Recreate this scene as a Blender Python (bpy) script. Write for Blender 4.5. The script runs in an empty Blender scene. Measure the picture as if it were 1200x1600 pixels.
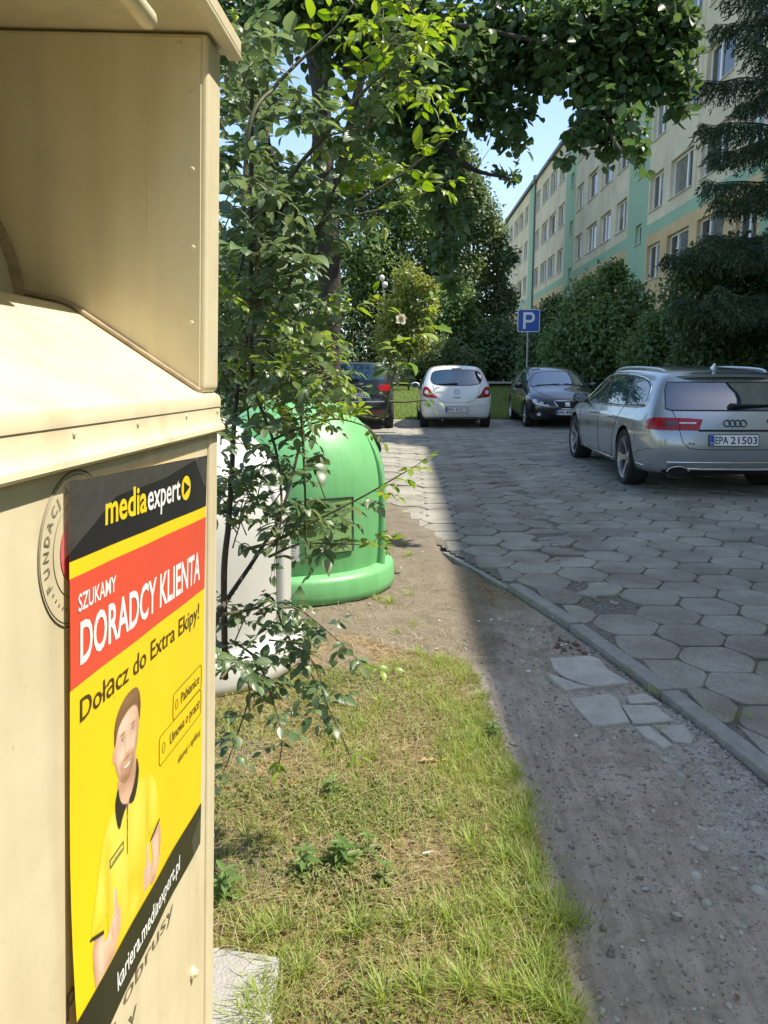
import bpy, bmesh, math, random
import numpy as np
from mathutils import Vector, Matrix
from mathutils.bvhtree import BVHTree
R = math.radians
rnd = random.Random(7)
rng = np.random.default_rng(11)
scene = bpy.context.scene
col = scene.collection

# ---------------------------------------------------------------- camera, sky, sun, exposure
CAM_H = 1.45; FPX = 1230.0; PITCH = math.atan(210 / 1230); YAW = math.atan(20 / 1230); SLOPE = 0.0138
cd = bpy.data.cameras.new("camera"); cam = bpy.data.objects.new("camera", cd); col.objects.link(cam)
cam.location = (0, 0, CAM_H)
cam.rotation_euler = (R(90) - PITCH, 0, YAW)
cd.sensor_fit = 'VERTICAL'; cd.sensor_height = 24.0; cd.lens = 24.0 * FPX / 1600
cd.clip_start = 0.02; cd.clip_end = 2000
scene.camera = cam

SUN_EL, SUN_PHI = R(58.45), R(2.4)          # high sun over the block on the right
world = bpy.data.worlds.new("World"); scene.world = world; world.use_nodes = True
wn = world.node_tree.nodes; wl = world.node_tree.links
sky = wn.new('ShaderNodeTexSky'); sky.sky_type = 'NISHITA'; sky.sun_disc = False
sky.sun_elevation = SUN_EL; sky.sun_rotation = R(90) + SUN_PHI
sky.air_density = 1.0; sky.dust_density = 1.2; sky.ozone_density = 1.0; sky.altitude = 150
bg = wn['Background']; bg.inputs['Strength'].default_value = 0.15
wl.new(sky.outputs[0], bg.inputs['Color'])
sd = bpy.data.lights.new("sun", 'SUN'); sd.energy = 4.2; sd.angle = R(0.53); sd.color = (1.0, 0.92, 0.79)
sun = bpy.data.objects.new("sun", sd); col.objects.link(sun)
SUNV = Vector((math.cos(SUN_EL) * math.cos(SUN_PHI), -math.cos(SUN_EL) * math.sin(SUN_PHI), math.sin(SUN_EL)))
sun.rotation_euler = (-SUNV).to_track_quat('-Z', 'Y').to_euler()
scene.view_settings.view_transform = 'Standard'; scene.view_settings.look = 'None'
scene.view_settings.exposure = 0.98; scene.view_settings.gamma = 1.0
scene.render.film_transparent = False
scene.cycles.max_bounces = 8; scene.cycles.transparent_max_bounces = 12

# ---------------------------------------------------------------- helpers
_fw = Vector((-math.sin(YAW) * math.cos(PITCH), math.cos(YAW) * math.cos(PITCH), -math.sin(PITCH)))
_rt = Vector((math.cos(YAW), math.sin(YAW), 0)); _up = _rt.cross(_fw)
def at(px, py, Y):
    """photograph pixel at a known distance Y -> a point in the place"""
    r = _fw * FPX + _rt * (px - 600) - _up * (py - 800)
    return Vector((0, 0, CAM_H)) + r * (Y / r.y)
def gnd(px, py):
    r = _fw * FPX + _rt * (px - 600) - _up * (py - 800)
    return Vector((0, 0, CAM_H)) + r * (-CAM_H / (r.z - SLOPE * r.y))
def gz(y):
    if y < 22: return SLOPE * y
    if y < 40: return SLOPE * 22 + (y - 22) * 0.048
    return SLOPE * 22 + 18 * 0.048

def tag(o, label=None, cat=None, group=None, kind=None):
    if label: o['label'] = label
    if cat: o['category'] = cat
    if group: o['group'] = group
    if kind: o['kind'] = kind
    return o
def empty(name, loc=(0, 0, 0), rz=0.0):
    o = bpy.data.objects.new(name, None); col.objects.link(o); o.empty_display_size = 0.2
    o.location = loc; o.rotation_euler = (0, 0, rz); return o

class MB:
    def __init__(s): s.v = []; s.f = []; s.m = []
    def add(s, vs, fs, mi=0):
        b = len(s.v); s.v += [tuple(p) for p in vs]
        for f in fs: s.f.append(tuple(b + i for i in f)); s.m.append(mi)
        return s
    def box(s, x0, x1, y0, y1, z0, z1, mi=0):
        v = [(x, y, z) for z in (z0, z1) for y in (y0, y1) for x in (x0, x1)]
        return s.add(v, [(0, 2, 3, 1), (4, 5, 7, 6), (0, 1, 5, 4), (2, 6, 7, 3), (0, 4, 6, 2), (1, 3, 7, 5)], mi)
    def tube(s, pts, rad, n=8, mi=0, closed=False, cap=True):
        pts = [Vector(p) for p in pts]; N = len(pts)
        if not hasattr(rad, '__len__'): rad = [rad] * N
        vs = []; prev = None
        for i, p in enumerate(pts):
            if closed: t = pts[(i + 1) % N] - pts[i - 1]
            else: t = pts[min(i + 1, N - 1)] - pts[max(i - 1, 0)]
            if t.length < 1e-9: t = Vector((0, 0, 1))
            t.normalize()
            if prev is None:
                a = Vector((0, 0, 1)) if abs(t.z) < 0.9 else Vector((1, 0, 0))
                u = t.cross(a).normalized()
            else:
                u = prev - t * prev.dot(t)
                if u.length < 1e-6: u = t.orthogonal()
                u.normalize()
            prev = u; w = t.cross(u)
            for k in range(n):
                an = 2 * math.pi * k / n
                vs.append(p + (u * math.cos(an) + w * math.sin(an)) * rad[i])
        fs = []
        for i in range(N if closed else N - 1):
            j = (i + 1) % N
            for k in range(n):
                k2 = (k + 1) % n
                fs.append((i * n + k, i * n + k2, j * n + k2, j * n + k))
        if cap and not closed:
            fs.append(tuple(range(n - 1, -1, -1))); fs.append(tuple((N - 1) * n + k for k in range(n)))
        return s.add(vs, fs, mi)
    def lathe(s, prof, n=32, c=(0, 0, 0), axis='z', mi=0, a0=0.0, a1=2 * math.pi):
        full = abs(a1 - a0 - 2 * math.pi) < 1e-6; M = n if full else n + 1
        vs = []
        for r, h in prof:
            for k in range(M):
                a = a0 + (a1 - a0) * k / n
                if axis == 'z': p = (c[0] + r * math.cos(a), c[1] + r * math.sin(a), c[2] + h)
                elif axis == 'y': p = (c[0] + r * math.cos(a), c[1] + h, c[2] + r * math.sin(a))
                else: p = (c[0] + h, c[1] + r * math.cos(a), c[2] + r * math.sin(a))
                vs.append(p)
        fs = []
        for i in range(len(prof) - 1):
            for k in range(n):
                k2 = (k + 1) % M
                fs.append((i * M + k, i * M + k2, (i + 1) * M + k2, (i + 1) * M + k))
        return s.add(vs, fs, mi)
    def prism(s, poly, f3, t, mi=0):
        """poly: 2d outline; f3(u,v,w)->3d; thickness t"""
        n = len(poly)
        vs = [f3(u, v, 0) for u, v in poly] + [f3(u, v, t) for u, v in poly]
        fs = [tuple(range(n - 1, -1, -1)), tuple(range(n, 2 * n))]
        fs += [(i, (i + 1) % n, n + (i + 1) % n, n + i) for i in range(n)]
        return s.add(vs, fs, mi)
    def build(s, name, mats, parent=None, smooth=None, bevel=0.0, seg=2):
        me = bpy.data.meshes.new(name)
        me.from_pydata(s.v, [], s.f)
        if not isinstance(mats, (list, tuple)): mats = [mats]
        for m in mats: me.materials.append(m)
        if any(s.m): me.polygons.foreach_set('material_index', s.m)
        bm = bmesh.new(); bm.from_mesh(me); bmesh.ops.recalc_face_normals(bm, faces=bm.faces); bm.to_mesh(me); bm.free()
        if smooth is not None:
            me.shade_smooth(); me.set_sharp_from_angle(angle=R(smooth))
        o = bpy.data.objects.new(name, me); col.objects.link(o)
        if parent: o.parent = parent
        if bevel:
            b = o.modifiers.new('bevel', 'BEVEL'); b.width = bevel; b.segments = seg; b.limit_method = 'ANGLE'; b.angle_limit = R(40)
        return o

def text_geo(body, bold=0.0):
    cu = bpy.data.curves.new('t', 'FONT'); cu.body = body; cu.offset = bold; cu.resolution_u = 3
    o = bpy.data.objects.new('t', cu); col.objects.link(o)
    dg = bpy.context.evaluated_depsgraph_get(); me = o.evaluated_get(dg).to_mesh()
    v = [tuple(p.co) for p in me.vertices]; f = [tuple(p.vertices) for p in me.polygons]
    o.evaluated_get(dg).to_mesh_clear()
    bpy.data.objects.remove(o); bpy.data.curves.remove(cu)
    return v, f
def text_fit(mb, body, u0, u1, v0, cap, f3, w=0.0, bold=0.012, mi=0, slant=0.0):
    """text from u0 to u1, baseline v0 (v grows up), capital height cap; f3(u,v,w)->3d"""
    v, f = text_geo(body, bold)
    xs = [p[0] for p in v]; x0, x1 = min(xs), max(xs)
    k = cap / 0.7
    vs = [f3(u0 + (p[0] - x0) / (x1 - x0) * (u1 - u0) + slant * p[1] * k, v0 + p[1] * k, w) for p in v]
    mb.add(vs, f, mi)

# ---- materials
MATS = {}
def nodes(name):
    m = bpy.data.materials.new(name); m.use_nodes = True
    nt = m.node_tree; return m, nt.nodes, nt.links, nt.nodes['Principled BSDF']
def setp(b, **k):
    al = dict(rough='Roughness', metal='Metallic', spec='Specular IOR Level', ior='IOR', coat='Coat Weight', coatr='Coat Roughness', trans='Transmission Weight', sub='Subsurface Weight')
    for a, v in k.items(): b.inputs[al[a]].default_value = v
def mat(name, c, rough=0.5, var=0.0, scale=8.0, bump=0.0, bscale=60.0, c2=None, detail=6.0, **kw):
    """principled with noise variation of colour (to c2) and optional bump"""
    if name in MATS: return MATS[name]
    m, n, l, b = nodes(name)
    setp(b, rough=rough, **kw)
    if var or c2 or bump: tc = n.new('ShaderNodeTexCoord')
    if var or c2:
        nz = n.new('ShaderNodeTexNoise'); nz.inputs['Scale'].default_value = scale; nz.inputs['Detail'].default_value = detail; nz.inputs['Roughness'].default_value = 0.65
        l.new(tc.outputs['Object'], nz.inputs['Vector'])
        rp = n.new('ShaderNodeValToRGB'); rp.color_ramp.elements[0].position = 0.32; rp.color_ramp.elements[1].position = 0.68
        ca = c2 if c2 else tuple(x * (1 - var) for x in c)
        cb = c if c2 else tuple(min(1, x * (1 + var)) for x in c)
        rp.color_ramp.elements[0].color = (*ca, 1); rp.color_ramp.elements[1].color = (*cb, 1)
        l.new(nz.outputs['Fac'], rp.inputs['Fac']); l.new(rp.outputs['Color'], b.inputs['Base Color'])
    else: b.inputs['Base Color'].default_value = (*c, 1)
    if bump:
        n2 = n.new('ShaderNodeTexNoise'); n2.inputs['Scale'].default_value = bscale; n2.inputs['Detail'].default_value = 5
        bp = n.new('ShaderNodeBump'); bp.inputs['Strength'].default_value = bump; bp.inputs['Distance'].default_value = 0.02
        l.new(tc.outputs['Object'], n2.inputs['Vector']); l.new(n2.outputs['Fac'], bp.inputs['Height']); l.new(bp.outputs['Normal'], b.inputs['Normal'])
    MATS[name] = m; return m
def leafmat(name, ca, cb, trans=0.35, rough=0.45, tc=None, spec=0.5, hue=0.475):
    """leaf: colour differs leaf by leaf (attribute var), light shines through"""
    m, n, l, b = nodes(name)
    a = n.new('ShaderNodeAttribute'); a.attribute_name = 'var'
    rp = n.new('ShaderNodeValToRGB'); rp.color_ramp.elements[0].color = (*ca, 1); rp.color_ramp.elements[1].color = (*cb, 1)
    l.new(a.outputs['Fac'], rp.inputs['Fac']); l.new(rp.outputs['Color'], b.inputs['Base Color'])
    setp(b, rough=rough, spec=spec)
    t = n.new('ShaderNodeBsdfTranslucent')
    hs = n.new('ShaderNodeHueSaturation'); hs.inputs['Hue'].default_value = hue; hs.inputs['Saturation'].default_value = 1.15; hs.inputs['Value'].default_value = 1.9
    l.new(rp.outputs['Color'], hs.inputs['Color']); l.new(hs.outputs['Color'], t.inputs['Color'])
    mx = n.new('ShaderNodeMixShader'); mx.inputs['Fac'].default_value = trans
    l.new(b.outputs[0], mx.inputs[1]); l.new(t.outputs[0], mx.inputs[2])
    l.new(mx.outputs[0], n['Material Output'].inputs['Surface'])
    return m

def np_mesh(name, V, F, mats, parent=None, var=None, smooth=False):
    """V (n,3), F (m,k) arrays -> object; var per-vertex float attribute"""
    me = bpy.data.meshes.new(name)
    n, k = F.shape
    me.vertices.add(len(V)); me.vertices.foreach_set('co', V.astype(np.float32).ravel())
    me.loops.add(n * k); me.loops.foreach_set('vertex_index', F.astype(np.int32).ravel())
    me.polygons.add(n); me.polygons.foreach_set('loop_start', np.arange(0, n * k, k, dtype=np.int32))
    if var is not None:
        at_ = me.attributes.new('var', 'FLOAT', 'POINT'); at_.data.foreach_set('value', var.astype(np.float32))
    me.materials.append(mats)
    me.update(calc_edges=True); me.validate()
    if smooth: me.shade_smooth()
    o = bpy.data.objects.new(name, me); col.objects.link(o)
    if parent: o.parent = parent
    return o
def norm(a): return a / np.maximum(np.linalg.norm(a, axis=-1, keepdims=True), 1e-9)
def leaves(name, P, D, N, L, W, m, parent=None, fold=0.25, droop=0.15, var=None, wide=0.45):
    """folded, drooping leaf blades: base P, axis D, normal N, length L, width W"""
    n = len(P); D = norm(D); N = norm(N - D * np.sum(N * D, -1, keepdims=True)); S = np.cross(D, N)
    L = np.broadcast_to(L, (n,))[:, None]; W = np.broadcast_to(W, (n,))[:, None]
    b = P; tip = P + D * L - N * L * droop
    l1 = P + D * L * (wide - 0.18) + S * W * 0.46 + N * W * fold; l2 = P + D * L * (wide + 0.27) + S * W * 0.36 + N * (W * fold * 0.8 - L * droop * 0.4)
    r1 = P + D * L * (wide - 0.18) - S * W * 0.46 + N * W * fold; r2 = P + D * L * (wide + 0.27) - S * W * 0.36 + N * (W * fold * 0.8 - L * droop * 0.4)
    V = np.stack([b, l1, l2, tip, r2, r1], 1).reshape(-1, 3)
    i = (np.arange(n) * 6)[:, None]
    F = np.concatenate([i + np.array([[0, 3, 2, 1]]), i + np.array([[0, 5, 4, 3]])], 0)
    if var is None: var = rng.random(n)
    return np_mesh(name, V, F, m, parent, np.repeat(var, 6))
def leaves_fine(name, P, D, N, L, W, m, parent=None, fold=0.2, droop=0.2, var=None):
    """oval leaf blades with a midrib and a curved tip, for plants close to the camera"""
    n = len(P); D = norm(D); N = norm(N - D * np.sum(N * D, -1, keepdims=True)); S = np.cross(D, N)
    L = np.broadcast_to(L, (n,))[:, None]; W = np.broadcast_to(W, (n,))[:, None]; dr = droop * rng.uniform(.2, 1.9, (n, 1)); tw = rng.normal(0, .18, (n, 1))
    V = []
    for t, w in ((0.0, 0.06), (0.2, 0.72), (0.45, 1.0), (0.7, 0.78), (0.88, 0.4), (1.0, 0.02)):
        c = P + D * L * t - N * L * dr * t * t
        s_ = S + N * tw * t; e = W * 0.5 * w
        V += [c - s_ * e + N * e * fold * 1.6, c, c + s_ * e + N * e * fold * 1.6]
    V = np.stack(V, 1).reshape(-1, 3); i = (np.arange(n) * 18)[:, None]
    F = np.concatenate([i + np.array([[3 * k + j, 3 * k + j + 1, 3 * k + j + 4, 3 * k + j + 3]]) for k in range(5) for j in (0, 1)], 0)
    if var is None: var = rng.random(n)
    return np_mesh(name, V, F, m, parent, np.repeat(var, 18), smooth=True)
def rdir(n): return norm(rng.normal(size=(n, 3)))
def join_meshes(objs, name, parent=None):
    """merge freshly made meshes of ONE part into one object"""
    bm = bmesh.new(); mats = []
    for o in objs:
        off = []
        for m in o.data.materials:
            if m not in mats: mats.append(m)
            off.append(mats.index(m))
        me = o.data.copy()
        idx = np.zeros(len(me.polygons), np.int32); me.polygons.foreach_get('material_index', idx)
        me.polygons.foreach_set('material_index', np.array([off[i] for i in idx], np.int32))
        bm.from_mesh(me)
        bpy.data.meshes.remove(me)
    me = bpy.data.meshes.new(name); bm.to_mesh(me); bm.free()
    for m in mats: me.materials.append(m)
    for o in objs: bpy.data.objects.remove(o)
    o = bpy.data.objects.new(name, me); col.objects.link(o)
    if parent: o.parent = parent
    return o
# ================================================================ GROUND
def interp_path(px_pts):
    w = [gnd(*p) for p in px_pts]; w.sort(key=lambda q: q.y)
    ys = np.array([q.y for q in w]); xs = np.array([q.x for q in w]); return ys, xs
EDGE_Y, EDGE_X = interp_path([(690, 900), (712, 1000), (765, 1130), (815, 1270), (858, 1420), (880, 1560), (890, 1600)])
KERB_PX = [(1260, 1262), (1200, 1213), (1125, 1150), (1010, 1068), (940, 1012), (870, 965), (822, 933), (755, 895), (690, 860), (655, 832), (612, 795)]
KERB_Y, KERB_X = interp_path(KERB_PX)
def kerb_x(y):
    y = np.asarray(y, float)
    lo = KERB_X[0] + (KERB_Y[0] - y) * 0.16; hi = KERB_X[-1] - (y - KERB_Y[-1]) * 0.34
    return np.where(y < KERB_Y[0], lo, np.where(y > KERB_Y[-1], hi, np.interp(y, KERB_Y, KERB_X)))
def edge_x(y): return np.interp(y, EDGE_Y, EDGE_X)

def sm_noise(X, Y, f, seed):
    r = np.random.default_rng(seed); out = np.zeros_like(X)
    for i in range(7):
        a = r.uniform(0, 2 * math.pi); k = f * r.uniform(0.6, 1.7); ph = r.uniform(0, 6.28)
        out += np.sin(k * (X * math.cos(a) + Y * math.sin(a)) + ph + 1.3 * np.sin(k * 0.6 * (Y * math.cos(a) - X * math.sin(a)) + ph * 2))
    return out / 7

def grid_sheet(name, xs, ys, zf, m, cols=None, keep=None):
    X, Y = np.meshgrid(xs, ys); Z = zf(X, Y)
    V = np.stack([X, Y, Z], -1).reshape(-1, 3); nx, ny = len(xs), len(ys)
    i = np.arange(nx - 1)[None, :] + np.arange(ny - 1)[:, None] * nx
    F = np.stack([i, i + 1, i + nx + 1, i + nx], -1).reshape(-1, 4)
    if keep is not None:
        k = keep(X, Y).reshape(-1); F = F[k[F].all(1)]
    o = np_mesh(name, V, F, m, smooth=True)
    if cols is not None:
        a = o.data.attributes.new('mix', 'FLOAT_COLOR', 'POINT'); c = cols(X, Y).reshape(-1, 4).astype(np.float32); a.data.foreach_set('color', c.ravel())
    return o

# soil material: straw-coloured turf soil / dark compacted track / pale sandy soil, chosen by where they lie
m_soil, n, l, b = nodes("soil")
tc = n.new('ShaderNodeTexCoord')
def nz(scale, det=8, rough=0.7, co='Object'):
    t = n.new('ShaderNodeTexNoise'); t.inputs['Scale'].default_value = scale; t.inputs['Detail'].default_value = det; t.inputs['Roughness'].default_value = rough
    l.new(tc.outputs[co], t.inputs['Vector']); return t
def ramp(src, stops):
    r = n.new('ShaderNodeValToRGB'); e = r.color_ramp.elements
    while len(e) < len(stops): e.new(0.5)
    for k, (p, c) in enumerate(stops): e[k].position = p; e[k].color = (*c, 1)
    l.new(src, r.inputs['Fac']); return r
straw = ramp(nz(34).outputs['Fac'], [(0.3, (0.07, 0.05, 0.028)), (0.45, (0.17, 0.12, 0.065)), (0.56, (0.27, 0.2, 0.1)), (0.72, (0.42, 0.34, 0.19))])
mpg = n.new('ShaderNodeMapping'); mpg.inputs['Scale'].default_value = (38, 5, 38); mpg.inputs['Rotation'].default_value = (0, 0, R(-6)); l.new(tc.outputs['Object'], mpg.inputs['Vector'])
tstr = n.new('ShaderNodeTexNoise'); tstr.inputs['Scale'].default_value = 1.0; tstr.inputs['Detail'].default_value = 9; tstr.inputs['Roughness'].default_value = 0.75; l.new(mpg.outputs['Vector'], tstr.inputs['Vector'])
track = ramp(tstr.outputs['Fac'], [(0.25, (0.29, 0.25, 0.205)), (0.5, (0.42, 0.365, 0.3)), (0.78, (0.56, 0.49, 0.41))])
sand = ramp(nz(90).outputs['Fac'], [(0.28, (0.115, 0.094, 0.067)), (0.5, (0.2, 0.168, 0.122)), (0.75, (0.31, 0.27, 0.205))])
gravel = ramp(nz(120).outputs['Fac'], [(0.3, (0.22, 0.207, 0.185)), (0.5, (0.42, 0.4, 0.36)), (0.7, (0.6, 0.575, 0.53))])
mixa = n.new('ShaderNodeAttribute'); mixa.attribute_name = 'mix'
sep = n.new('ShaderNodeSeparateColor'); l.new(mixa.outputs['Color'], sep.inputs['Color'])
cur = straw.outputs['Color']; nn = nz(14)
for ch, src in (('Red', track), ('Green', sand), ('Blue', gravel)):
    ma = n.new('ShaderNodeMath'); ma.operation = 'ADD'; l.new(sep.outputs[ch], ma.inputs[0])
    mb_ = n.new('ShaderNodeMath'); mb_.operation = 'MULTIPLY_ADD'; mb_.inputs[1].default_value = 1.6; mb_.inputs[2].default_value = -0.8
    l.new(nn.outputs['Fac'], mb_.inputs[0]); l.new(mb_.outputs[0], ma.inputs[1])
    rr = n.new('ShaderNodeMapRange'); rr.inputs['From Min'].default_value = 0.3; rr.inputs['From Max'].default_value = 0.7
    l.new(ma.outputs[0], rr.inputs['Value'])
    mx = n.new('ShaderNodeMix'); mx.data_type = 'RGBA'; l.new(rr.outputs['Result'], mx.inputs[0]); l.new(cur, mx.inputs[6]); l.new(src.outputs['Color'], mx.inputs[7])
    cur = mx.outputs[2]
fin_ = ramp(nz(7, 8, 0.75).outputs['Fac'], [(0.3, (0.66, 0.64, 0.6)), (0.52, (1, 1, 1)), (0.75, (1.2, 1.2, 1.2))]); mfx = n.new('ShaderNodeMix'); mfx.data_type = 'RGBA'; mfx.blend_type = 'MULTIPLY'; mfx.inputs[0].default_value = 1
l.new(cur, mfx.inputs[6]); l.new(fin_.outputs['Color'], mfx.inputs[7]); l.new(mfx.outputs[2], b.inputs['Base Color']); setp(b, rough=0.95, spec=0.2)
bp = n.new('ShaderNodeBump'); bp.inputs['Strength'].default_value = 0.7; bp.inputs['Distance'].default_value = 0.012
l.new(nz(170, 9, 0.8).outputs['Fac'], bp.inputs['Height']); l.new(bp.outputs['Normal'], b.inputs['Normal'])

def near_z(X, Y):
    ex = edge_x(Y); kx = kerb_x(Y)
    t = np.clip((X - ex + 0.03) / 0.16, 0, 1)
    z = SLOPE * Y - 0.006 + 0.012 * sm_noise(X, Y, 9, 1) + 0.006 * sm_noise(X, Y, 31, 2)
    rut = -0.02 * np.exp(-((X - ex - 0.12) / 0.07) ** 2) - 0.012 * np.exp(-((X - ex - 0.32) / 0.06) ** 2) + 0.008 * np.exp(-((X - ex - 0.22) / 0.05) ** 2)
    ridg = 0.003 * np.sin((X - ex) * 150 + 2 * sm_noise(X, Y, 4, 5)) * np.exp(-((X - ex - 0.2) / 0.15) ** 2)
    z = z * (1 - t) + t * (SLOPE * Y - 0.016 + 0.007 * sm_noise(X, Y, 12, 3) + 0.004 * sm_noise(X, Y, 45, 4) + rut + ridg)
    # tuck under the kerb
    k = np.clip((X - kx + 0.03) / 0.05, 0, 1)
    over = np.clip((Y - 6.0) / 0.5, 0, 1)
    lap = SLOPE * Y + 0.012 + 0.008 * sm_noise(X, Y, 16, 63) - 0.06 * np.clip((X - kx - 0.02 - 0.05 * sm_noise(X, Y, 9, 64)), 0, 1)
    w = np.clip((X - kx + 0.22) / 0.2, 0, 1)
    return (z - 0.05 * k) * (1 - over) + over * (z * (1 - w) + lap * w)
def near_mix(X, Y):
    ex = edge_x(Y); kx = kerb_x(Y)
    tr = np.clip((X - ex + 0.06 + 0.05 * sm_noise(X, Y, 14, 8)) / 0.14, 0, 1) * np.clip((4.9 - Y) / 0.9 + 0.35, 0, 1)
    sa = np.clip((Y - 3.75 + 0.35 * sm_noise(X, Y, 5, 9) + 0.5 * (X + 0.1)) / 0.4, 0, 1) * (1 - np.clip((X - ex + 0.0) / 0.3, 0, 1) * 0.55)
    sa = np.maximum(sa, 0.62 * np.clip(sm_noise(X, Y, 6, 21) * 2.2 - 0.15, 0, 1) * (X < ex))
    gr = np.clip((X - ex - 0.42 + 0.2 * sm_noise(X, Y, 5, 10)) / 0.5, 0, 0.78) * np.clip((3.9 - Y) / 0.8, 0, 1)
    return np.stack([tr, sa, gr, np.ones_like(tr)], -1)
ground = grid_sheet('ground', np.arange(-3.2, 2.6, 0.018), np.arange(0.4, 9.0, 0.022), near_z, m_soil, near_mix, keep=lambda X, Y: X < kerb_x(Y) + np.where(Y > 5, 0.26, 0.06))
tag(ground, kind='structure')

m_turf = mat('turf', (0.13, 0.17, 0.06), 0.95, c2=(0.2, 0.17, 0.09), scale=1.4, bump=0.6, bscale=30)
mb = MB(); ys = [-80, -20, 0, 10, 22, 26, 30, 35, 40, 60, 120, 300]; xs = [-200, -60, -10, 0, 10, 60, 200]
mb.add([(x, y, (gz(y) if y > 0 else 0) - 0.07) for y in ys for x in xs],
       [(j * 7 + i, j * 7 + i + 1, (j + 1) * 7 + i + 1, (j + 1) * 7 + i) for j in range(len(ys) - 1) for i in range(6)])
tag(mb.build('terrain', m_turf, smooth=180), kind='structure')

# ---------------------------------------------------------------- hexagon pavement
m_pav, n, l, b = nodes("paver_concrete")
tc = n.new('ShaderNodeTexCoord'); at1 = n.new('ShaderNodeAttribute'); at1.attribute_name = 'var'
base = ramp(at1.outputs['Fac'], [(0.0, (0.25, 0.238, 0.2)), (0.5, (0.295, 0.282, 0.238)), (1.0, (0.34, 0.325, 0.275))])
sp = ramp(nz(150, 8, 0.85).outputs['Fac'], [(0.32, (0.3, 0.3, 0.3)), (0.5, (1, 1, 1)), (0.68, (1.85, 1.85, 1.85))])
st = ramp(nz(2.2, 7).outputs['Fac'], [(0.3, (0.62, 0.6, 0.55)), (0.6, (1.1, 1.1, 1.1))])
def mul(a, b_):
    mx = n.new('ShaderNodeMix'); mx.data_type = 'RGBA'; mx.blend_type = 'MULTIPLY'; mx.inputs[0].default_value = 1; l.new(a, mx.inputs[6]); l.new(b_, mx.inputs[7]); return mx.outputs[2]
l.new(mul(mul(base.outputs['Color'], sp.outputs['Color']), st.outputs['Color']), b.inputs['Base Color']); setp(b, rough=0.88, spec=0.3)
bp = n.new('ShaderNodeBump'); bp.inputs['Strength'].default_value = 0.8; bp.inputs['Distance'].default_value = 0.008
l.new(nz(160, 5).outputs['Fac'], bp.inputs['Height']); l.new(bp.outputs['Normal'], b.inputs['Normal'])

CRACK = [gnd(*p) for p in [(945, 940), (905, 900), (868, 858), (830, 800), (792, 752), (757, 716), (737, 692), (722, 676)]]
def crack_d(x, y):
    d = 9
    for a, c in zip(CRACK, CRACK[1:]):
        ax, ay, cx_, cy_ = a.x, a.y, c.x, c.y
        t = max(0, min(1, ((x - ax) * (cx_ - ax) + (y - ay) * (cy_ - ay)) / ((cx_ - ax) ** 2 + (cy_ - ay) ** 2)))
        d = min(d, math.hypot(x - ax - t * (cx_ - ax), y - ay - t * (cy_ - ay)))
    return d
PV = []; PF = []; PA = []
def add_paver(cx, cy, poly, z0, tx, ty, var):
    b0 = len(PV); n_ = len(poly); cxm = sum(p[0] for p in poly) / n_; cym = sum(p[1] for p in poly) / n_
    for dz, sh in ((-0.06, 1.0), (-0.004, 1.0), (0.0, 0.965)):
        for px_, py_ in poly:
            qx, qy = cxm + (px_ - cxm) * sh, cym + (py_ - cym) * sh
            PV.append((cx + qx, cy + qy, z0 + SLOPE * (cy + qy) + dz + tx * qx + ty * qy)); PA.append(var)
    for k in range(n_):
        k2 = (k + 1) % n_
        PF.append((b0 + k, b0 + k2, b0 + n_ + k2, b0 + n_ + k)); PF.append((b0 + n_ + k, b0 + n_ + k2, b0 + 2 * n_ + k2, b0 + 2 * n_ + k))
    PF.append(tuple(b0 + 2 * n_ + k for k in range(n_)))
HW, HP = 0.304, 0.362
th = R(-0.5); ct, s_t = math.cos(th), math.sin(th)
for i in range(-14, 34):
    for j in range(2, 64):
        lx = i * HW + 0.05; ly = j * HP + (0.5 * HP if i % 2 else 0)
        cx, cy = lx * ct - ly * s_t, lx * s_t + ly * ct
        if cy < 1.6 or cy > 22.2 or cx > 8.6: continue
        kx = float(kerb_x(cy)) + 0.09
        if cx < kx - 0.12: continue
        d = crack_d(cx, cy)
        a = 0.2025; g = rnd.uniform(0.965, 0.995); raw = [(a * g * math.cos(R(60 * k)) + rnd.gauss(0, 0.0025), a * g * math.sin(R(60 * k)) + rnd.gauss(0, 0.0025)) for k in range(6)]; hexp = []
        for k in range(6):                      # worn corners; the side tips are cut back most
            p, pa, pc = raw[k], raw[k - 1], raw[(k + 1) % 6]; c_ = (0.036 if k in (0, 3) else 0.017) * rnd.uniform(.7, 1.5)
            for o_ in (pa, pc):
                d_ = math.dist(p, o_); hexp.append((p[0] + (o_[0] - p[0]) * c_ / d_, p[1] + (o_[1] - p[1]) * c_ / d_))
        z0 = 0.012 + rnd.gauss(0, 0.003); tx, ty = rnd.gauss(0, 0.009), rnd.gauss(0, 0.009)
        if d < 0.11 and 2.0 < cy < 14:
            if rnd.random() < 0.06: continue
            z0 -= 0.004; tx += rnd.gauss(0, 0.05); ty += rnd.gauss(0, 0.035)
            if rnd.random() < 0.4: hexp = hexp[:rnd.choice((7, 8, 9))]
        # trim what reaches over the kerb
        hexp = [(max(px_, kx - 0.0 - cx), py_) for px_, py_ in hexp]
        if max(p[0] for p in hexp) - min(p[0] for p in hexp) < 0.06 or len(hexp) < 3: continue
        q = [hexp[0]]
        for p in hexp[1:]:
            if (p[0] - q[-1][0]) ** 2 + (p[1] - q[-1][1]) ** 2 > 1e-4: q.append(p)
        if len(q) < 3: continue
        add_paver(cx, cy, q, z0, tx, ty, min(1, max(0, rnd.gauss(0.5, 0.22))))
me = bpy.data.meshes.new('pavement'); me.from_pydata(PV, [], PF); me.materials.append(m_pav)
a_ = me.attributes.new('var', 'FLOAT', 'POINT'); a_.data.foreach_set('value', np.array(PA, np.float32))
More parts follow.
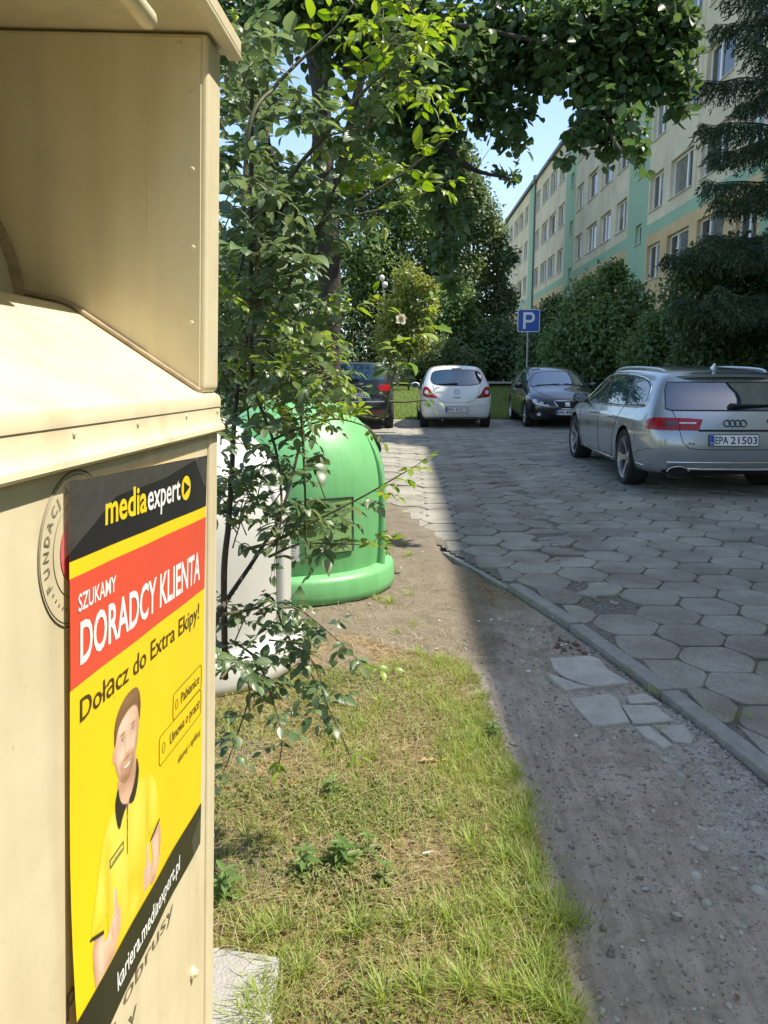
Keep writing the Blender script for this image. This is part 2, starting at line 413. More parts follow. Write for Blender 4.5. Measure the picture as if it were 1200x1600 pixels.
bm = bmesh.new(); bm.from_mesh(me); bmesh.ops.recalc_face_normals(bm, faces=bm.faces); bm.to_mesh(me); bm.free()
pav = bpy.data.objects.new('pavement', me); col.objects.link(pav); tag(pav, kind='structure')
# the earth the stones lie in
m_bed = mat('joint_earth', (0.24, 0.22, 0.185), 0.95, c2=(0.085, 0.076, 0.06), scale=42, bump=0.8, bscale=90)
def bed_z(X, Y):
    d = np.full(X.shape, 9.0)
    for a, c in zip(CRACK, CRACK[1:]):
        ux, uy = c.x - a.x, c.y - a.y; t = np.clip(((X - a.x) * ux + (Y - a.y) * uy) / (ux * ux + uy * uy), 0, 1); d = np.minimum(d, np.hypot(X - a.x - t * ux, Y - a.y - t * uy))
    k = X - kerb_x(Y)
    return SLOPE * Y - 0.003 + 0.003 * sm_noise(X, Y, 7, 12) + 0.003 * sm_noise(X, Y, 33, 13) + np.exp(-(d / 0.1) ** 2) * (0.003 + 0.016 * sm_noise(X, Y, 26, 61)) + np.exp(-(k / 0.16) ** 2) * (0.007 + 0.01 * sm_noise(X, Y, 22, 62))
def bed_mix(X, Y):
    t = np.clip(0.75 + 0.3 * sm_noise(X, Y, 3, 15), 0, 1); return np.stack([t, 0.1 * t, 0.2 * t, t * 0 + 1], -1)
bed = grid_sheet('joint_soil', np.concatenate([np.arange(-4.6, -.5, .1), np.arange(-.5, 2.6, 0.03), np.arange(2.6, 9.2, .1)]), np.concatenate([np.arange(1.2, 9, 0.03), np.arange(9, 22.6, .1)]), bed_z, m_bed, bed_mix, keep=lambda X, Y: X > kerb_x(Y) + 0.02)
tag(bed, kind='structure')

# ---------------------------------------------------------------- kerb stones
m_kerb = mat('kerb_concrete', (0.33, 0.325, 0.3), 0.9, c2=(0.22, 0.225, 0.205), scale=18, bump=0.5, bscale=150)
KW = [gnd(*p) for p in KERB_PX[:-2]]
mb = MB(); acc = []
for a, c in zip(KW, KW[1:]):
    n_ = max(1, int((c - a).length / 0.05)); acc += [a.lerp(c, k / n_) for k in range(n_)]
acc.append(KW[-1])
# cut the run into stones of irregular length
i = 0; lens = [9, 9, 8, 9, 6, 5, 6, 4, 6, 5, 7, 8, 6, 6, 7, 8]
for sl in lens:
    if i + 1 >= len(acc): break
    j = min(len(acc) - 1, i + sl * 2 // 1)
    a, c = acc[i], acc[j]; d = (c - a); d.z = 0; L = d.length; d.normalize(); nrm = Vector((d.y, -d.x, 0))
    if nrm.x < 0: nrm = -nrm
    sink = 0.0 if a.y < 4.95 else 0.024
    z0, z1 = a.z - 0.12, 0.014 - sink + rnd.gauss(0, 0.002); w = 0.085
    p0, p1 = a + d * 0.008, c - d * 0.012
    sk = rnd.gauss(0, 0.006)
    b4 = [p0 + nrm * sk, p1 - nrm * sk, p1 + nrm * (w - sk), p0 + nrm * (w + sk)]
    top = [q + Vector((0, 0, z1)) for q in b4]; bot = [Vector((q.x, q.y, q.z - 0.12)) for q in b4]
    mb.add(top + bot, [(0, 1, 2, 3), (7, 6, 5, 4), (0, 4, 5, 1), (1, 5, 6, 2), (2, 6, 7, 3), (3, 7, 4, 0)])
    i = j
ke = mb.build('kerb', m_kerb, bevel=0.006, seg=2); tag(ke, kind='structure')

# concrete pad under the clothes container
m_pad = mat('pad_concrete', (0.4, 0.385, 0.36), 0.92, c2=(0.3, 0.285, 0.26), scale=9, bump=0.5, bscale=120)
mb = MB(); pp = [(-1.75, -0.35), (-0.2, -0.35), (-0.24, 0.8), (-0.285, 1.74), (-0.45, 1.77), (-1.75, 1.78)]
mb.prism(pp, lambda u, v, w: (u, v, SLOPE * v - 0.08 + w), 0.088)
tag(mb.build('concrete_pad', m_pad, bevel=0.008), kind='structure')

# broken slabs lying in the track beside the kerb
m_slab = mat('broken_slab', (0.5, 0.48, 0.43), 0.92, c2=(0.36, 0.345, 0.305), scale=12, bump=0.6, bscale=110)
SLABS = [([(858, 1028), (922, 1024), (938, 1030), (950, 1046), (985, 1066), (930, 1072), (905, 1066), (880, 1056), (866, 1045)], 'grey concrete slab with a chipped corner, farthest of the broken slabs below the kerb'),
         ([(852, 1050), (876, 1058), (902, 1068), (926, 1073), (886, 1077), (868, 1066)], 'thin wedge of concrete split off the front of the farthest broken slab'),
         ([(889, 1090), (952, 1083), (966, 1092), (985, 1126), (944, 1132), (926, 1131), (905, 1108)], 'square grey concrete slab, left of the pair of slabs in the middle of the track'),
         ([(972, 1100), (1022, 1100), (1054, 1124), (1012, 1128), (990, 1128)], 'rectangular concrete slab next to the kerb, right of the square slab'),
         ([(978, 1087), (1008, 1083), (1030, 1096), (984, 1098)], 'small triangular concrete piece wedged behind the rectangular slab'),
         ([(992, 1134), (1014, 1132), (1050, 1162), (1038, 1166), (1010, 1150)], 'narrow splinter of concrete half sunk in gravel in front of the slabs'),
         ([(1024, 1132), (1070, 1132), (1086, 1150), (1080, 1160), (1052, 1156)], 'worn five sided concrete piece, nearest slab to the camera in the gravel')]
for pl, lab in SLABS:
    w = [gnd(*p) for p in pl]; mb = MB(); n_ = len(w); z1 = rnd.uniform(-0.004, 0.002)
    top = [(q.x + rnd.gauss(0, .002), q.y + rnd.gauss(0, .002), q.z + z1) for q in w]; bot = [(q.x, q.y, q.z - 0.06) for q in w]
    mb.add(top + bot, [tuple(range(n_)), tuple(range(2 * n_ - 1, n_ - 1, -1))] + [(i, n_ + i, n_ + (i + 1) % n_, (i + 1) % n_) for i in range(n_)])
    tag(mb.build('concrete_slab', m_slab, bevel=0.004), lab, 'slab', 'broken concrete slabs beside the kerb')

# ---------------------------------------------------------------- gravel and stones
def stones(name, P, S, m, flat=0.55):
    ico = bmesh.new(); bmesh.ops.create_icosphere(ico, subdivisions=1, radius=1); iv = np.array([v.co[:] for v in ico.verts]); fi = np.array([[v.index for v in f.verts] for f in ico.faces]); ico.free()
    n_ = len(P); V = iv[None] * (1 + rng.normal(0, 0.22, (n_, len(iv), 1))); V = V * S[:, None, None] * np.stack([rng.uniform(0.7, 1.4, n_), rng.uniform(0.6, 1.1, n_), np.full(n_, flat)], -1)[:, None]
    a = rng.uniform(0, 6.28, n_); c, s_ = np.cos(a)[:, None], np.sin(a)[:, None]
    V = np.stack([V[..., 0] * c - V[..., 1] * s_, V[..., 0] * s_ + V[..., 1] * c, V[..., 2]], -1) + P[:, None]
    F = (np.arange(n_) * len(iv))[:, None, None] + fi[None]
    return np_mesh(name, V.reshape(-1, 3), F.reshape(-1, 3), m, None, np.repeat(rng.random(n_), len(iv)))
m_stone, n, l, b = nodes("gravel_stone")
at1 = n.new('ShaderNodeAttribute'); at1.attribute_name = 'var'
rp = ramp(at1.outputs['Fac'], [(0, (0.16, 0.14, 0.115)), (0.4, (0.26, 0.235, 0.2)), (0.75, (0.34, 0.32, 0.285)), (0.97, (0.46, 0.44, 0.41))]); l.new(rp.outputs['Color'], b.inputs['Base Color']); setp(b, rough=0.9)
P = []; S = []
for _ in range(26000):
    y = rnd.uniform(1.35, 4.4); ex, kx = float(edge_x(y)), float(kerb_x(y))
    x = ex + 0.02 + (kx - ex - 0.02) * (1 - rnd.random() ** 2.0)
    if y > 3.3 and rnd.random() < 0.5: continue
    s_ = min(0.0095, 0.0017 * rnd.paretovariate(2.3)); P.append((x, y, float(near_z(np.array(x), np.array(y))) + s_ * 0.15)); S.append(s_)
for _ in range(700):                                   # grit in the joints by the broken line of the pavement
    a = rnd.choice(CRACK); x, y = a.x + rnd.gauss(0, 0.12), a.y + rnd.gauss(0, 0.35)
    if crack_d(x, y) > 0.2: continue
    s_ = min(0.022, 0.004 * rnd.paretovariate(1.6)); P.append((x, y, SLOPE * y + 0.004)); S.append(s_)
for _ in range(900):
    y = rnd.uniform(1.8, 6.5); x = rnd.uniform(-0.6, float(edge_x(y))) 
    s_ = min(0.015, 0.0022 * rnd.paretovariate(2.0)); P.append((x, y, float(near_z(np.array(x), np.array(y))))); S.append(s_)
tag(stones('gravel', np.array(P), np.array(S), m_stone), kind='stuff')
# larger flat stones bedded in the gravel
P = []; S = []
for px_, py_, s_ in [(1085, 1310, .022), (1100, 1318, .026), (1090, 1358, .03), (1188, 1385, .035), (1150, 1350, .02), (1125, 1240, .02), (1062, 1203, .028), (1055, 1185, .03), (1040, 1180, .03), (905, 1010, .02), (948, 1150, .018), (845, 1258, .02), (800, 1155, .022), (1180, 1280, .028), (1140, 1215, .02), (1010, 1380, .015), (955, 1395, .014), (1105, 1400, .02), (1060, 1420, .016), (1190, 1450, .014), (985, 1425, .01), (1140, 1560, .012)]:
    q = gnd(px_, py_); P.append((q.x, q.y, q.z - 0.018)); S.append(s_)
tag(stones('stone', np.array(P), np.array(S), m_slab, 0.3), kind='stuff')
# white shards and red brick crumbs by the slabs
m_shard = mat('white_shard', (0.75, 0.74, 0.72), 0.4)
P = []; S = []
for px_, py_ in [(768, 966), (780, 965), (792, 968), (800, 958), (832, 982), (823, 996), (838, 1028), (826, 1046), (878, 1006), (884, 1004), (866, 962), (748, 968), (838, 1012), (815, 1030), (900, 1146), (960, 1150)]:
    q = gnd(px_, py_); P.append((q.x, q.y, q.z - 0.008)); S.append(rnd.uniform(0.006, 0.013))
tag(stones('china_shards', np.array(P), np.array(S), m_shard, 0.35), kind='stuff')
m_brick = mat('brick_crumb', (0.17, 0.085, 0.058), 0.95, var=0.3, scale=60)
P = []; S = []
for _ in range(24):
    q = gnd(rnd.gauss(885, 12), rnd.gauss(1006, 9)); P.append((q.x, q.y, q.z - 0.01)); S.append(rnd.uniform(0.005, 0.016))
tag(stones('brick_rubble', np.array(P), np.array(S), m_brick, 0.6), kind='stuff')

# drain channel near the dark car
m_iron = mat('cast_iron', (0.12, 0.12, 0.115), 0.6, metal=0.6)
g0 = gnd(575, 677); g1 = gnd(618, 677); t = empty('drain_grate', (g0.x - 0.2, g0.y, g0.z + 0.004))
tag(t, 'narrow slotted drain grate across the paving behind the dark car', 'drain grate')
W = g1.x - g0.x + 0.2; mb = MB(); mb.box(0, W, -0.09, -0.075, 0, 0.02); mb.box(0, W, 0.075, 0.09, 0, 0.02); mb.build('frame', m_iron, t)
mb = MB(); k = 0.0
while k < W: mb.box(k, k + 0.016, -0.075, 0.075, 0.002, 0.017); k += 0.036
mb.build('slats', m_iron, t)
# ================================================================ APARTMENT BLOCK
m_cream = mat('render_cream', (0.80, 0.705, 0.51), 0.9, c2=(0.58, 0.50, 0.355), scale=0.55, bump=0.15, bscale=80, detail=9)
m_ochre = mat('render_ochre', (0.72, 0.53, 0.28), 0.9, c2=(0.54, 0.385, 0.2), scale=0.7, bump=0.15, bscale=80, detail=9)
m_green = mat('render_green', (0.36, 0.52, 0.36), 0.9, c2=(0.3, 0.45, 0.3), scale=0.5, bump=0.15, bscale=80)
m_pvc = mat('window_pvc', (0.88, 0.86, 0.82), 0.35)
m_sill = mat('sill_metal', (0.55, 0.53, 0.48), 0.5)
m_roof = mat('roof_edge', (0.1, 0.105, 0.115), 0.5, metal=0.4)
m_pane, n, l, b = nodes('window_glass'); b.inputs['Base Color'].default_value = (0.035, 0.045, 0.05, 1); setp(b, rough=0.04, ior=1.75)
m_curt = mat('glass_over_curtain', (0.2, 0.205, 0.2), 0.05, var=0.25, scale=3, ior=1.6)
XB = 10.6
blk = empty('apartment_block', (XB, 38, 0)); tag(blk, 'long five storey apartment block in cream and ochre render with green stair bands', 'apartment block')
def W3(y, z, d=0): return (d, y - 38, z)          # facade coordinates; d>0 into the building
SILLS = [2.72, 5.5, 8.28, 11.06, 13.85]; WH = 1.42
wins = []; stair = []
pats = [(21.3, 'near'), (38.15, 'B'), (52.2, 'B'), (66.5, 'B'), (81.2, 'E')]
for f, zs in enumerate(SILLS):
    for y0, y1 in [(24.5, 26.0), (27.0, 29.35), (30.15, 32.5), (33.35, 35.0)]: wins.append((y0, y1, zs, f))
    for k in range(3):
        o_ = 14.25 * k
        for y0, y1 in [(38.45, 40.25), (41.2, 43.4), (44.05, 46.4), (47.45, 49.2)]: wins.append((y0 + o_, y1 + o_, zs, f))
    for y0, y1 in [(82.2, 83.6), (84.6, 86.0)]: wins.append((y0, y1, zs, f))
    for y0, y1 in [(10.0, 11.6), (12.7, 15.0), (15.8, 18.1), (19.1, 20.6)]: wins.append((y0, y1, zs, f))
pillars = [(21.3, 24.3), (35.2, 38.15), (49.5, 52.3), (63.65, 66.5), (78.3, 81.2), (-6, -3), (7, 9.6)]
for k in range(4):
    for y0 in (35.95, 50.0, 78.9, 22.2): stair.append((y0, y0 + 0.9, 7.25 + 2.78 * (k - 1), k))
yb = sorted(set([-30, 87.2] + [v for w in wins for v in w[:2]] + [v for w in stair for v in w[:2]] + [v for p in pillars for v in p]))
zb = sorted(set([-0.5, 7.35, 7.8, 16.2] + [v for w in wins for v in (w[2], w[2] + WH)] + [v for w in stair for v in (w[2], w[2] + 0.82)]))
holes = [(w[0], w[1], w[2], w[2] + WH) for w in wins] + [(w[0], w[1], w[2], w[2] + 0.82) for w in stair]
mb = MB()
def zone(y, z):
    if any(a < y < c for a, c in pillars): return 2
    return 1 if z < 7.35 else (2 if z < 7.8 else 0)
for i in range(len(yb) - 1):
    for j in range(len(zb) - 1):
        y, z = (yb[i] + yb[i + 1]) / 2, (zb[j] + zb[j + 1]) / 2
        if any(h[0] < y < h[1] and h[2] < z < h[3] for h in holes): continue
        mb.add([W3(yb[i], zb[j]), W3(yb[i + 1], zb[j]), W3(yb[i + 1], zb[j + 1]), W3(yb[i], zb[j + 1])], [(0, 1, 2, 3)], zone(y, z))
RV = 0.22
for h in holes:
    mi = zone((h[0] + h[1]) / 2, (h[2] + h[3]) / 2); y0, y1, z0, z1 = h
    mb.add([W3(y0, z0), W3(y1, z0), W3(y1, z1), W3(y0, z1), W3(y0, z0, RV), W3(y1, z0, RV), W3(y1, z1, RV), W3(y0, z1, RV)], [(0, 1, 5, 4), (1, 2, 6, 5), (2, 3, 7, 6), (3, 0, 4, 7)], mi)
# ends and back of the block
mb.add([W3(-30, -0.5), W3(-30, 16.2), W3(-30, 16.2, 11), W3(-30, -0.5, 11)], [(0, 1, 2, 3)], 0)
mb.add([W3(87.2, -0.5), W3(87.2, 16.2), W3(87.2, 16.2, 11), W3(87.2, -0.5, 11)], [(0, 1, 2, 3)], 0)
mb.add([W3(-30, -0.5, 11), W3(-30, 16.2, 11), W3(87.2, 16.2, 11), W3(87.2, -0.5, 11)], [(0, 1, 2, 3)], 0)
mb.build('wall', [m_cream, m_ochre, m_green], blk)
mb = MB(); mb.box(-0.16, 11.2, -68.2, 25.6, 16.19, 16.32); mb.box(-0.16, 11.2, 25.65, 49.4, 16.3, 16.45)
mb.box(-0.2, -0.16, -68.2, 25.6, 16.12, 16.34); mb.box(-0.2, -0.16, 25.65, 49.4, 16.22, 16.47)
mb.build('roof', m_roof, blk)
m_joint = mat('panel_joint', (0.6, 0.5, 0.33), 0.9)
for y in (29.76, 15.4, 43.72, 57.97, 72.2):
    mb = MB(); mb.box(-0.012, 0.004, y - 38 - 0.02, y - 38 + 0.02, 7.85, 16.1); mb.build('panel_joint', m_joint, blk)
m_pipe = mat('downpipe_zinc', (0.13, 0.16, 0.16), 0.5, metal=0.3)
for y in (63.55, 87.0):
    mb = MB(); mb.tube([W3(y, 0, -0.09), W3(y, 16.2, -0.09)], 0.07, 10); mb.build('downpipe', m_pipe, blk)
    if y < 80:
        mb = MB(); mb.box(-0.25, 0.1, y - 38 - 0.25, y - 38 + 0.15, 16.0, 16.6); mb.build('rain_hopper', m_pipe, blk)
# windows: frame > pane, curtain, sill
vis = [w for w in wins if (w[0] > 20 and w[3] >= 1)] + []
hid = [w for w in wins if w not in vis]
def window(y0, y1, z0, hgt, f, small=False, mbs=None):
    wd = y1 - y0; F = MB() if mbs is None else mbs[0]; G = MB() if mbs is None else mbs[1]; K = MB() if mbs is None else mbs[2]; Cn = MB() if mbs is None else mbs[3]
    a, c = RV - 0.07, RV + 0.0; t = 0.075; Y0, Y1 = y0 - 38, y1 - 38
    F.box(a, c, Y0 + .002, Y0 + t, z0, z0 + hgt); F.box(a, c, Y1 - t, Y1 - .002, z0, z0 + hgt); F.box(a, c, Y0 + t, Y1 - t, z0, z0 + t); F.box(a, c, Y0 + t, Y1 - t, z0 + hgt - t, z0 + hgt - .002)
    if not small:
        m_ = [0.5] if wd < 2.1 else [0.36 if (int(y0 * 7 + f) % 2) else 0.62]
        for q in m_: F.box(a - 0.015, c, Y0 + wd * q - 0.06, Y0 + wd * q + 0.06, z0 + t, z0 + hgt - t)
    cuts = [Y0 + t] + ([] if small else [Y0 + wd * q for q in m_]) + [Y1 - t]
    for qa, qb in zip(cuts, cuts[1:]):
        zc = z0 + t + (hgt - 2 * t) * rnd.choice((0, 0, 0, 0.5)) ; cu = rnd.random() < 0.5 and not small
        if cu and zc > z0 + t: G.box(RV - 0.035, RV - 0.03, qa, qb, z0 + t, zc, 0)
        G.box(RV - 0.035, RV - 0.03, qa, qb, zc if cu else z0 + t, z0 + hgt - t, 1 if cu else 0)
    K.box(-0.06, RV - 0.07, Y0 - 0.05, Y1 + 0.05, z0 - 0.035, z0 + 0.004)
    if mbs is None:
        fr = F.build('window', m_pvc, blk); G.build('pane', [m_pane, m_curt], fr); K.build('sill', m_sill, fr)
for y0, y1, z0, f in vis: window(y0, y1, z0, WH, f)
for y0, y1, z0, k in stair:
    if k < 4 and y0 > 30: window(y0, y1, z0, 0.82, k, True)
ms = [MB(), MB(), MB(), MB()]
for y0, y1, z0, f in hid: window(y0, y1, z0, WH, f, False, ms)
fr = ms[0].build('window_frames', m_pvc, blk); fr['kind'] = 'stuff'; ms[1].build('panes', [m_pane, m_curt], fr); ms[2].build('sills', m_sill, fr)
# ================================================================ CLOTHES CONTAINER (leans a little forward)
cy_, cl_ = R(2.64), R(2.56)
eL = Vector((math.sin(cy_), math.cos(cy_), 0)); eh = Vector((math.cos(cy_), -math.sin(cy_), 0)); ez = Vector((0, 0, 1))
eU = ez * math.cos(cl_) + eh * math.sin(cl_); eN = eh * math.cos(cl_) - ez * math.sin(cl_)
cO = Vector((-0.33, 1.402, 1.09)) - eU * 1.075
CM = Matrix(((eN.x, eL.x, eU.x, cO.x), (eN.y, eL.y, eU.y, cO.y), (eN.z, eL.z, eU.z, cO.z), (0, 0, 0, 1)))
CI = CM.inverted()
def onpl(px, py, o, nrm):
    c = Vector((0, 0, CAM_H)); r = at(px, py, 1.0) - c
    return c + r * ((o - c).dot(nrm) / r.dot(nrm))
m_yel, n, l, b = nodes('cream_yellow_paint'); setp(b, rough=0.45, spec=0.4)
tc = n.new('ShaderNodeTexCoord'); mpg = n.new('ShaderNodeMapping'); mpg.inputs['Scale'].default_value = (14, 14, 1.1); l.new(tc.outputs['Object'], mpg.inputs['Vector'])
ns1 = n.new('ShaderNodeTexNoise'); ns1.inputs['Scale'].default_value = 1; ns1.inputs['Detail'].default_value = 8; l.new(mpg.outputs['Vector'], ns1.inputs['Vector'])
c1 = ramp(ns1.outputs['Fac'], [(0.3, (0.60, 0.525, 0.35)), (0.5, (0.675, 0.6, 0.41)), (0.7, (0.70, 0.625, 0.43))])
d1 = ramp(nz(26, 10, 0.8).outputs['Fac'], [(0.28, (0.66, 0.6, 0.5)), (0.39, (1, 1, 1)), (0.9, (1, 1, 1))]); d2 = ramp(nz(3.2, 6, 0.7).outputs['Fac'], [(0.3, (0.9, 0.88, 0.84)), (0.6, (1.02, 1.02, 1.02))])
mxa = n.new('ShaderNodeMix'); mxa.data_type = 'RGBA'; mxa.blend_type = 'MULTIPLY'; mxa.inputs[0].default_value = 1; l.new(c1.outputs['Color'], mxa.inputs[6]); l.new(d1.outputs['Color'], mxa.inputs[7])
mxb = n.new('ShaderNodeMix'); mxb.data_type = 'RGBA'; mxb.blend_type = 'MULTIPLY'; mxb.inputs[0].default_value = 1; l.new(mxa.outputs[2], mxb.inputs[6]); l.new(d2.outputs['Color'], mxb.inputs[7]); l.new(mxb.outputs[2], b.inputs['Base Color'])
bp = n.new('ShaderNodeBump'); bp.inputs['Strength'].default_value = 0.12; bp.inputs['Distance'].default_value = 0.02; l.new(nz(4.5, 3).outputs['Fac'], bp.inputs['Height']); l.new(bp.outputs['Normal'], b.inputs['Normal'])
m_gask = mat('brown_gasket', (0.36, 0.285, 0.19), 0.8, var=0.3, scale=30)
m_dk = mat('dark_gap', (0.03, 0.028, 0.025), 0.9)
box_ = empty('clothes_container'); box_.matrix_world = CM
tag(box_, 'cream yellow steel clothes donation container with a hooded chute, standing at the left edge', 'clothes container')
LN = -1.27; ZB = 1.343                 # near end, top of the lower body
def slab_poly(mb, poly, y0, y1, mi=0):  # outline in local x,z
    n_ = len(poly); mb.add([(x, y0, z) for x, z in poly] + [(x, y1, z) for x, z in poly],
        [tuple(range(n_)), tuple(range(2 * n_ - 1, n_ - 1, -1))] + [(i, n_ + i, n_ + (i + 1) % n_, (i + 1) % n_) for i in range(n_)], mi)
mb = MB(); mb.box(-1.15, -0.004, LN + 0.05, -0.05, 0.0, ZB - .004)
mb.box(-1.154, 0.0, -0.05, 0.0, 0.0, ZB - .002); mb.box(-1.154, 0.0, LN, LN + 0.05, 0.0, ZB - .002)
mb.build('lower_body', m_yel, box_, bevel=0.006, seg=3)
# chute: sloping front tray with rolled lip
prof = [(-0.008, 1.340), (0.008, 1.3415), (0.013, 1.346), (0.012, 1.352), (0.007, 1.3585), (0.0035, 1.366), (0.003, 1.385), (0.0045, 1.3855), (0.0045, 1.398), (0.002, 1.404), (-0.006, 1.4085), (-0.02, 1.4145),
        (-0.225, 1.538), (-0.24, 1.544), (-0.41, 1.572), (-0.42, 1.55), (-0.25, 1.52), (-0.03, 1.39)]
mb = MB(); slab_poly(mb, prof, LN + 0.002, -0.002)
mb.build('tray', m_yel, box_, smooth=28)
# side walls of the hood
wall = [(-1.154, 1.342), (-0.004, 1.342), (-0.004, 1.415), (0.0, 1.42), (0.0, 1.962), (-1.154, 1.962)]
wall2 = [(-1.154, 1.40), (-0.02, 1.40), (0.0, 1.416), (0.0, 1.962), (-1.154, 1.962)]
mb = MB(); slab_poly(mb, wall2, -0.078, -0.001); slab_poly(mb, wall2, LN + .001, LN + 0.078); slab_poly(mb, [(-1.154, 1.342), (-1.10, 1.342), (-1.10, 1.962), (-1.154, 1.962)], LN + .08, -0.08)
mb.build('hood_side', m_yel, box_, bevel=0.007, seg=3)
for y0, y1 in ((-0.0805, -0.0775), (LN + 0.0775, LN + 0.0805)):
    mb = MB(); slab_poly(mb, [(-0.098, 1.47), (-0.01, 1.418), (-0.01, 1.955), (-0.098, 1.955)], y0, y1); mb.build('edge_strip', m_yel, box_, bevel=0.001)
mb = MB(); pth = [(-0.008, 1.41), (-0.03, 1.423), (-0.225, 1.541), (-0.245, 1.548), (-0.42, 1.577)]
mb.tube([(x, -0.083, z + .003) for x, z in pth], 0.0042, 8); mb.build('gasket', m_gask, box_, smooth=60)
mb = MB(); mb.box(-1.2, 0.028, LN - 0.02, 0.022, 1.966, 1.99); mb.box(0.006, 0.030, LN - 0.02, 0.022, 1.957, 1.9655); mb.build('roof', m_yel, box_, bevel=0.004)
# rotating drum at the back of the chute
DC = (-0.625, 1.515); mb = MB()
mb.lathe([(0.0, LN + 0.09), (0.315, LN + 0.09), (0.315, -0.1), (0.0, -0.1)], 64, (DC[0], 0, DC[1]), 'y'); m_drum = mat('drum_paint', (0.5, 0.47, 0.37), 0.5, var=0.04, scale=4)
mb.build('drum', m_drum, box_, smooth=40)
mb = MB(); mb.lathe([(0.312, -0.1), (0.325, -0.099), (0.325, -0.081), (0.312, -0.08)], 64, (DC[0], 0, DC[1]), 'y'); mb.build('drum_seal', m_gask, box_, smooth=40)
mb = MB(); mb.tube([(-0.01, LN + 0.08, 1.885), (-0.01, -0.315, 1.885), (-0.01, -0.308, 1.885), (-0.01, -0.303, 1.885)], [0.0125, 0.0125, 0.0105, 0.005], 16); mb.build('handle_bar', m_yel, box_, smooth=40)
# rivets and bolt heads
mb = MB()
def rivet(p, ax, r=0.0038, hgt=0.0016):
    c = CI @ p; mb.lathe([(r, 0), (r * 0.8, hgt * .7), (r * 0.35, hgt), (0.0, hgt)], 10, c, ax)
wO = CM @ Vector((0, -0.081, 1.6))
def rivy(px, py):
    c = CI @ onpl(px, py, wO, eL); c.y = -0.0808
    mb = MB(); mb.lathe([(0.0045, 0), (0.0036, -0.0014), (0.0015, -0.002), (0.0, -0.002)], 10, c, 'y'); mb.build('rivet', m_yel, box_, smooth=40)
for p in [(300, 146), (300, 265), (301, 387), (299, 505), (279, 68)]: rivy(*p)
fO = CM @ Vector((0.004, 0, 1.39))
for p in [(116, 652), (216, 645), (292, 640), (340, 634)]:
    c = CI @ onpl(*p, fO, eN); c.x = 0.0035; c.z = 1.377
    mb = MB(); mb.lathe([(0.0038, 0), (0.003, 0.0015), (0.0, 0.002)], 10, c, 'x'); mb.build('rivet', m_yel, box_, smooth=40)
mb = MB(); c = CI @ onpl(303, 1520, CM @ Vector((0, 0, .3)), eN); mb.lathe([(0.011, -.004), (0.011, 0.004), (0.008, 0.006), (0.007, 0.006), (0.006, 0.011), (0, 0.012)], 14, (-.004, c.y, c.z), 'x')
mb.build('bolt', m_yel, box_, smooth=40)

# ---------------------------------------------------------------- the poster, plane fitted to its real size (50 x 70 cm)
pO = Vector((-0.345, 0.813, 1.343)); p1 = Vector((0.044, 0.998, -0.044)).normalized()
p2 = Vector((0.047, 0.042, 0.998)); p2 = (p2 - p1 * p2.dot(p1)).normalized(); pN = p1.cross(p2)
if pN.x < 0: pN = -pN
pC = CI @ pO
def pf(u, v, w):     # u to the right, v up (0 at the top edge)
    d = -v; bend = 0.11 * max(0, d - 0.36) ** 2 * max(0, 1 - u / 0.34) + 0.0006 * math.sin(u * 31 + d * 9)
    q = CI @ (pO + p1 * u + p2 * v); q.x = 0.0022 + w + bend; return q
poster = empty('poster'); poster.matrix_world = CM
tag(poster, 'yellow, red and black job poster taped to the front of the cream container', 'poster')
def sheet(mb, poly, w, mi=0, nu=14):
    """flat printed area, cut into strips so that it follows the paper"""
    us = sorted(set([round(min(p[0] for p in poly) + k * (max(p[0] for p in poly) - min(p[0] for p in poly)) / nu, 5) for k in range(nu + 1)]))
    vs = [p[1] for p in poly]; nv = max(1, int((max(vs) - min(vs)) / 0.05)); gv = [min(vs) + k * (max(vs) - min(vs)) / nv for k in range(nv + 1)]
    for a, c in zip(us, us[1:]):
        s1 = clip_half(clip_half(poly, 0, a, True), 0, c, False)
        for e_, f_ in zip(gv, gv[1:]):
            s2 = clip_half(clip_half(s1, 1, e_, True), 1, f_, False)
            if len(s2) > 2: mb.add([pf(u, -v, w) for u, v in s2], [tuple(range(len(s2)))], mi)
def clip_half(poly, ax, lim, keep_gt):
    out = []; n_ = len(poly)
    for i in range(n_):
        p, q = poly[i], poly[(i + 1) % n_]
        ip = (p[ax] >= lim) if keep_gt else (p[ax] <= lim); iq = (q[ax] >= lim) if keep_gt else (q[ax] <= lim)
        if ip: out.append(p)
        if ip != iq:
            t = (lim - p[ax]) / (q[ax] - p[ax]); out.append((p[0] + t * (q[0] - p[0]), p[1] + t * (q[1] - p[1])))
    return out
def ell(cx, cy, rx, ry, n=24, a0=0, a1=360): return [(cx + rx * math.cos(R(a0 + (a1 - a0) * k / n)), cy + ry * math.sin(R(a0 + (a1 - a0) * k / n))) for k in range(n + (0 if a1 - a0 == 360 else 1))]
def pm(name, c): return mat('print_' + name, c, 0.3, spec=0.45, coat=0.0)
pk, py, pr, pw, pb = pm('black', (0.018, 0.016, 0.013)), pm('yellow', (0.86, 0.62, 0.012)), pm('red', (0.72, 0.088, 0.04)), pm('white', (0.85, 0.85, 0.85)), pm('brown', (0.07, 0.045, 0.01))
psk, phair, psh, pshd, plo = pm('skin', (0.62, 0.38, 0.25)), pm('hair', (0.24, 0.135, 0.06)), pm('shirt', (0.82, 0.7, 0.05)), pm('shirt_fold', (0.74, 0.6, 0.03)), pm('skin_shade', (0.45, 0.25, 0.15))
PW, PH = 0.512, 0.70
mb = MB(); sheet(mb, [(0, 0), (PW, 0), (PW, PH), (0, PH)], 0); mb.build('paper', py, poster, smooth=40)
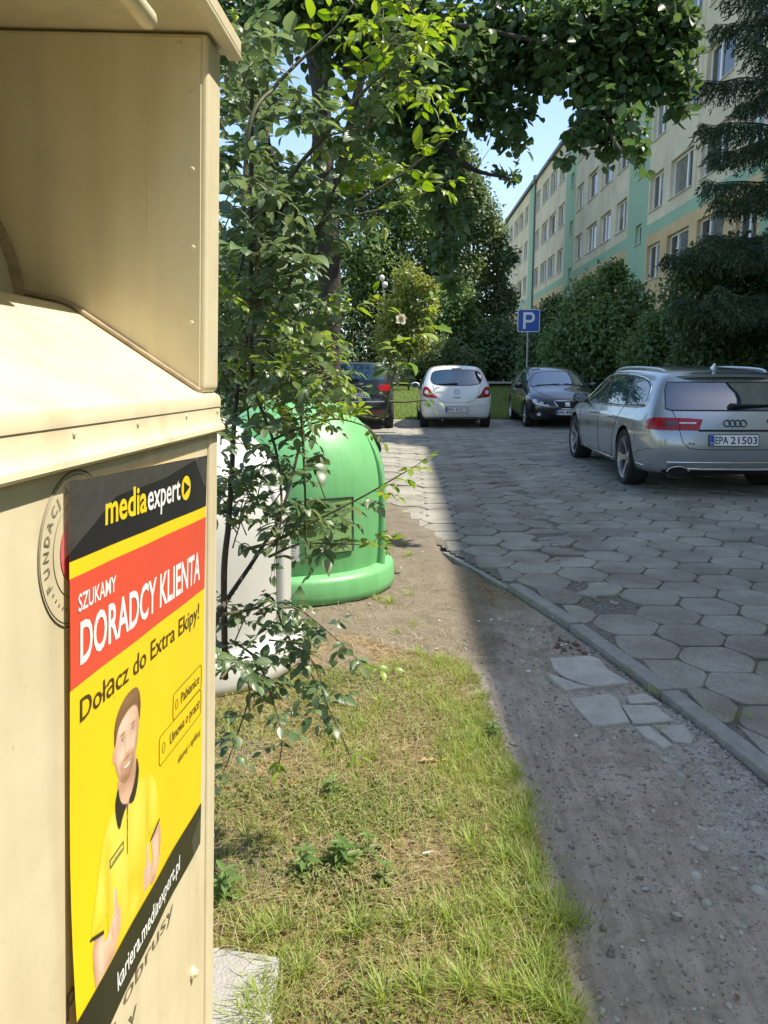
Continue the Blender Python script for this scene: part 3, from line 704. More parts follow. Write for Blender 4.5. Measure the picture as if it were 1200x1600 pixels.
mb = MB(); sheet(mb, [(0, 0), (PW, 0), (PW, 0.086), (0, 0.086)], 0.0005); mb.build('header', pk, poster, smooth=40)
mb = MB(); sheet(mb, [(0, 0.105), (PW, 0.105), (PW, 0.229), (0, 0.229)], 0.0005); mb.build('red_band', pr, poster, smooth=40)
mb = MB(); sheet(mb, [(0, 0.622), (PW, 0.622), (PW, 0.7), (0, 0.7)], 0.0012); mb.build('footer', pk, poster, smooth=40)
mb = MB(); text_fit(mb, 'media', 0.092, 0.226, -0.059, 0.036, pf, 0.001, 0.022); mb.build('lettering', py, poster)
mb = MB(); text_fit(mb, 'expert', 0.229, 0.370, -0.059, 0.036, pf, 0.001, 0.014); mb.build('lettering', pw, poster)
mb = MB(); mb.add([pf(u, -v, 0.001) for u, v in ell(0.397, 0.0445, 0.0215, 0.019)], [tuple(range(24))]); mb.build('emblem', py, poster)
mb = MB(); mb.add([pf(u, -v, 0.0014) for u, v in [(0.386, 0.034), (0.414, 0.0445), (0.386, 0.055)]], [(0, 1, 2)]); mb.build('emblem_arrow', pk, poster)
mb = MB(); text_fit(mb, 'SZUKAMY', 0.019, 0.126, -0.1455, 0.0195, pf, 0.001, 0.016); text_fit(mb, 'DORADCY KLIENTA', 0.024, 0.481, -0.2065, 0.048, pf, 0.001, 0.02); mb.build('lettering', pw, poster)
mb = MB(); text_fit(mb, 'Dołącz do Extra Ekipy!', 0.025, 0.482, -0.2745, 0.0275, pf, 0.0008, 0.006); mb.build('lettering', pb, poster)
mb = MB()
text_fit(mb, 'Pabianice', 0.389, 0.489, -0.391, 0.018, pf, 0.0008, 0.002); text_fit(mb, 'Umowa o pracę', 0.335, 0.492, -0.4365, 0.018, pf, 0.0008, 0.002); text_fit(mb, 'skanuj i aplikuj', 0.379, 0.497, -0.488, 0.013, pf, 0.0008, 0.0)
for u0, v0, u1, v1 in [(0.348, 0.361, 0.5, 0.404), (0.288, 0.405, 0.5, 0.451)]:
    rr = 0.008; q = []
    for cx, cy, a in ((u1 - rr, v0 + rr, -90), (u1 - rr, v1 - rr, 0), (u0 + rr, v1 - rr, 90), (u0 + rr, v0 + rr, 180)): q += [(cx + rr * math.cos(R(a + k * 22.5)), cy + rr * math.sin(R(a + k * 22.5))) for k in range(5)]
    mb.tube([pf(u, -v, 0.0006) for u, v in q], 0.0005, 4, closed=True)
for cu, cv in ((0.366, 0.383), (0.307, 0.428)): mb.tube([pf(u, -v, 0.0006) for u, v in ell(cu, cv, 0.006, 0.008, 14)], 0.0004, 4, closed=True)
mb.build('lettering', pb, poster)
mb = MB(); text_fit(mb, 'kariera.mediaexpert.pl', 0.116, 0.393, -0.677, 0.026, pf, 0.0018, 0.014); mb.build('lettering', pw, poster)
# printed picture of a person in a polo shirt, both thumbs up: a fine grid of ink dots on the paper
def _sd(poly, U, V):
    """signed distance to an outline (negative inside)"""
    d = np.full(U.shape, 9.0); ins = np.zeros(U.shape, bool); n_ = len(poly)
    for a in range(n_):
        (x0, y0), (x1, y1) = poly[a], poly[(a + 1) % n_]; ux, uy = x1 - x0, y1 - y0
        t = np.clip(((U - x0) * ux + (V - y0) * uy) / (ux * ux + uy * uy + 1e-12), 0, 1); d = np.minimum(d, np.hypot(U - x0 - t * ux, V - y0 - t * uy))
        c = ((y0 > V) != (y1 > V)) & (U < (x1 - x0) * (V - y0) / (y1 - y0 + 1e-12) + x0); ins ^= c
    return np.where(ins, -d, d)
gu = np.arange(0.03, 0.312, 0.0014); gv = np.arange(0.283, 0.6225, 0.0014); U, V = np.meshgrid(gu, gv)
IM = np.zeros(U.shape + (3,)); AL = np.zeros(U.shape)
def lay(c, m_):
    global AL
    IM[:] = IM * (1 - m_[..., None]) + np.array(c) * m_[..., None]; AL = np.maximum(AL, m_)
def shp(poly, c, soft=0.0012, it=2, k=1.0): m_ = np.clip(0.5 - _sd(chaikin(poly, it), U, V) / soft, 0, 1) * k; lay(c, m_); return m_
def glow(cx, cy, rx, ry, c, k, within=None):
    m_ = np.exp(-((U - cx) / rx) ** 2 - ((V - cy) / ry) ** 2) * k
    if within is not None: m_ = m_ * within
    IM[:] = IM * (1 - m_[..., None]) + np.array(c) * m_[..., None]
def chaikin(poly, it=2):
    for _ in range(it):
        poly = [q for a, c in zip(poly, poly[1:] + poly[:1]) for q in ((0.75 * a[0] + 0.25 * c[0], 0.75 * a[1] + 0.25 * c[1]), (0.25 * a[0] + 0.75 * c[0], 0.25 * a[1] + 0.75 * c[1]))]
    return poly
SK, SK2, SKH, HR, HR2, SH, SH2, SHH, BK = (.74, .48, .345), (.47, .255, .165), (.88, .68, .54), (.20, .105, .045), (.33, .19, .09), (.80, .66, .04), (.60, .45, .012), (.88, .79, .16), (.02, .018, .015)
ms = shp([(0.128, .424), (0.105, .431), (0.088, .444), (0.070, .49), (0.052, .535), (0.043, .552), (0.060, .562), (0.082, .568), (0.092, .545), (0.096, .60), (0.088, .655), (0.232, .65), (0.234, .56), (0.244, .525), (0.251, .545), (0.292, .532), (0.284, .49), (0.270, .455), (0.24, .438), (0.195, .428)], SH, it=1)
for cx, cy, rx, ry, c, k in ((.098, .52, .010, .06, SH2, .8), (.240, .50, .008, .05, SH2, .8), (.12, .62, .03, .05, SH2, .55), (.215, .60, .02, .06, SH2, .6), (.135, .50, .03, .05, SHH, .7), (.2, .48, .03, .05, SHH, .6), (.075, .51, .012, .03, SHH, .6), (.265, .48, .012, .03, SHH, .55), (.165, .58, .012, .05, SH2, .4), (.155, .56, .01, .04, SHH, .5), (.06, .555, .03, .006, SH2, .6), (.27, .535, .03, .006, SH2, .6), (.11, .45, .02, .012, SHH, .5), (.18, .56, .02, .012, SH2, .35), (.19, .60, .02, .01, SHH, .4)): glow(cx, cy, rx, ry, c, k, ms)
m_ = shp([(0.132, .385), (0.196, .372), (0.198, .428), (0.172, .452), (0.15, .448), (0.132, .428)], SK, it=1); glow(.165, .408, .05, .014, SK2, .85, m_); glow(.19, .42, .015, .03, SK2, .5, m_)
shp([(0.133, .402), (0.121, .424), (0.127, .452), (0.137, .468), (0.150, .452), (0.166, .444), (0.148, .436), (0.138, .424)], BK, it=1); shp([(0.198, .39), (0.21, .412), (0.206, .432), (0.193, .452), (0.180, .452), (0.166, .444), (0.186, .432), (0.196, .415)], BK, it=1)
shp([(0.1625, .443), (0.1675, .443), (0.1665, .515), (0.1625, .515)], BK, it=0, k=.85)
for by in (.462, .485): glow(.165, by, .0022, .0022, (.5, .4, .1), .9)
shp(ell(0.1215, .359, .0055, .0115, 14), SK, it=0); glow(.1215, .36, .003, .006, SK2, .7)
mf = shp([(0.1245, .33), (0.121, .355), (0.126, .382), (0.140, .403), (0.158, .412), (0.172, .410), (0.190, .396), (0.202, .372), (0.207, .345), (0.205, .318), (0.18, .304), (0.14, .308)], SK)
for cx, cy, rx, ry, c, k in ((.15, .328, .03, .014, SKH, .7), (.143, .366, .014, .011, SKH, .75), (.184, .364, .012, .010, SKH, .6), (.164, .362, .005, .013, SKH, .75), (.204, .36, .009, .04, SK2, .75), (.124, .375, .006, .03, SK2, .5), (.157, .362, .003, .012, SK2, .4), (.1475, .3485, .011, .0055, SK2, .45), (.1835, .3475, .011, .0055, SK2, .5), (.164, .3725, .008, .0022, SK2, .75)): glow(cx, cy, rx, ry, c, k, mf)
for cx, cy, rx, ry, k in ((.148, .401, .02, .009, .75), (.18, .397, .02, .011, .75), (.165, .4075, .022, .006, .85), (.164, .3785, .017, .0035, .8), (.145, .386, .005, .008, .6), (.184, .384, .005, .009, .6), (.129, .392, .008, .014, .5), (.198, .378, .006, .016, .65)): glow(cx, cy, rx, ry, (.27, .135, .06), k, mf)
shp([(.150, .3865), (.164, .3855), (.179, .385), (.174, .3925), (.164, .3945), (.154, .393)], (.42, .16, .12), .001); shp([(.1525, .3875), (.164, .387), (.1765, .3865), (.172, .391), (.164, .392), (.156, .391)], (.82, .78, .72), .0008); glow(.165, .3955, .01, .002, (.58, .27, .21), .7)
for cx, cy in ((.1475, .349), (.1835, .3478)):
    shp(ell(cx, cy, .0062, .0026, 14), (.75, .70, .66), .0008, 0); glow(cx + .0005, cy, .0023, .0023, (.05, .05, .06), 1.0); glow(cx, cy - .0026, .0068, .0011, (.10, .05, .03), .95); glow(cx, cy - .0085, .0085, .0018, (.16, .08, .035), .95)
mh = shp([(0.122, .352), (0.1185, .330), (0.126, .308), (0.146, .295), (0.172, .289), (0.196, .292), (0.209, .304), (0.2135, .325), (0.2085, .352), (0.2045, .334), (0.196, .318), (0.175, .313), (0.15, .318), (0.134, .326), (0.128, .338)], HR)
hn = (np.sin((U * 900 + 12 * np.sin(V * 260))) * .5 + .5) * mh * .35; IM[:] = IM * (1 - hn[..., None]) + np.array(HR2) * hn[..., None]; glow(.165, .3, .035, .006, HR2, .6, mh); glow(.208, .33, .006, .02, (.09, .045, .02), .7, mh); glow(.123, .335, .004, .02, (.10, .05, .02), .6, mh)
ma = shp([(0.046, .553), (0.082, .567), (0.084, .588), (0.105, .572), (0.136, .588), (0.130, .606), (0.092, .640), (0.062, .668), (0.05, .635)], SK, it=1)
for cx, cy, rx, ry, c, k in ((.05, .60, .012, .05, SK2, .7), (.095, .622, .03, .012, SK2, .7), (.07, .59, .010, .03, SKH, .6), (.1, .588, .02, .008, SKH, .6), (.065, .566, .02, .006, SK2, .7)): glow(cx, cy, rx, ry, c, k, ma)
mb2 = shp([(0.253, .545), (0.291, .533), (0.299, .56), (0.292, .60), (0.27, .622), (0.246, .614), (0.262, .582)], SK, it=1)
for cx, cy, rx, ry, c, k in ((.296, .58, .008, .04, SK2, .8), (.262, .612, .02, .008, SK2, .7), (.275, .57, .008, .03, SKH, .55), (.272, .545, .02, .006, SK2, .7)): glow(cx, cy, rx, ry, c, k, mb2)
for fx, fy, sg in ((.121, .583, 1), (.240, .591, -1)):
    m1 = shp([(fx - .016 * sg, fy - .018), (fx + .013 * sg, fy - .018), (fx + .0165 * sg, fy - .006), (fx + .0165 * sg, fy + .017), (fx + .008 * sg, fy + .022), (fx - .016 * sg, fy + .018)], SK, it=1); glow(fx - .005 * sg, fy - .008, .009, .012, SKH, .5, m1)
    m2 = shp([(fx - .006 * sg, fy - .012), (fx - .0075 * sg, fy - .043), (fx - .003 * sg, fy - .0505), (fx + .003 * sg, fy - .046), (fx + .0055 * sg, fy - .02), (fx + .009 * sg, fy - .012)], SK, it=1); glow(fx - .003 * sg, fy - .038, .003, .012, SKH, .65, m2); glow(fx + .004 * sg, fy - .03, .002, .015, SK2, .6, m2)
    for q in range(4): glow(fx + .006 * sg, fy - .0095 + q * .0088, .011, .0012, SK2, .85, m1)
    glow(fx - .015 * sg, fy + .012, .004, .016, SK2, .6, m1)
for poly in ([(0.042, .5505), (0.083, .5665), (0.083, .5725), (0.0425, .5565)], [(0.25, .5445), (0.292, .5305), (0.2935, .536), (0.2515, .5500)]): shp(poly, BK, it=0)
shp([(0.104, .4875), (0.151, .4875), (0.151, .5005), (0.104, .5005)], BK, it=0); shp([(0.107, .4905), (0.148, .4905), (0.148, .4975), (0.107, .4975)], SHH, it=0)
nx_, ny_ = len(gu), len(gv); i = np.arange(nx_ - 1)[None, :] + np.arange(ny_ - 1)[:, None] * nx_; F = np.stack([i, i + 1, i + nx_ + 1, i + nx_], -1).reshape(-1, 4); F = F[(AL.reshape(-1) > 0.5)[F].all(1)]
PVx = np.array([tuple(pf(u, -v, 0.0004)) for v in gv for u in gu]); used = np.unique(F); remap = np.full(len(PVx), -1); remap[used] = np.arange(len(used))
m_print, n, l, b = nodes('print_picture'); at1 = n.new('ShaderNodeAttribute'); at1.attribute_name = 'ink'; l.new(at1.outputs['Color'], b.inputs['Base Color']); setp(b, rough=0.3, spec=0.45)
po_ = np_mesh('printed_person', PVx[used], remap[F], m_print, poster, smooth=True); a_ = po_.data.attributes.new('ink', 'FLOAT_COLOR', 'POINT'); a_.data.foreach_set('color', np.concatenate([IM.reshape(-1, 3)[used], np.ones((len(used), 1))], 1).astype(np.float32).ravel())
mb = MB(); text_fit(mb, 'mediaexpert', 0.11, 0.145, -0.4962, 0.0036, pf, 0.0008, 0.0); mb.build('badge_lettering', pk, poster)
# clear tape over the corners
m_tape, n, l, b = nodes('clear_tape'); b.inputs['Base Color'].default_value = (0.9, 0.87, 0.75, 1); setp(b, rough=0.12, trans=0.0); b.inputs['Alpha'].default_value = 0.05
bp = n.new('ShaderNodeBump'); bp.inputs['Strength'].default_value = 0.5; bp.inputs['Distance'].default_value = 0.01; wv = n.new('ShaderNodeTexNoise'); wv.inputs['Scale'].default_value = 28; tcx = n.new('ShaderNodeTexCoord'); l.new(tcx.outputs['Object'], wv.inputs['Vector']); l.new(wv.outputs['Fac'], bp.inputs['Height']); l.new(bp.outputs['Normal'], b.inputs['Normal'])
for poly in ([(-0.07, 0.03), (-0.03, 0.085), (0.12, 0.028), (0.3, 0.02), (0.56, -0.012), (0.555, -0.03), (0.2, -0.02), (0.0, -0.012)], [(0.44, -0.02), (0.56, 0.03), (0.56, 0.06), (0.49, 0.05), (0.43, 0.0)], [(0.45, 0.66), (0.56, 0.62), (0.575, 0.66), (0.48, 0.73)]):
    mb = MB(); sheet(mb, poly, 0.003, 0, 10); mb.build('tape', m_tape, poster, smooth=60)

# ---- printing on the container itself
m_ink = mat('faded_ink', (0.16, 0.135, 0.09), 0.6, var=0.3, scale=60); m_stred = mat('stamp_red', (0.62, 0.1, 0.09), 0.5)
def cf(u, v, w):
    q = CI @ (pO + p1 * u + p2 * v); q.x = -0.0036 + w if q.y < -0.05 else 0.0004 + w; return q
for tx_, u0, u1, v0, cp in (('A  P', -0.065, 0.025, -0.628, 0.036), ('iel, obrusy', 0.065, 0.383, -0.748, 0.026), ('y', 0.19, 0.222, -0.80, 0.03), ('C:', 0.505, 0.53, -0.597, 0.028)):
    mb = MB(); text_fit(mb, tx_, u0, u1, v0, cp, cf, 0.0006, 0.003); mb.build('printed_lettering', m_ink, box_)
mb = MB(); SC = (0.031, -0.077)
for rr_, wd in ((0.086, 0.0011), (0.082, 0.0004), (0.054, 0.0005)): mb.tube([cf(SC[0] + rr_ * math.cos(R(a)), SC[1] + rr_ * math.sin(R(a)), 0.0) for a in range(0, 360, 4)], wd, 4, closed=True)
vch = {ch: text_geo(ch, 0.006) for ch in 'FUNDACJ'}
for k, ch in enumerate('FUNDACJA'):
    a = R(206 - k * 13.5); v, f = vch[ch]
    kk = 0.0115 / 0.7; ca, sa = math.cos(a), math.sin(a)
    vs = [cf(SC[0] + ca * (0.064 + p[1] * kk) + sa * (p[0] - 0.3) * kk, SC[1] + sa * (0.064 + p[1] * kk) - ca * (p[0] - 0.3) * kk, 0.0006) for p in v]
    mb.add(vs, f)
for a in range(216, 250, 8): mb.add([cf(SC[0] + 0.068 * math.cos(R(a)) + 0.0016 * math.cos(R(t)), SC[1] + 0.068 * math.sin(R(a)) + 0.0016 * math.sin(R(t)), 0.0006) for t in range(0, 360, 45)], [tuple(range(8))])
mb.build('foundation_stamp', m_ink, box_)
mb = MB(); mb.add([cf(SC[0] + 0.039 * math.cos(R(t)), SC[1] + 0.039 * math.sin(R(t)), 0.0005) for t in range(0, 360, 12)], [tuple(range(30))]); mb.build('stamp_disc', m_stred, box_)

# ================================================================ BELL BINS
def bell_bin(name, loc, m, label, scale=1.0):
    t = empty(name, loc); t.scale = (scale,) * 3; tag(t, label, 'recycling bin')
    mb = MB()
    mb.lathe([(0.0, 0.12), (0.572, 0.12), (0.575, 0.19), (0.583, 0.25), (0.587, 0.45), (0.589, 0.66), (0.583, 0.75), (0.568, 0.83), (0.542, 0.91), (0.5, 1.0), (0.445, 1.075), (0.37, 1.145), (0.28, 1.2), (0.17, 1.24), (0.08, 1.255), (0.0, 1.258)], 72); mb.build('body', m, t, smooth=50)
    mb = MB(); mb.lathe([(0.575, 0.0), (0.634, 0.0), (0.647, 0.012), (0.65, 0.05), (0.645, 0.135), (0.634, 0.158), (0.61, 0.17), (0.584, 0.178), (0.575, 0.18)], 72); mb.build('base_rim', m, t, smooth=50)
    for a in (-18, 52, 162, 232):
        mb = MB()
        pts = [(0.588, 0.17), (0.594, 0.3), (0.598, 0.66), (0.59, 0.76), (0.573, 0.84), (0.545, 0.92), (0.5, 1.005)]
        mb.tube([(r_ * math.cos(R(a)), r_ * math.sin(R(a)), z) for r_, z in pts], [0.03, 0.028, 0.026, 0.024, 0.02, 0.014, 0.004], 12)
        mb.build('rib', m, t, smooth=60)
    return t
def on_bin(t, R0, a, z): return (R0 * math.cos(a), R0 * math.sin(a), z)
def bin_patch(mb, R0, a0, a1, z0, z1, mi=0, n=10):
    vs = []; 
    for k in range(n + 1):
        a = a0 + (a1 - a0) * k / n; vs += [(R0 * math.cos(a), R0 * math.sin(a), z0), (R0 * math.cos(a), R0 * math.sin(a), z1)]
    mb.add(vs, [(2 * k, 2 * k + 2, 2 * k + 3, 2 * k + 1) for k in range(n)], mi)
m_gbin = mat('green_plastic', (0.155, 0.43, 0.17), 0.42, c2=(0.14, 0.39, 0.155), scale=2.5, bump=0.06, bscale=25, spec=0.5)
nt_ = m_gbin.node_tree; n, l, b = nt_.nodes, nt_.links, nt_.nodes['Principled BSDF']; tc = n.new('ShaderNodeTexCoord'); mpg = n.new('ShaderNodeMapping'); mpg.inputs['Scale'].default_value = (9, 9, 0.9); l.new(tc.outputs['Object'], mpg.inputs['Vector'])
ns1 = n.new('ShaderNodeTexNoise'); ns1.inputs['Scale'].default_value = 1; ns1.inputs['Detail'].default_value = 9; ns1.inputs['Roughness'].default_value = .7; l.new(mpg.outputs['Vector'], ns1.inputs['Vector'])
d1 = ramp(ns1.outputs['Fac'], [(0.28, (0.8, 0.82, 0.8)), (0.5, (1, 1, 1)), (0.74, (1.14, 1.06, 1.12))]); d2 = ramp(nz(34, 10, .8).outputs['Fac'], [(0.27, (0.6, 0.6, 0.55)), (0.37, (1, 1, 1))]); src = b.inputs['Base Color'].links[0].from_socket
for dd in (d1, d2):
    mxa = n.new('ShaderNodeMix'); mxa.data_type = 'RGBA'; mxa.blend_type = 'MULTIPLY'; mxa.inputs[0].default_value = 1; l.new(src, mxa.inputs[6]); l.new(dd.outputs['Color'], mxa.inputs[7]); src = mxa.outputs[2]
l.new(src, b.inputs['Base Color'])
m_wbin = mat('white_plastic', (0.60, 0.605, 0.59), 0.45, c2=(0.5, 0.5, 0.48), scale=2.5, spec=0.45)
GB = Vector((-0.665, 5.27, SLOPE * 5.27 - 0.006)); WBN = Vector((-1.12, 3.84, SLOPE * 3.84 - 0.006))
gb = bell_bin('bell_bin', GB, m_gbin, 'bright green bell shaped bottle bank with an information panel, behind the rose bush')
wb = bell_bin('bell_bin', WBN, m_wbin, 'white bell shaped recycling bin half hidden behind the cream container')
for t, m in ((gb, m_gbin), (wb, m_wbin)):
    mb = MB(); 
    mb.tube([(0.06 * math.cos(R(a)), 0, 1.262 + 0.05 * math.sin(R(a))) for a in range(0, 181, 15)], 0.009, 8); mb.build('lifting_loop', m_iron, t, smooth=60)
    for a in (200, 20):
        c = Vector((0.515 * math.cos(R(a)), 0.515 * math.sin(R(a)), 0.97)); nrm = Vector((math.cos(R(a)) * .85, math.sin(R(a)) * .85, 0.5)).normalized(); u = nrm.orthogonal().normalized(); w = nrm.cross(u)
        mb = MB(); mb.tube([c + (u * math.cos(R(k)) + w * math.sin(R(k))) * 0.1 for k in range(0, 360, 15)], 0.018, 8, closed=True); mb.add([c + nrm * 0.008 + (u * math.cos(R(k)) + w * math.sin(R(k))) * 0.1 for k in range(0, 360, 15)], [tuple(range(24))], 1)
        mb.build('opening', [m_dk, m_dk], t, smooth=60)
m_plate = mat('panel_green', (0.2, 0.35, 0.12), 0.4, var=0.1, scale=8); m_txt = mat('panel_ink', (0.02, 0.05, 0.025), 0.5); m_paper = mat('paper_label', (0.72, 0.72, 0.72), 0.7)
def a_of(px): # angle on the green bin where a photo column meets its wall
    d = at(px, 800, 1.0) - Vector((0, 0, CAM_H)); d.z = 0; d.normalize(); o = Vector((-GB.x, -GB.y, 0))
    bq = o.dot(d); cq = o.dot(o) - 0.592 ** 2; t_ = -bq - math.sqrt(bq * bq - cq); q = o + d * t_; return math.atan2(q.y, q.x)
a0, a1 = a_of(477), a_of(551); za, zb_ = 0.315, 0.655
mb = MB(); bin_patch(mb, 0.5925, a0, a1, za, zb_); ip = mb.build('info_panel', m_plate, gb, smooth=40)
mb = MB(); q = []
for k in range(13): q.append((0.594 * math.cos(a0 + (a1 - a0) * k / 12), 0.594 * math.sin(a0 + (a1 - a0) * k / 12), zb_))
for k in range(13): q.append((0.594 * math.cos(a1 + (a0 - a1) * k / 12), 0.594 * math.sin(a1 + (a0 - a1) * k / 12), za))
mb.tube(q, 0.006, 6, closed=True); mb.build('panel_border', m_txt, ip, smooth=60)
mb = MB()
def words(z, hgt, u0, u1):
    u = u0
    while u < u1:
        w_ = rnd.uniform(0.05, 0.16); e_ = min(u + w_, u1); bin_patch(mb, 0.5945, a0 + (a1 - a0) * u, a0 + (a1 - a0) * e_, z, z + hgt, 0, 3); u = e_ + 0.03
for z, hgt, u0, u1 in ((0.385, 0.012, .32, .8), (0.365, 0.012, .12, .9), (0.345, 0.012, .3, .72), (0.60, 0.016, .2, .8), (0.575, 0.006, .08, .92)): words(z, hgt, u0, u1)
bin_patch(mb, 0.5945, a0 + (a1 - a0) * .16, a0 + (a1 - a0) * .84, 0.545, 0.548)
for z in (.525, .51, .495, .47, .455, .44): words(z, .006, .16, .16 + rnd.uniform(.3, .66))
mb.build('panel_print', m_txt, ip)
mb = MB(); b0, b1 = a_of(442), a_of(467); bin_patch(mb, 0.5915, b0, b1, 0.275, 0.385, 0, 6); lb = mb.build('paper_notice', m_paper, gb, smooth=40)
mb = MB()
for k in range(5): bin_patch(mb, 0.593, b0 + (b1 - b0) * .12, b0 + (b1 - b0) * (0.6 + 0.3 * rnd.random()), 0.292 + .016 * k, 0.295 + .016 * k + (.007 if k == 4 else 0), 0, 4)
mb.build('handwriting', m_ink, lb)
m_wood = mat('pale_board', (0.55, 0.42, 0.26), 0.8, c2=(0.46, 0.34, 0.2), scale=14)
wbd = MB(); q = gnd(428, 940)
wbd.add([(-0.045, 0, 0), (0.045, 0, 0), (0.045, 0.02, 0), (-0.045, 0.02, 0), (-0.045, 0.045, 0.62), (0.045, 0.045, 0.62), (0.045, 0.065, 0.62), (-0.045, 0.065, 0.62)], [(0, 1, 5, 4), (1, 2, 6, 5), (2, 3, 7, 6), (3, 0, 4, 7), (0, 3, 2, 1), (4, 5, 6, 7)])
o = wbd.build('wooden_board', m_wood, bevel=0.003); o.location = (q.x, q.y + 0.02, q.z - 0.01); tag(o, 'pale plank standing upright between the white bin and the green bin', 'board')

# ================================================================ SIGN AND STREET LAMP
m_blue = mat('sign_blue', (0.012, 0.1, 0.42), 0.35); m_wht = mat('sign_white', (0.8, 0.8, 0.8), 0.4); m_galv = mat('galvanised', (0.3, 0.31, 0.31), 0.5, metal=0.6, var=0.1, scale=9)
sp = at(826, 501, 23.3); sg = empty('parking_sign', (sp.x, 23.3, gz(23.3))); tag(sg, 'blue square parking sign with a white letter P on a grey post', 'parking sign')
zc = sp.z - gz(23.3); s_ = 0.318
def rrect(hw, hh, r_):
    q = []
    for cx, cy, a in ((hw - r_, -hh + r_, -90), (hw - r_, hh - r_, 0), (-hw + r_, hh - r_, 90), (-hw + r_, -hh + r_, 180)): q += [(cx + r_ * math.cos(R(a + k * 22.5)), cy + r_ * math.sin(R(a + k * 22.5))) for k in range(5)]
    return q
mb = MB(); mb.prism(rrect(s_, s_, 0.05), lambda u, v, w: (u, -w, zc + v), 0.015); pl = mb.build('sign_plate', m_wht, sg)
mb = MB(); mb.prism(rrect(s_ - 0.02, s_ - 0.02, 0.04), lambda u, v, w: (u, -0.015 - w, zc + v), 0.003); mb.build('blue_field', m_blue, pl)
mb = MB(); mb.add([(-0.16, -0.0205, zc - 0.235), (-0.085, -0.0205, zc - 0.235), (-0.085, -0.0205, zc + 0.235), (-0.16, -0.0205, zc + 0.235)], [(0, 1, 2, 3)])
po, pi_ = [(-0.085, 0.235), (0.05, 0.235)] + [(0.05 + 0.125 * math.cos(R(a)), 0.09 + 0.145 * math.sin(R(a))) for a in range(75, -80, -15)] + [(0.05, -0.055), (-0.085, -0.055)], [(-0.085, 0.16), (0.045, 0.16)] + [(0.045 + 0.055 * math.cos(R(a)), 0.09 + 0.07 * math.sin(R(a))) for a in range(75, -80, -15)] + [(0.045, 0.02), (-0.085, 0.02)]
mb.add([(u, -0.0205, zc + v) for u, v in po + pi_], [(i, i + 1, len(po) + i + 1, len(po) + i) for i in range(len(po) - 1)]); mb.build('letter_p', m_wht, pl)
mb = MB(); mb.tube([(0, 0.035, 0), (0, 0.035, zc + 0.28)], 0.03, 12); mb.build('post', m_galv, sg, smooth=60)
lp = at(599.5, 445, 44); la = empty('street_lamp', (lp.x, 44, gz(44))); tag(la, 'thin grey street lamp with two white globes in front of the far trees', 'street lamp')
H_ = lp.z - gz(44); mb = MB(); mb.tube([(0, 0, 0), (0, 0, H_ - 0.2)], [0.07, 0.045], 10); mb.tube([(-0.1, 0, H_ + .25), (-0.05, 0, H_ - 0.2), (0.02, 0, H_ - .2), (0.06, 0, H_ - .12)], 0.03, 8); mb.build('pole', m_galv, la, smooth=60)
m_globe = mat('lamp_globe', (0.75, 0.75, 0.72), 0.3)
for dx, dz in ((-0.1, 0.36), (0.07, 0.0)):
    mb = MB(); mb.lathe([(0.02, -0.17), (0.09, -0.14), (0.15, -0.04), (0.155, 0.03), (0.12, 0.12), (0.05, 0.16), (0, 0.165)], 16, (dx, 0, H_ + dz)); mb.build('globe', m_globe, la, smooth=60)
# ================================================================ CARS
# car space: x forward from the rear axle, y left, z up from the ground
m_tyre = mat('tyre_rubber', (0.018, 0.018, 0.018), 0.85, bump=0.2, bscale=90)
m_blk = mat('black_trim', (0.014, 0.014, 0.015), 0.45)
m_well = mat('wheel_well', (0.008, 0.008, 0.008), 0.95)
m_gap = mat('panel_gap', (0.006, 0.006, 0.007), 0.8)
m_chrome = mat('bright_trim', (0.75, 0.76, 0.77), 0.14, metal=1.0)
m_alu = mat('satin_rail', (0.62, 0.64, 0.65), 0.32, metal=0.9)
m_cglass, n, l, b = nodes('car_glass'); b.inputs['Base Color'].default_value = (0.004, 0.032, 0.065, 1); setp(b, rough=0.02, ior=2.35)
m_red = mat('lamp_red', (0.33, 0.008, 0.009), 0.2, var=0.3, scale=22); m_lens = mat('lamp_clear', (0.62, 0.64, 0.65), 0.1, coat=1.0, var=0.25, scale=18)
m_dred = mat('lamp_dark', (0.06, 0.01, 0.01), 0.15, coat=1.0)
m_plw = mat('plate_white', (0.72, 0.73, 0.73), 0.4); m_plk = mat('plate_black', (0.015, 0.015, 0.016), 0.4); m_plb = mat('plate_blue', (0.02, 0.06, 0.36), 0.4)
m_badge = mat('badge_dark_chrome', (0.1, 0.105, 0.11), 0.25, metal=0.9)
m_disc = mat('brake_disc', (0.12, 0.12, 0.12), 0.5, metal=0.7)
def paint(name, c, metal=0.0, rough=0.3):
    m, n, l, b = nodes(name); setp(b, rough=rough, metal=metal, coat=1.0, coatr=0.03)
    tc = n.new('ShaderNodeTexCoord'); t = n.new('ShaderNodeTexNoise'); t.inputs['Scale'].default_value = 2.2; t.inputs['Detail'].default_value = 8; l.new(tc.outputs['Object'], t.inputs['Vector'])
    r = n.new('ShaderNodeValToRGB'); r.color_ramp.elements[0].color = (*[x * 0.86 for x in c], 1); r.color_ramp.elements[1].color = (*[min(1, x * 1.06) for x in c], 1); l.new(t.outputs['Fac'], r.inputs['Fac']); l.new(r.outputs['Color'], b.inputs['Base Color'])
    rr = n.new('ShaderNodeMapRange'); rr.inputs['To Min'].default_value = rough * 0.8; rr.inputs['To Max'].default_value = rough * 1.3; l.new(t.outputs['Fac'], rr.inputs['Value']); l.new(rr.outputs['Result'], b.inputs['Roughness'])
    return m
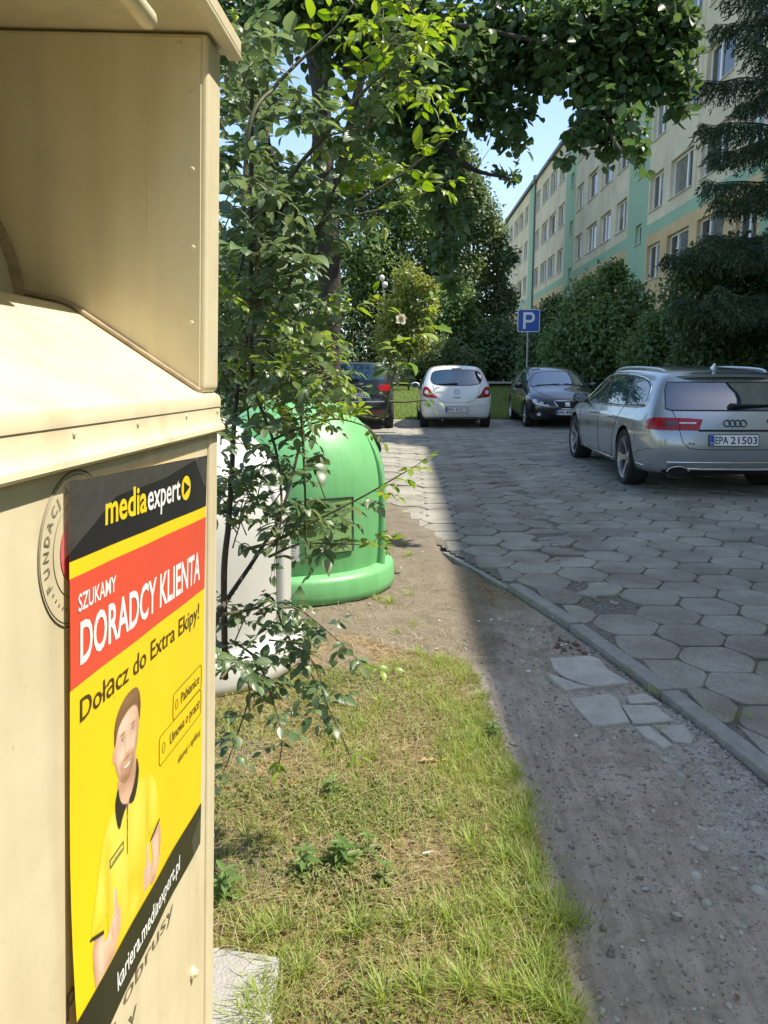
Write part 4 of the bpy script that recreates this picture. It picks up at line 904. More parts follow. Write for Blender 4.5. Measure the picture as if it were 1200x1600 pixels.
m_silver = paint('paint_silver', (0.355, 0.39, 0.412), 0.62, 0.27); m_white = paint('paint_white', (0.78, 0.79, 0.79)); m_black = paint('paint_black', (0.008, 0.009, 0.011), 0.0, 0.25); m_black2 = paint('paint_dark', (0.011, 0.012, 0.013), 0.0, 0.25)

def chaikin(poly, it=2, closed=True):
    for _ in range(it):
        q = []; n_ = len(poly)
        for i in range(n_ if closed else n_ - 1):
            a, c = poly[i], poly[(i + 1) % n_]
            q += [tuple(0.75 * x + 0.25 * y for x, y in zip(a, c)), tuple(0.25 * x + 0.75 * y for x, y in zip(a, c))]
        poly = q if closed else [poly[0]] + q + [poly[-1]]
    return poly

def fillet(poly, r=0.05, n=5):
    out = []; N = len(poly)
    for i in range(N):
        p = Vector((*poly[i], 0)); a = Vector((*poly[i - 1], 0)) - p; c = Vector((*poly[(i + 1) % N], 0)) - p
        d = min(r, a.length * .45, c.length * .45); a = p + a.normalized() * d; c = p + c.normalized() * d
        for k in range(n + 1):
            t = k / n; q = a * (1 - t) ** 2 + p * 2 * t * (1 - t) + c * t * t; out.append((q.x, q.y))
    return out
class Car:
    def __init__(s, name, label, rings, capR, capF, paintm, wells, wr, loc, rz, pitch=SLOPE, creases=None, level=3):
        s.root = empty(name, loc); tag(s.root, label, 'car'); s.root.rotation_mode = 'XYZ'
        # heading: +x of the car turned to rz; the ground rises along +Y
        hd = Vector((math.cos(rz), math.sin(rz), SLOPE * math.sin(rz))).normalized(); up = Vector((0, -SLOPE, 1)).normalized(); lf = up.cross(hd).normalized(); up = hd.cross(lf)
        s.root.matrix_world = Matrix(((hd.x, lf.x, up.x, loc[0]), (hd.y, lf.y, up.y, loc[1]), (hd.z, lf.z, up.z, loc[2]), (0, 0, 0, 1)))
        s.paint = paintm
        V = []; F = []; K = 11
        def full(r): return r + [(x, -y, z) for x, y, z in r[9:0:-1]]
        for r in rings: V += full(r)
        M = 20
        for i in range(len(rings) - 1):
            for k in range(M): k2 = (k + 1) % M; F.append((i * M + k, i * M + k2, (i + 1) * M + k2, (i + 1) * M + k))
        def cap(ri, inner, flip):
            base = ri * M; ids = {}
            for r_ in range(3, 8):
                (mx, cx) = inner[r_ - 3]; px, py_, pz = rings[ri][r_]
                mx_, mz = (mx if hasattr(mx, '__len__') else (mx, pz)); cx_, cz = (cx if hasattr(cx, '__len__') else (cx, pz))
                ids[r_] = [len(V), len(V) + 1, len(V) + 2]; V.extend([(mx_, py_ * 0.6, mz), (cx_, 0, cz), (mx_, -py_ * 0.6, mz)])
            def row(r_):
                if r_ == 2: return [base + 2, base + 1, base + 0, base + 19, base + 18]
                if r_ == 8: return [base + 8, base + 9, base + 10, base + 11, base + 12]
                return [base + r_] + ids[r_] + [base + 20 - r_]
            for r_ in range(2, 8):
                A, B_ = row(r_), row(r_ + 1)
                for c in range(4):
                    f = (A[c], A[c + 1], B_[c + 1], B_[c]); F.append(f if flip else f[::-1])
        cap(0, capR, True); cap(len(rings) - 1, capF, False)
        me = bpy.data.meshes.new('body'); me.from_pydata(V, [], F); bm = bmesh.new(); bm.from_mesh(me); bmesh.ops.recalc_face_normals(bm, faces=bm.faces)
        cl = bm.edges.layers.float.new('crease_edge')
        bm.verts.ensure_lookup_table()
        for k, val in (creases or {}).items():
            for i in range(len(rings) - 1):
                for kk in (k, M - k):
                    e = bm.edges.get((bm.verts[i * M + kk % M], bm.verts[(i + 1) * M + kk % M]))
                    if e: e[cl] = val
        bm.to_mesh(me); bm.free(); me.materials.append(paintm); me.materials.append(m_well)
        o = bpy.data.objects.new('body', me); col.objects.link(o)
        sm = o.modifiers.new('s', 'SUBSURF'); sm.levels = level; sm.render_levels = level
        dg = bpy.context.evaluated_depsgraph_get(); ev = o.evaluated_get(dg); solid = bpy.data.meshes.new_from_object(ev)
        s.bvh = BVHTree.FromPolygons([v.co[:] for v in solid.vertices], [p.vertices[:] for p in solid.polygons])
        cut = MB()
        for wx, wy in wells:
            for sg in (1, -1):
                y0, y1 = (wy - 0.24, wy + 0.3); pr_ = [(0.0, y0 * sg), (wr + 0.045, y0 * sg), (wr + 0.045, y1 * sg), (0.0, y1 * sg)]
                cut.lathe(pr_, 40, (wx, 0, wr + 0.005), 'y', 1)
        bm = bmesh.new(); tmp = bpy.data.meshes.new('c'); tmp.from_pydata(cut.v, [], cut.f); bm.from_mesh(tmp); bmesh.ops.remove_doubles(bm, verts=bm.verts, dist=1e-5); bmesh.ops.recalc_face_normals(bm, faces=bm.faces); bm.to_mesh(tmp); bm.free()
        tmp.materials.append(paintm); tmp.materials.append(m_well); tmp.polygons.foreach_set('material_index', [1] * len(tmp.polygons))
        co = bpy.data.objects.new('c', tmp); col.objects.link(co)
        bo = o.modifiers.new('b', 'BOOLEAN'); bo.operation = 'DIFFERENCE'; bo.solver = 'EXACT'; bo.object = co; bo.material_mode = 'INDEX'
        dg = bpy.context.evaluated_depsgraph_get(); fin = bpy.data.meshes.new_from_object(o.evaluated_get(dg))
        o.modifiers.clear(); o.data = fin; fin.shade_smooth(); fin.set_sharp_from_angle(angle=R(38)); bpy.data.objects.remove(co)
        o.parent = s.root; o.name = 'body'; s.body = o
    def cast(s, mode, a, c, off=0.004):
        o, d = {'rear': ((-6, a, c), (1, 0, 0)), 'front': ((9, a, c), (-1, 0, 0)), 'left': ((a, 3, c), (0, -1, 0)), 'right': ((a, -3, c), (0, 1, 0)), 'top': ((a, c, 4), (0, 0, -1))}[mode]
        h = s.bvh.ray_cast(Vector(o), Vector(d))
        if h[0] is None: return None
        nr = h[1] if h[1].dot(Vector(d)) < 0 else -h[1]
        return h[0] + nr * off
    def patch(s, name, mode, poly, m, off=0.004, step=0.05, parent=None, raw=False):
        us = [p[0] for p in poly]; vs = [p[1] for p in poly]; mb = MB(); cache = {}
        nu = max(1, math.ceil((max(us) - min(us)) / step)); nv = max(1, math.ceil((max(vs) - min(vs)) / step))
        for i in range(nu):
            a, c = min(us) + (max(us) - min(us)) * i / nu, min(us) + (max(us) - min(us)) * (i + 1) / nu
            s1 = clip_half(clip_half(poly, 0, a, True), 0, c, False)
            for j in range(nv):
                e_, f_ = min(vs) + (max(vs) - min(vs)) * j / nv, min(vs) + (max(vs) - min(vs)) * (j + 1) / nv
                s2 = clip_half(clip_half(s1, 1, e_, True), 1, f_, False); idx = []
                for p in s2:
                    key = (round(p[0], 4), round(p[1], 4))
                    if key not in cache:
                        q = s.cast(mode, *p, off=off)
                        if q is None: cache[key] = None
                        else: cache[key] = len(mb.v); mb.v.append(tuple(q))
                    if cache[key] is not None and (not idx or idx[-1] != cache[key]): idx.append(cache[key])
                if len(idx) > 2 and idx[0] == idx[-1]: idx.pop()
                if len(set(idx)) > 2 and len(set(idx)) == len(idx): mb.f.append(tuple(idx)); mb.m.append(0)
        if raw: return mb
        return mb.build(name, m, parent or s.root, smooth=50)
    def line(s, mb, mode, pts, rad=0.005, closed=False, off=0.0, n=6, step=0.04):
        q = []; P = pts + ([pts[0]] if closed else [])
        for a, c in zip(P, P[1:]):
            k = max(1, int(math.dist(a, c) / step)); q += [tuple(x + (y - x) * i / k for x, y in zip(a, c)) for i in range(k)]
        if not closed: q.append(P[-1])
        r = [s.cast(mode, *p, off=off) for p in q]; r = [p for p in r if p is not None]
        if len(r) > 2: mb.tube(r, rad, n, closed=closed)
    def wheels(s, pos, wr, rim_r, spokes, rimm, width=0.22, style='blade'):
        for wx, wy in pos:
            for sg in (1, -1):
                t = MB(); t.lathe([(rim_r * .96, -width * .4), (rim_r + .01, -width * .46), (wr * .93, -width * .5), (wr * .985, -width * .42), (wr, -width * .3), (wr, width * .3), (wr * .985, width * .42), (wr * .93, width * .5), (rim_r + .01, width * .46), (rim_r * .96, width * .4)], 40, (0, 0, 0), 'y')
                w = MB(); yd = width * 0.16
                w.lathe([(0.0, -0.02), (rim_r * .62, -0.02), (rim_r * .62, 0.0), (0, 0.0)], 30, (0, 0, 0), 'y')
                wo = w.build('wheel', m_disc, s.root, smooth=40); wo.location = (wx, sg * wy, wr); wo.rotation_euler = (0, rnd.uniform(0, 6), 0 if sg > 0 else math.pi)
                t.build('tyre', m_tyre, wo, smooth=40)
                f = MB(); f.lathe([(rim_r * .97, -width * .4), (rim_r * .9, -width * .3), (rim_r * .9, width * .3), (rim_r * .93, width * .40), (rim_r * .985, width * .44), (rim_r * 1.0, width * .42)], 40, (0, 0, 0), 'y')
                f.lathe([(rim_r * .2, yd - .01), (rim_r * .2, yd + .02), (rim_r * .14, yd + .03), (0, yd + .03)], 20, (0, 0, 0), 'y')
                for k in range(spokes):
                    a = 2 * math.pi * k / spokes; ca, sa = math.cos(a), math.sin(a)
                    def P(r_, w_, y): return (r_ * ca - w_ * sa, y, r_ * sa + w_ * ca)
                    w0, w1, w2 = (rim_r * .15, rim_r * .11, rim_r * .26) if style == 'blade' else (rim_r * .1, rim_r * .09, rim_r * .1)
                    r0, r1, r2 = rim_r * .12, rim_r * .55, rim_r * .93; ya, yb_, yc = yd + .022, yd + .035, width * .40
                    vs = [P(r0, -w0, ya), P(r0, w0, ya), P(r1, -w1, yb_), P(r1, w1, yb_), P(r2, -w2, yc), P(r2, w2, yc), P(r0, -w0, ya - .03), P(r0, w0, ya - .03), P(r1, -w1, yb_ - .035), P(r1, w1, yb_ - .035), P(r2, -w2, yc - .04), P(r2, w2, yc - .04)]
                    f.add(vs, [(0, 1, 3, 2), (2, 3, 5, 4), (6, 8, 9, 7), (8, 10, 11, 9), (0, 2, 8, 6), (2, 4, 10, 8), (1, 7, 9, 3), (3, 9, 11, 5)])
                f.build('rim', rimm, wo, smooth=35)
    def plate(s, mode, y, z, text, w=0.52, h=0.114, x=None, tilt=0.0):
        p = s.cast(mode, y, z, 0.012); sg = 1 if mode == 'rear' else -1; px = p.x if x is None else x
        def f3(u, v, d): return (px - sg * d + v * tilt, y - sg * u, z + v)
        bk = MB(); bk.prism(rrect(w / 2 + .008, h / 2 + .008, 0.012), lambda u, v, d: f3(u, v, d), 0.012); pb_ = bk.build('licence_plate', m_plk, s.root)
        wf = MB(); wf.add([f3(u, v, .0135) for u, v in rrect(w / 2, h / 2, .01)], [tuple(range(20))]); wf.build('plate_face', m_plw, pb_)
        bl = MB(); bl.add([f3(u, v, .015) for u, v in [(-w / 2 + .003, -h / 2 + .003), (-w / 2 + .045, -h / 2 + .003), (-w / 2 + .045, h / 2 - .003), (-w / 2 + .003, h / 2 - .003)]], [(0, 1, 2, 3)]); bl.build('plate_band', m_plb, pb_)
        tx = MB(); a, c = text; text_fit(tx, a, -w / 2 + .055, -w / 2 + .195, -0.038, 0.078, f3, .0155, 0.01); text_fit(tx, c, -w / 2 + .222, w / 2 - .012, -0.038, 0.078, f3, .0155, 0.01); tx.build('plate_text', m_plk, pb_)
        tb = MB(); text_fit(tb, 'PL', -w / 2 + .012, -w / 2 + .036, -0.042, 0.02, f3, .016, 0.0); tb.build('plate_country', m_plw, pb_)
    def mirror(s, x, y, z, m, sx=1.0):
        for sg in (1, -1):
            mb = MB(); pr_ = []
            bm = bmesh.new(); bmesh.ops.create_icosphere(bm, subdivisions=3, radius=1)
            for v in bm.verts:
                c = v.co; xx = c.x * (0.09 if c.x > 0 else 0.035); v.co = Vector((x + xx, sg * (y + 0.115 + c.y * 0.115), z + c.z * 0.075))
            mb.add([v.co[:] for v in bm.verts], [tuple(v.index for v in f.verts) for f in bm.faces]); bm.free()
            mo = mb.build('mirror', m, s.root, smooth=60)
            g = MB(); g.add([(x - 0.036, sg * (y + 0.115 + 0.095 * math.cos(R(a))), z + 0.058 * math.sin(R(a))) for a in range(0, 360, 20)], [tuple(range(18))]); g.build('mirror_glass', m_cglass, mo)
            st_ = MB(); st_.tube([(x + .02, sg * (y - 0.05), z - 0.07), (x + .02, sg * (y + 0.06), z - 0.05)], 0.022, 8); st_.build('mirror_stalk', m_blk, mo, smooth=60)
def ring(x, ys, zs):
    xs = x if hasattr(x, '__len__') else [x] * 11
    return [(a, b_, c) for a, b_, c in zip(xs, ys, zs)]
# ---------------------------------------------------------------- silver estate, seen from behind on the left
rg = [
 ring([-.98, -.98, -.98, -1.03, -1.06, -1.01, -.90, -.66, -.60, -.70, -.73], [0, .50, .74, .80, .85, .845, .815, .70, .62, .40, 0], [.27, .27, .27, .34, .60, .80, .975, 1.25, 1.345, 1.372, 1.38]),
 ring([-.85, -.85, -.85, -.85, -.85, -.83, -.74, -.54, -.50, -.58, -.60], [0, .52, .80, .87, .905, .90, .86, .725, .635, .40, 0], [.24, .24, .245, .32, .60, .82, .965, 1.27, 1.365, 1.397, 1.405]),
 ring([-.40, -.40, -.40, -.40, -.40, -.40, -.40, -.30, -.28, -.30, -.30], [0, .54, .83, .90, .935, .925, .87, .715, .62, .39, 0], [.2, .2, .2, .28, .60, .83, .955, 1.30, 1.392, 1.425, 1.433]),
 ring(.35, [0, .54, .83, .90, .936, .926, .875, .73, .63, .40, 0], [.19, .19, .19, .26, .60, .82, .945, 1.32, 1.412, 1.445, 1.455]),
 ring(1.05, [0, .54, .83, .90, .936, .926, .875, .735, .635, .40, 0], [.19, .19, .19, .26, .59, .81, .935, 1.325, 1.418, 1.452, 1.462]),
 ring([1.7, 1.7, 1.7, 1.7, 1.7, 1.7, 1.7, 1.62, 1.62, 1.62, 1.62], [0, .54, .83, .90, .936, .926, .873, .725, .625, .40, 0], [.19, .19, .19, .26, .58, .80, .925, 1.31, 1.40, 1.44, 1.45]),
 ring([2.3, 2.3, 2.3, 2.3, 2.3, 2.3, 2.28, 2.0, 1.98, 1.98, 1.98], [0, .54, .83, .90, .934, .922, .868, .70, .60, .39, 0], [.19, .19, .19, .26, .57, .79, .915, 1.24, 1.34, 1.385, 1.395]),
 ring([2.9, 2.9, 2.9, 2.9, 2.9, 2.9, 2.86, 2.76, 2.80, 2.88, 2.92], [0, .54, .83, .90, .932, .915, .858, .76, .66, .42, 0], [.19, .19, .19, .26, .56, .77, .90, .945, .97, .99, 1.0]),
 ring([3.3, 3.3, 3.3, 3.3, 3.3, 3.3, 3.28, 3.26, 3.26, 3.28, 3.3], [0, .54, .80, .88, .92, .90, .83, .75, .65, .42, 0], [.2, .2, .2, .27, .55, .73, .84, .885, .905, .92, .925]),
 ring([3.62, 3.62, 3.62, 3.64, 3.66, 3.66, 3.62, 3.6, 3.58, 3.6, 3.62], [0, .5, .7, .76, .80, .79, .74, .66, .58, .38, 0], [.22, .22, .22, .29, .5, .64, .74, .79, .815, .835, .84])]
capR = [((-1.085), (-1.10)), ((-1.125), (-1.14)), ((-1.06), (-1.075)), ((-.955), (-.97)), ((-.715), (-.73))]
capF = [((3.74), (3.78)), ((3.78), (3.83)), ((3.77), (3.82)), ((3.72), (3.77)), ((3.66), (3.70))]
AW = 0.80; q = gnd(975, 757)
CX = 2.80 + 0.925
au = Car('parked_car', 'silver grey estate car with roof rails and red tail lights, nearest car on the right', rg, capR, capF, m_silver, [(0, AW), (2.912, AW)], 0.345, (CX - 0.0, 9.80, gz(9.80)), R(90 - 0.7), creases={5: 0.45, 6: 0.3, 8: 0.25})
au.wheels([(0, AW), (2.912, AW)], 0.345, 0.262, 5, mat('alloy_grey', (0.3, 0.3, 0.31), 0.35, metal=0.8), 0.255)
def win_side(car, polys, names, trim, fr=0.006):
    for mode in ('left', 'right'):
        for poly, nm in zip(polys, names):
            w = car.patch(nm, mode, fillet(poly), m_cglass, 0.007, 0.06)
            mb = MB(); car.line(mb, mode, fillet(poly), 0.008, True, 0.003); mb.build('seal', m_blk, w, smooth=60)
fd = [(2.44, .938), (2.1, 1.17), (1.85, 1.272), (1.6, 1.308), (1.40, 1.32), (1.33, .952)]
rd_ = [(1.24, .955), (1.31, 1.325), (.85, 1.335), (.40, 1.32), (.20, .97)]
qw = [(.09, .978), (.30, 1.312), (.02, 1.298), (-.27, 1.262), (-.44, 1.20), (-.52, 1.10), (-.54, 1.01)]
dlo = fillet([(2.53, .93), (2.1, 1.19), (1.85, 1.29), (1.6, 1.325), (1.3, 1.345), (.85, 1.352), (.35, 1.338), (.02, 1.316), (-.28, 1.278), (-.46, 1.213), (-.545, 1.10), (-.565, .995), (-.2, .972), (.6, .95), (1.6, .932)], .05)
for mode in ('left', 'right'): au.patch('window_surround', mode, dlo, m_blk, .003, .06)
win_side(au, [fd, rd_, qw], ['door_window', 'door_window', 'quarter_window'], m_chrome)
for mode in ('left', 'right'):
    mb = MB(); au.line(mb, mode, dlo, 0.010, True, 0.004); mb.build('window_trim', m_chrome, au.root, smooth=60)
    mb = MB()
    au.line(mb, mode, [(1.30, .95), (1.31, .6), (1.30, .30), (.62, .28)], 0.0035); au.line(mb, mode, [(2.52, .93), (2.5, .6), (2.42, .28), (1.3, .28)], 0.0035); au.line(mb, mode, [(.22, .97), (.36, .80), (.50, .62), (.60, .4), (.62, .28)], 0.0035)
    au.line(mb, mode, [(-.42, .43), (-.62, .50), (-.86, .535), (-1.0, .54)], 0.003); au.line(mb, mode, [(-.30, .62), (-.33, .68), (-.44, .69), (-.49, .62), (-.44, .55), (-.33, .56)], 0.002, True)
    mb.build('door_seams', m_gap, au.root)
    mb = MB(); au.line(mb, mode, [(2.45, .275), (1.4, .262), (.55, .27)], 0.012, False, 0.004); au.line(mb, mode, [(-.46, .325), (-.7, .33)], 0.008, False, 0.002); mb.build('sill_trim', m_chrome, au.root, smooth=60)
    for hx in (1.42, .42):
        a, c = au.cast(mode, hx, .815, .03), au.cast(mode, hx + .22, .805, .03); md = au.cast(mode, hx + .11, .812, .042)
        mb = MB(); mb.tube([au.cast(mode, hx, .815, .0), a, md, c, au.cast(mode, hx + .22, .805, .0)], [.012, .016, .018, .016, .012], 8); mb.build('door_handle', m_silver, au.root, smooth=60)
# tail lights
for sg in (1, -1):
    lo = [(.36 * sg, .755), (.30 * sg, .876), (.45 * sg, .884), (.70 * sg, .885), (.70 * sg, .755)]; lo = [(sg * abs(a), z) for a, z in [(.395, .757), (.345, .872), (.5, .884), (.74, .888), (.74, .757)]]
    tl = au.patch('tail_light', 'rear', lo, m_red, 0.007, 0.04)
    mode = 'left' if sg > 0 else 'right'
    s2 = [(-1.03, .757), (-1.0, .885), (-.83, .872), (-.78, .842), (-.80, .77), (-.84, .757)]
    s2b = au.patch('side_lamp', mode, s2, m_red, 0.007, 0.03, tl)
    au.patch('corner_lamp', 'rear', [(sg * .72, .757), (sg * .72, .888), (sg * .845, .886), (sg * .858, .757)], m_red, 0.0075, 0.02, tl)
    au.patch('light_strip', 'rear', [(sg * .42, .822), (sg * .42, .84), (sg * .6, .838), (sg * .6, .826)], m_lens, 0.011, 0.04, tl)
    au.patch('dark_lens', 'rear', [(sg * .63, .80), (sg * .63, .85), (sg * .75, .85), (sg * .75, .80)], m_dred, 0.011, 0.04, tl)
    mb = MB(); au.line(mb, 'rear', [(sg * .595, .757), (sg * .60, .887)], 0.003, False, 0.008); mb.build('lamp_gap', m_gap, tl)
# rear window, spoiler shade, seams, bumper
rw = [(.66, .968), (.715, .985), (.675, 1.20), (.64, 1.27), (-.64, 1.27), (-.675, 1.20), (-.715, .985), (-.66, .968)]
gl = au.patch('rear_window', 'rear', rw, m_cglass, 0.006, 0.07)
mb = MB(); au.line(mb, 'rear', rw, 0.008, True, 0.002); mb.build('seal', m_blk, gl, smooth=60)
sp_ = MB()
for k in range(16):
    pass
top = [(-.60 + 1.2 * k / 16) for k in range(17)]
v = []
for y in top:
    p = au.cast('top', -.66 + .10 * (abs(y) / .6) ** 2.5, y, 0.0); e_ = 0.14 * (1 - (abs(y) / .62) ** 4)
    v += [(p.x, y, p.z + .004), (p.x - e_, y, p.z - .012 - .01), (p.x - e_ + .01, y, p.z - .05), (p.x + .03, y, p.z - .115)]
sp_.add(v, [(4 * k + j, 4 * k + 4 + j, 4 * k + 5 + j, 4 * k + 1 + j) for k in range(16) for j in range(3)], 0)
sp_.m = [1 if (i % 3) == 2 else 0 for i in range(len(sp_.f))]
so = sp_.build('roof_spoiler', [m_silver, m_blk], au.root, smooth=35); so.modifiers.new('t', 'SOLIDIFY').thickness = 0.006
mb = MB(); c0 = au.cast('rear', .0, 1.0, .02)
mb.tube([au.cast('rear', .03, 1.0, .015), au.cast('rear', .03, 1.0, .035), au.cast('rear', -.12, 1.005, .035), au.cast('rear', -.45, 1.015, .02)], [.03, .03, .014, .008], 8); mb.tube([au.cast('rear', .0, 1.005, .02), au.cast('rear', -.3, 1.015, .018), au.cast('rear', -.62, 1.02, .015)], .007, 6); mb.build('wiper', m_blk, au.root, smooth=50)
mb = MB(); au.line(mb, 'rear', [(.66, .985), (.63, .9), (.6, .757), (.57, .63), (.50, .565), (.4, .55), (0, .548), (-.4, .55), (-.5, .565), (-.57, .63), (-.6, .757), (-.63, .9), (-.66, .985)], 0.004); mb.build('tailgate_seam', m_gap, au.root)
au.patch('plate_recess', 'rear', [(.40, .745), (.40, .765), (-.40, .765), (-.40, .745)], m_gap, 0.006, 0.06)
mb = MB(); au.line(mb, 'rear', [(.72, .405), (.4, .405), (0, .405), (-.4, .405), (-.72, .405)], 0.006, False, 0.003); au.line(mb, 'rear', [(.52, .332), (.3, .328), (0, .328), (-.3, .328), (-.52, .332)], 0.012, False, 0.005); mb.build('bumper_trim', m_chrome, au.root, smooth=60)
au.patch('diffuser', 'rear', [(.74, .26), (.74, .315), (.52, .318), (0, .32), (-.52, .318), (-.74, .315), (-.74, .26)], m_blk, 0.006, 0.05)
for sg in (1, -1):
    mb = MB(); c = Vector((-1.035, sg * .60, .305)); 
    mb.tube([c + Vector((-.052, .118 * math.cos(R(a)), .055 * math.sin(R(a)))) for a in range(0, 181, 15)], .007, 8); mb.build('exhaust_trim', m_alu, au.root, smooth=60)
    mb = MB(); mb.add([c + Vector((-.045, .112 * math.cos(R(a)), .052 * math.sin(R(a)))) for a in range(0, 360, 15)], [tuple(range(24))]); mb.build('exhaust_mouth', m_well, au.root)
# four rings, model badge, sticker, plate
mb = MB(); zc_ = .832
for k in range(4):
    y0 = .087 - .058 * k; q = [(y0 + .0365 * math.cos(R(a)), zc_ + .0335 * math.sin(R(a))) for a in range(0, 360, 15)]
    mb.tube([au.cast('rear', *p, off=.008) for p in q], .0058, 6, closed=True)
mb.build('ring_emblem', m_badge, au.root, smooth=60)
def rf(car, y, z):
    def f3(u, v, w): p = car.cast('rear', y - u, z + v, .007 + w); return p
    return f3
mb = MB(); text_fit(mb, 'A6', 0, .085, 0, .03, rf(au, .52, .60), 0, .02); mb.build('model_badge', m_badge, au.root)
mb = MB()
for dx, h_, w_ in ((0, .02, .10), (.01, .05, .02), (.035, .065, .018), (.055, .045, .02), (.078, .055, .016)):
    mb.add([au.cast('rear', -.37 - dx, .60, .007), au.cast('rear', -.37 - dx - w_, .60, .007), au.cast('rear', -.37 - dx - w_, .60 + h_ * .8, .007), au.cast('rear', -.37 - dx - w_ / 2, .60 + h_, .007), au.cast('rear', -.37 - dx, .60 + h_ * .8, .007)], [(0, 1, 2, 3, 4)])
mb.build('skyline_sticker', m_plk, au.root)
au.plate('rear', 0.03, .655, ('EPA', '21503'), tilt=.18)
# rails, mirror, aerial
for sg in (1, -1):
    pts = [(-.40, .58), (-.30, .585), (0, .59), (.5, .6), (1.0, .605), (1.5, .6), (1.75, .595)]; q = []
    for i, (x, y) in enumerate(pts):
        p = au.cast('top', x, sg * y, 0.0); q.append(p + Vector((0, 0, .004 if i in (0, 6) else (.024 if i in (1, 5) else .028))))
    q = [Vector(p) for p in chaikin([tuple(p) for p in q], 2, False)]
    mb = MB(); mb.tube(q, .014, 10); mb.build('roof_rail', m_alu, au.root, smooth=60)
au.mirror(2.30, .86, .99, m_black)
fin = MB(); p = au.cast('top', -.30, 0, 0); fin.add([(p.x - .06, -.018, p.z - .005), (p.x + .08, -.018, p.z - .005), (p.x + .08, .018, p.z - .005), (p.x - .06, .018, p.z - .005), (p.x - .06, -.004, p.z + .06), (p.x - .03, -.004, p.z + .06), (p.x - .03, .004, p.z + .06), (p.x - .06, .004, p.z + .06)], [(0, 1, 5, 4), (1, 2, 6, 5), (2, 3, 7, 6), (3, 0, 4, 7), (4, 5, 6, 7)]); fin.build('roof_aerial', m_silver, au.root, smooth=30)
ws = chaikin([(2.05, .60), (2.62, .70), (2.70, .4), (2.74, 0), (2.70, -.4), (2.62, -.70), (2.05, -.60), (1.98, 0)], 1)
au.patch('windscreen', 'top', ws, m_cglass, .005, .08)

# ---------------------------------------------------------------- small white hatchback, back to the camera
rg = [
 ring([-.52, -.52, -.52, -.56, -.59, -.55, -.46, -.24, -.20, -.28, -.30], [0, .48, .68, .755, .80, .80, .745, .615, .52, .34, 0], [.25, .25, .25, .33, .55, .80, 1.01, 1.31, 1.395, 1.43, 1.44]),
 ring([-.38, -.38, -.38, -.38, -.38, -.36, -.30, -.12, -.1, -.14, -.16], [0, .5, .74, .81, .845, .84, .785, .65, .55, .36, 0], [.22, .22, .22, .30, .56, .82, 1.01, 1.33, 1.42, 1.455, 1.465]),
 ring([0, 0, 0, 0, 0, 0, 0, .1, .1, .1, .1], [0, .5, .77, .83, .855, .848, .80, .665, .56, .36, 0], [.19, .19, .19, .26, .56, .82, .99, 1.345, 1.435, 1.475, 1.485]),
 ring(.7, [0, .5, .77, .82, .852, .845, .80, .675, .57, .36, 0], [.18, .18, .18, .25, .55, .80, .95, 1.355, 1.44, 1.48, 1.49]),
 ring([1.3, 1.3, 1.3, 1.3, 1.3, 1.3, 1.3, 1.2, 1.2, 1.2, 1.2], [0, .5, .77, .82, .852, .845, .795, .66, .56, .36, 0], [.18, .18, .18, .25, .54, .78, .92, 1.33, 1.415, 1.455, 1.465]),
 ring([1.9, 1.9, 1.9, 1.9, 1.9, 1.9, 1.9, 1.62, 1.6, 1.6, 1.6], [0, .5, .77, .82, .852, .84, .785, .63, .53, .35, 0], [.18, .18, .18, .25, .53, .76, .90, 1.22, 1.31, 1.36, 1.37]),
 ring([2.5, 2.5, 2.5, 2.5, 2.5, 2.5, 2.45, 2.35, 2.38, 2.45, 2.48], [0, .5, .77, .82, .85, .83, .775, .69, .6, .4, 0], [.18, .18, .18, .25, .52, .73, .87, .92, .95, .97, .98]),
 ring([2.95, 2.95, 2.95, 2.97, 2.98, 2.98, 2.95, 2.93, 2.9, 2.93, 2.95], [0, .46, .66, .72, .76, .75, .70, .62, .54, .36, 0], [.2, .2, .2, .27, .5, .64, .75, .80, .825, .845, .85])]
capR = [((-.62), (-.635)), ((-.665), (-.685)), ((-.62), (-.64)), ((-.525), (-.545)), ((-.30), (-.32))]
capF = [((3.05), (3.1)), ((3.1), (3.16)), ((3.08), (3.13)), ((3.03), (3.08)), ((2.98), (3.02))]
WR = .30; wx = at(709, 668, 19.15).x
co_ = Car('parked_car', 'small white hatchback parked nose to the lawn, in the middle of the row', rg, capR, capF, m_white, [(0, .735), (2.511, .735)], WR, (wx + .02, 19.2, gz(19.2)), R(90.0), creases={8: .2}, level=3)
co_.wheels([(0, .735), (2.511, .735)], WR, .2, 7, mat('alloy_silver', (0.5, 0.51, 0.52), 0.35, metal=0.8), 0.2, 'thin')
win_side(co_, [[(1.95, .93), (1.55, 1.20), (1.25, 1.31), (.75, 1.345), (.7, .955)], [(.6, .965), (.65, 1.34), (.3, 1.33), (.1, 1.28), (-.02, 1.08)]], ['door_window', 'quarter_window'], None)
rw = chaikin([(.50, 1.02), (.60, 1.12), (.585, 1.24), (.54, 1.33), (.3, 1.365), (0, 1.37), (-.3, 1.365), (-.54, 1.33), (-.585, 1.24), (-.60, 1.12), (-.50, 1.02), (0, 1.01)], 2)
gl = co_.patch('rear_window', 'rear', rw, m_cglass, .006, .07); mb = MB(); co_.line(mb, 'rear', rw, .01, True, .001); mb.build('seal', m_blk, gl, smooth=60)
mb = MB(); mb.tube([co_.cast('rear', -.02, 1.04, .025), co_.cast('rear', .25, 1.035, .02), co_.cast('rear', .42, 1.035, .012)], [.022, .012, .007], 8); mb.build('wiper', m_blk, co_.root, smooth=60)
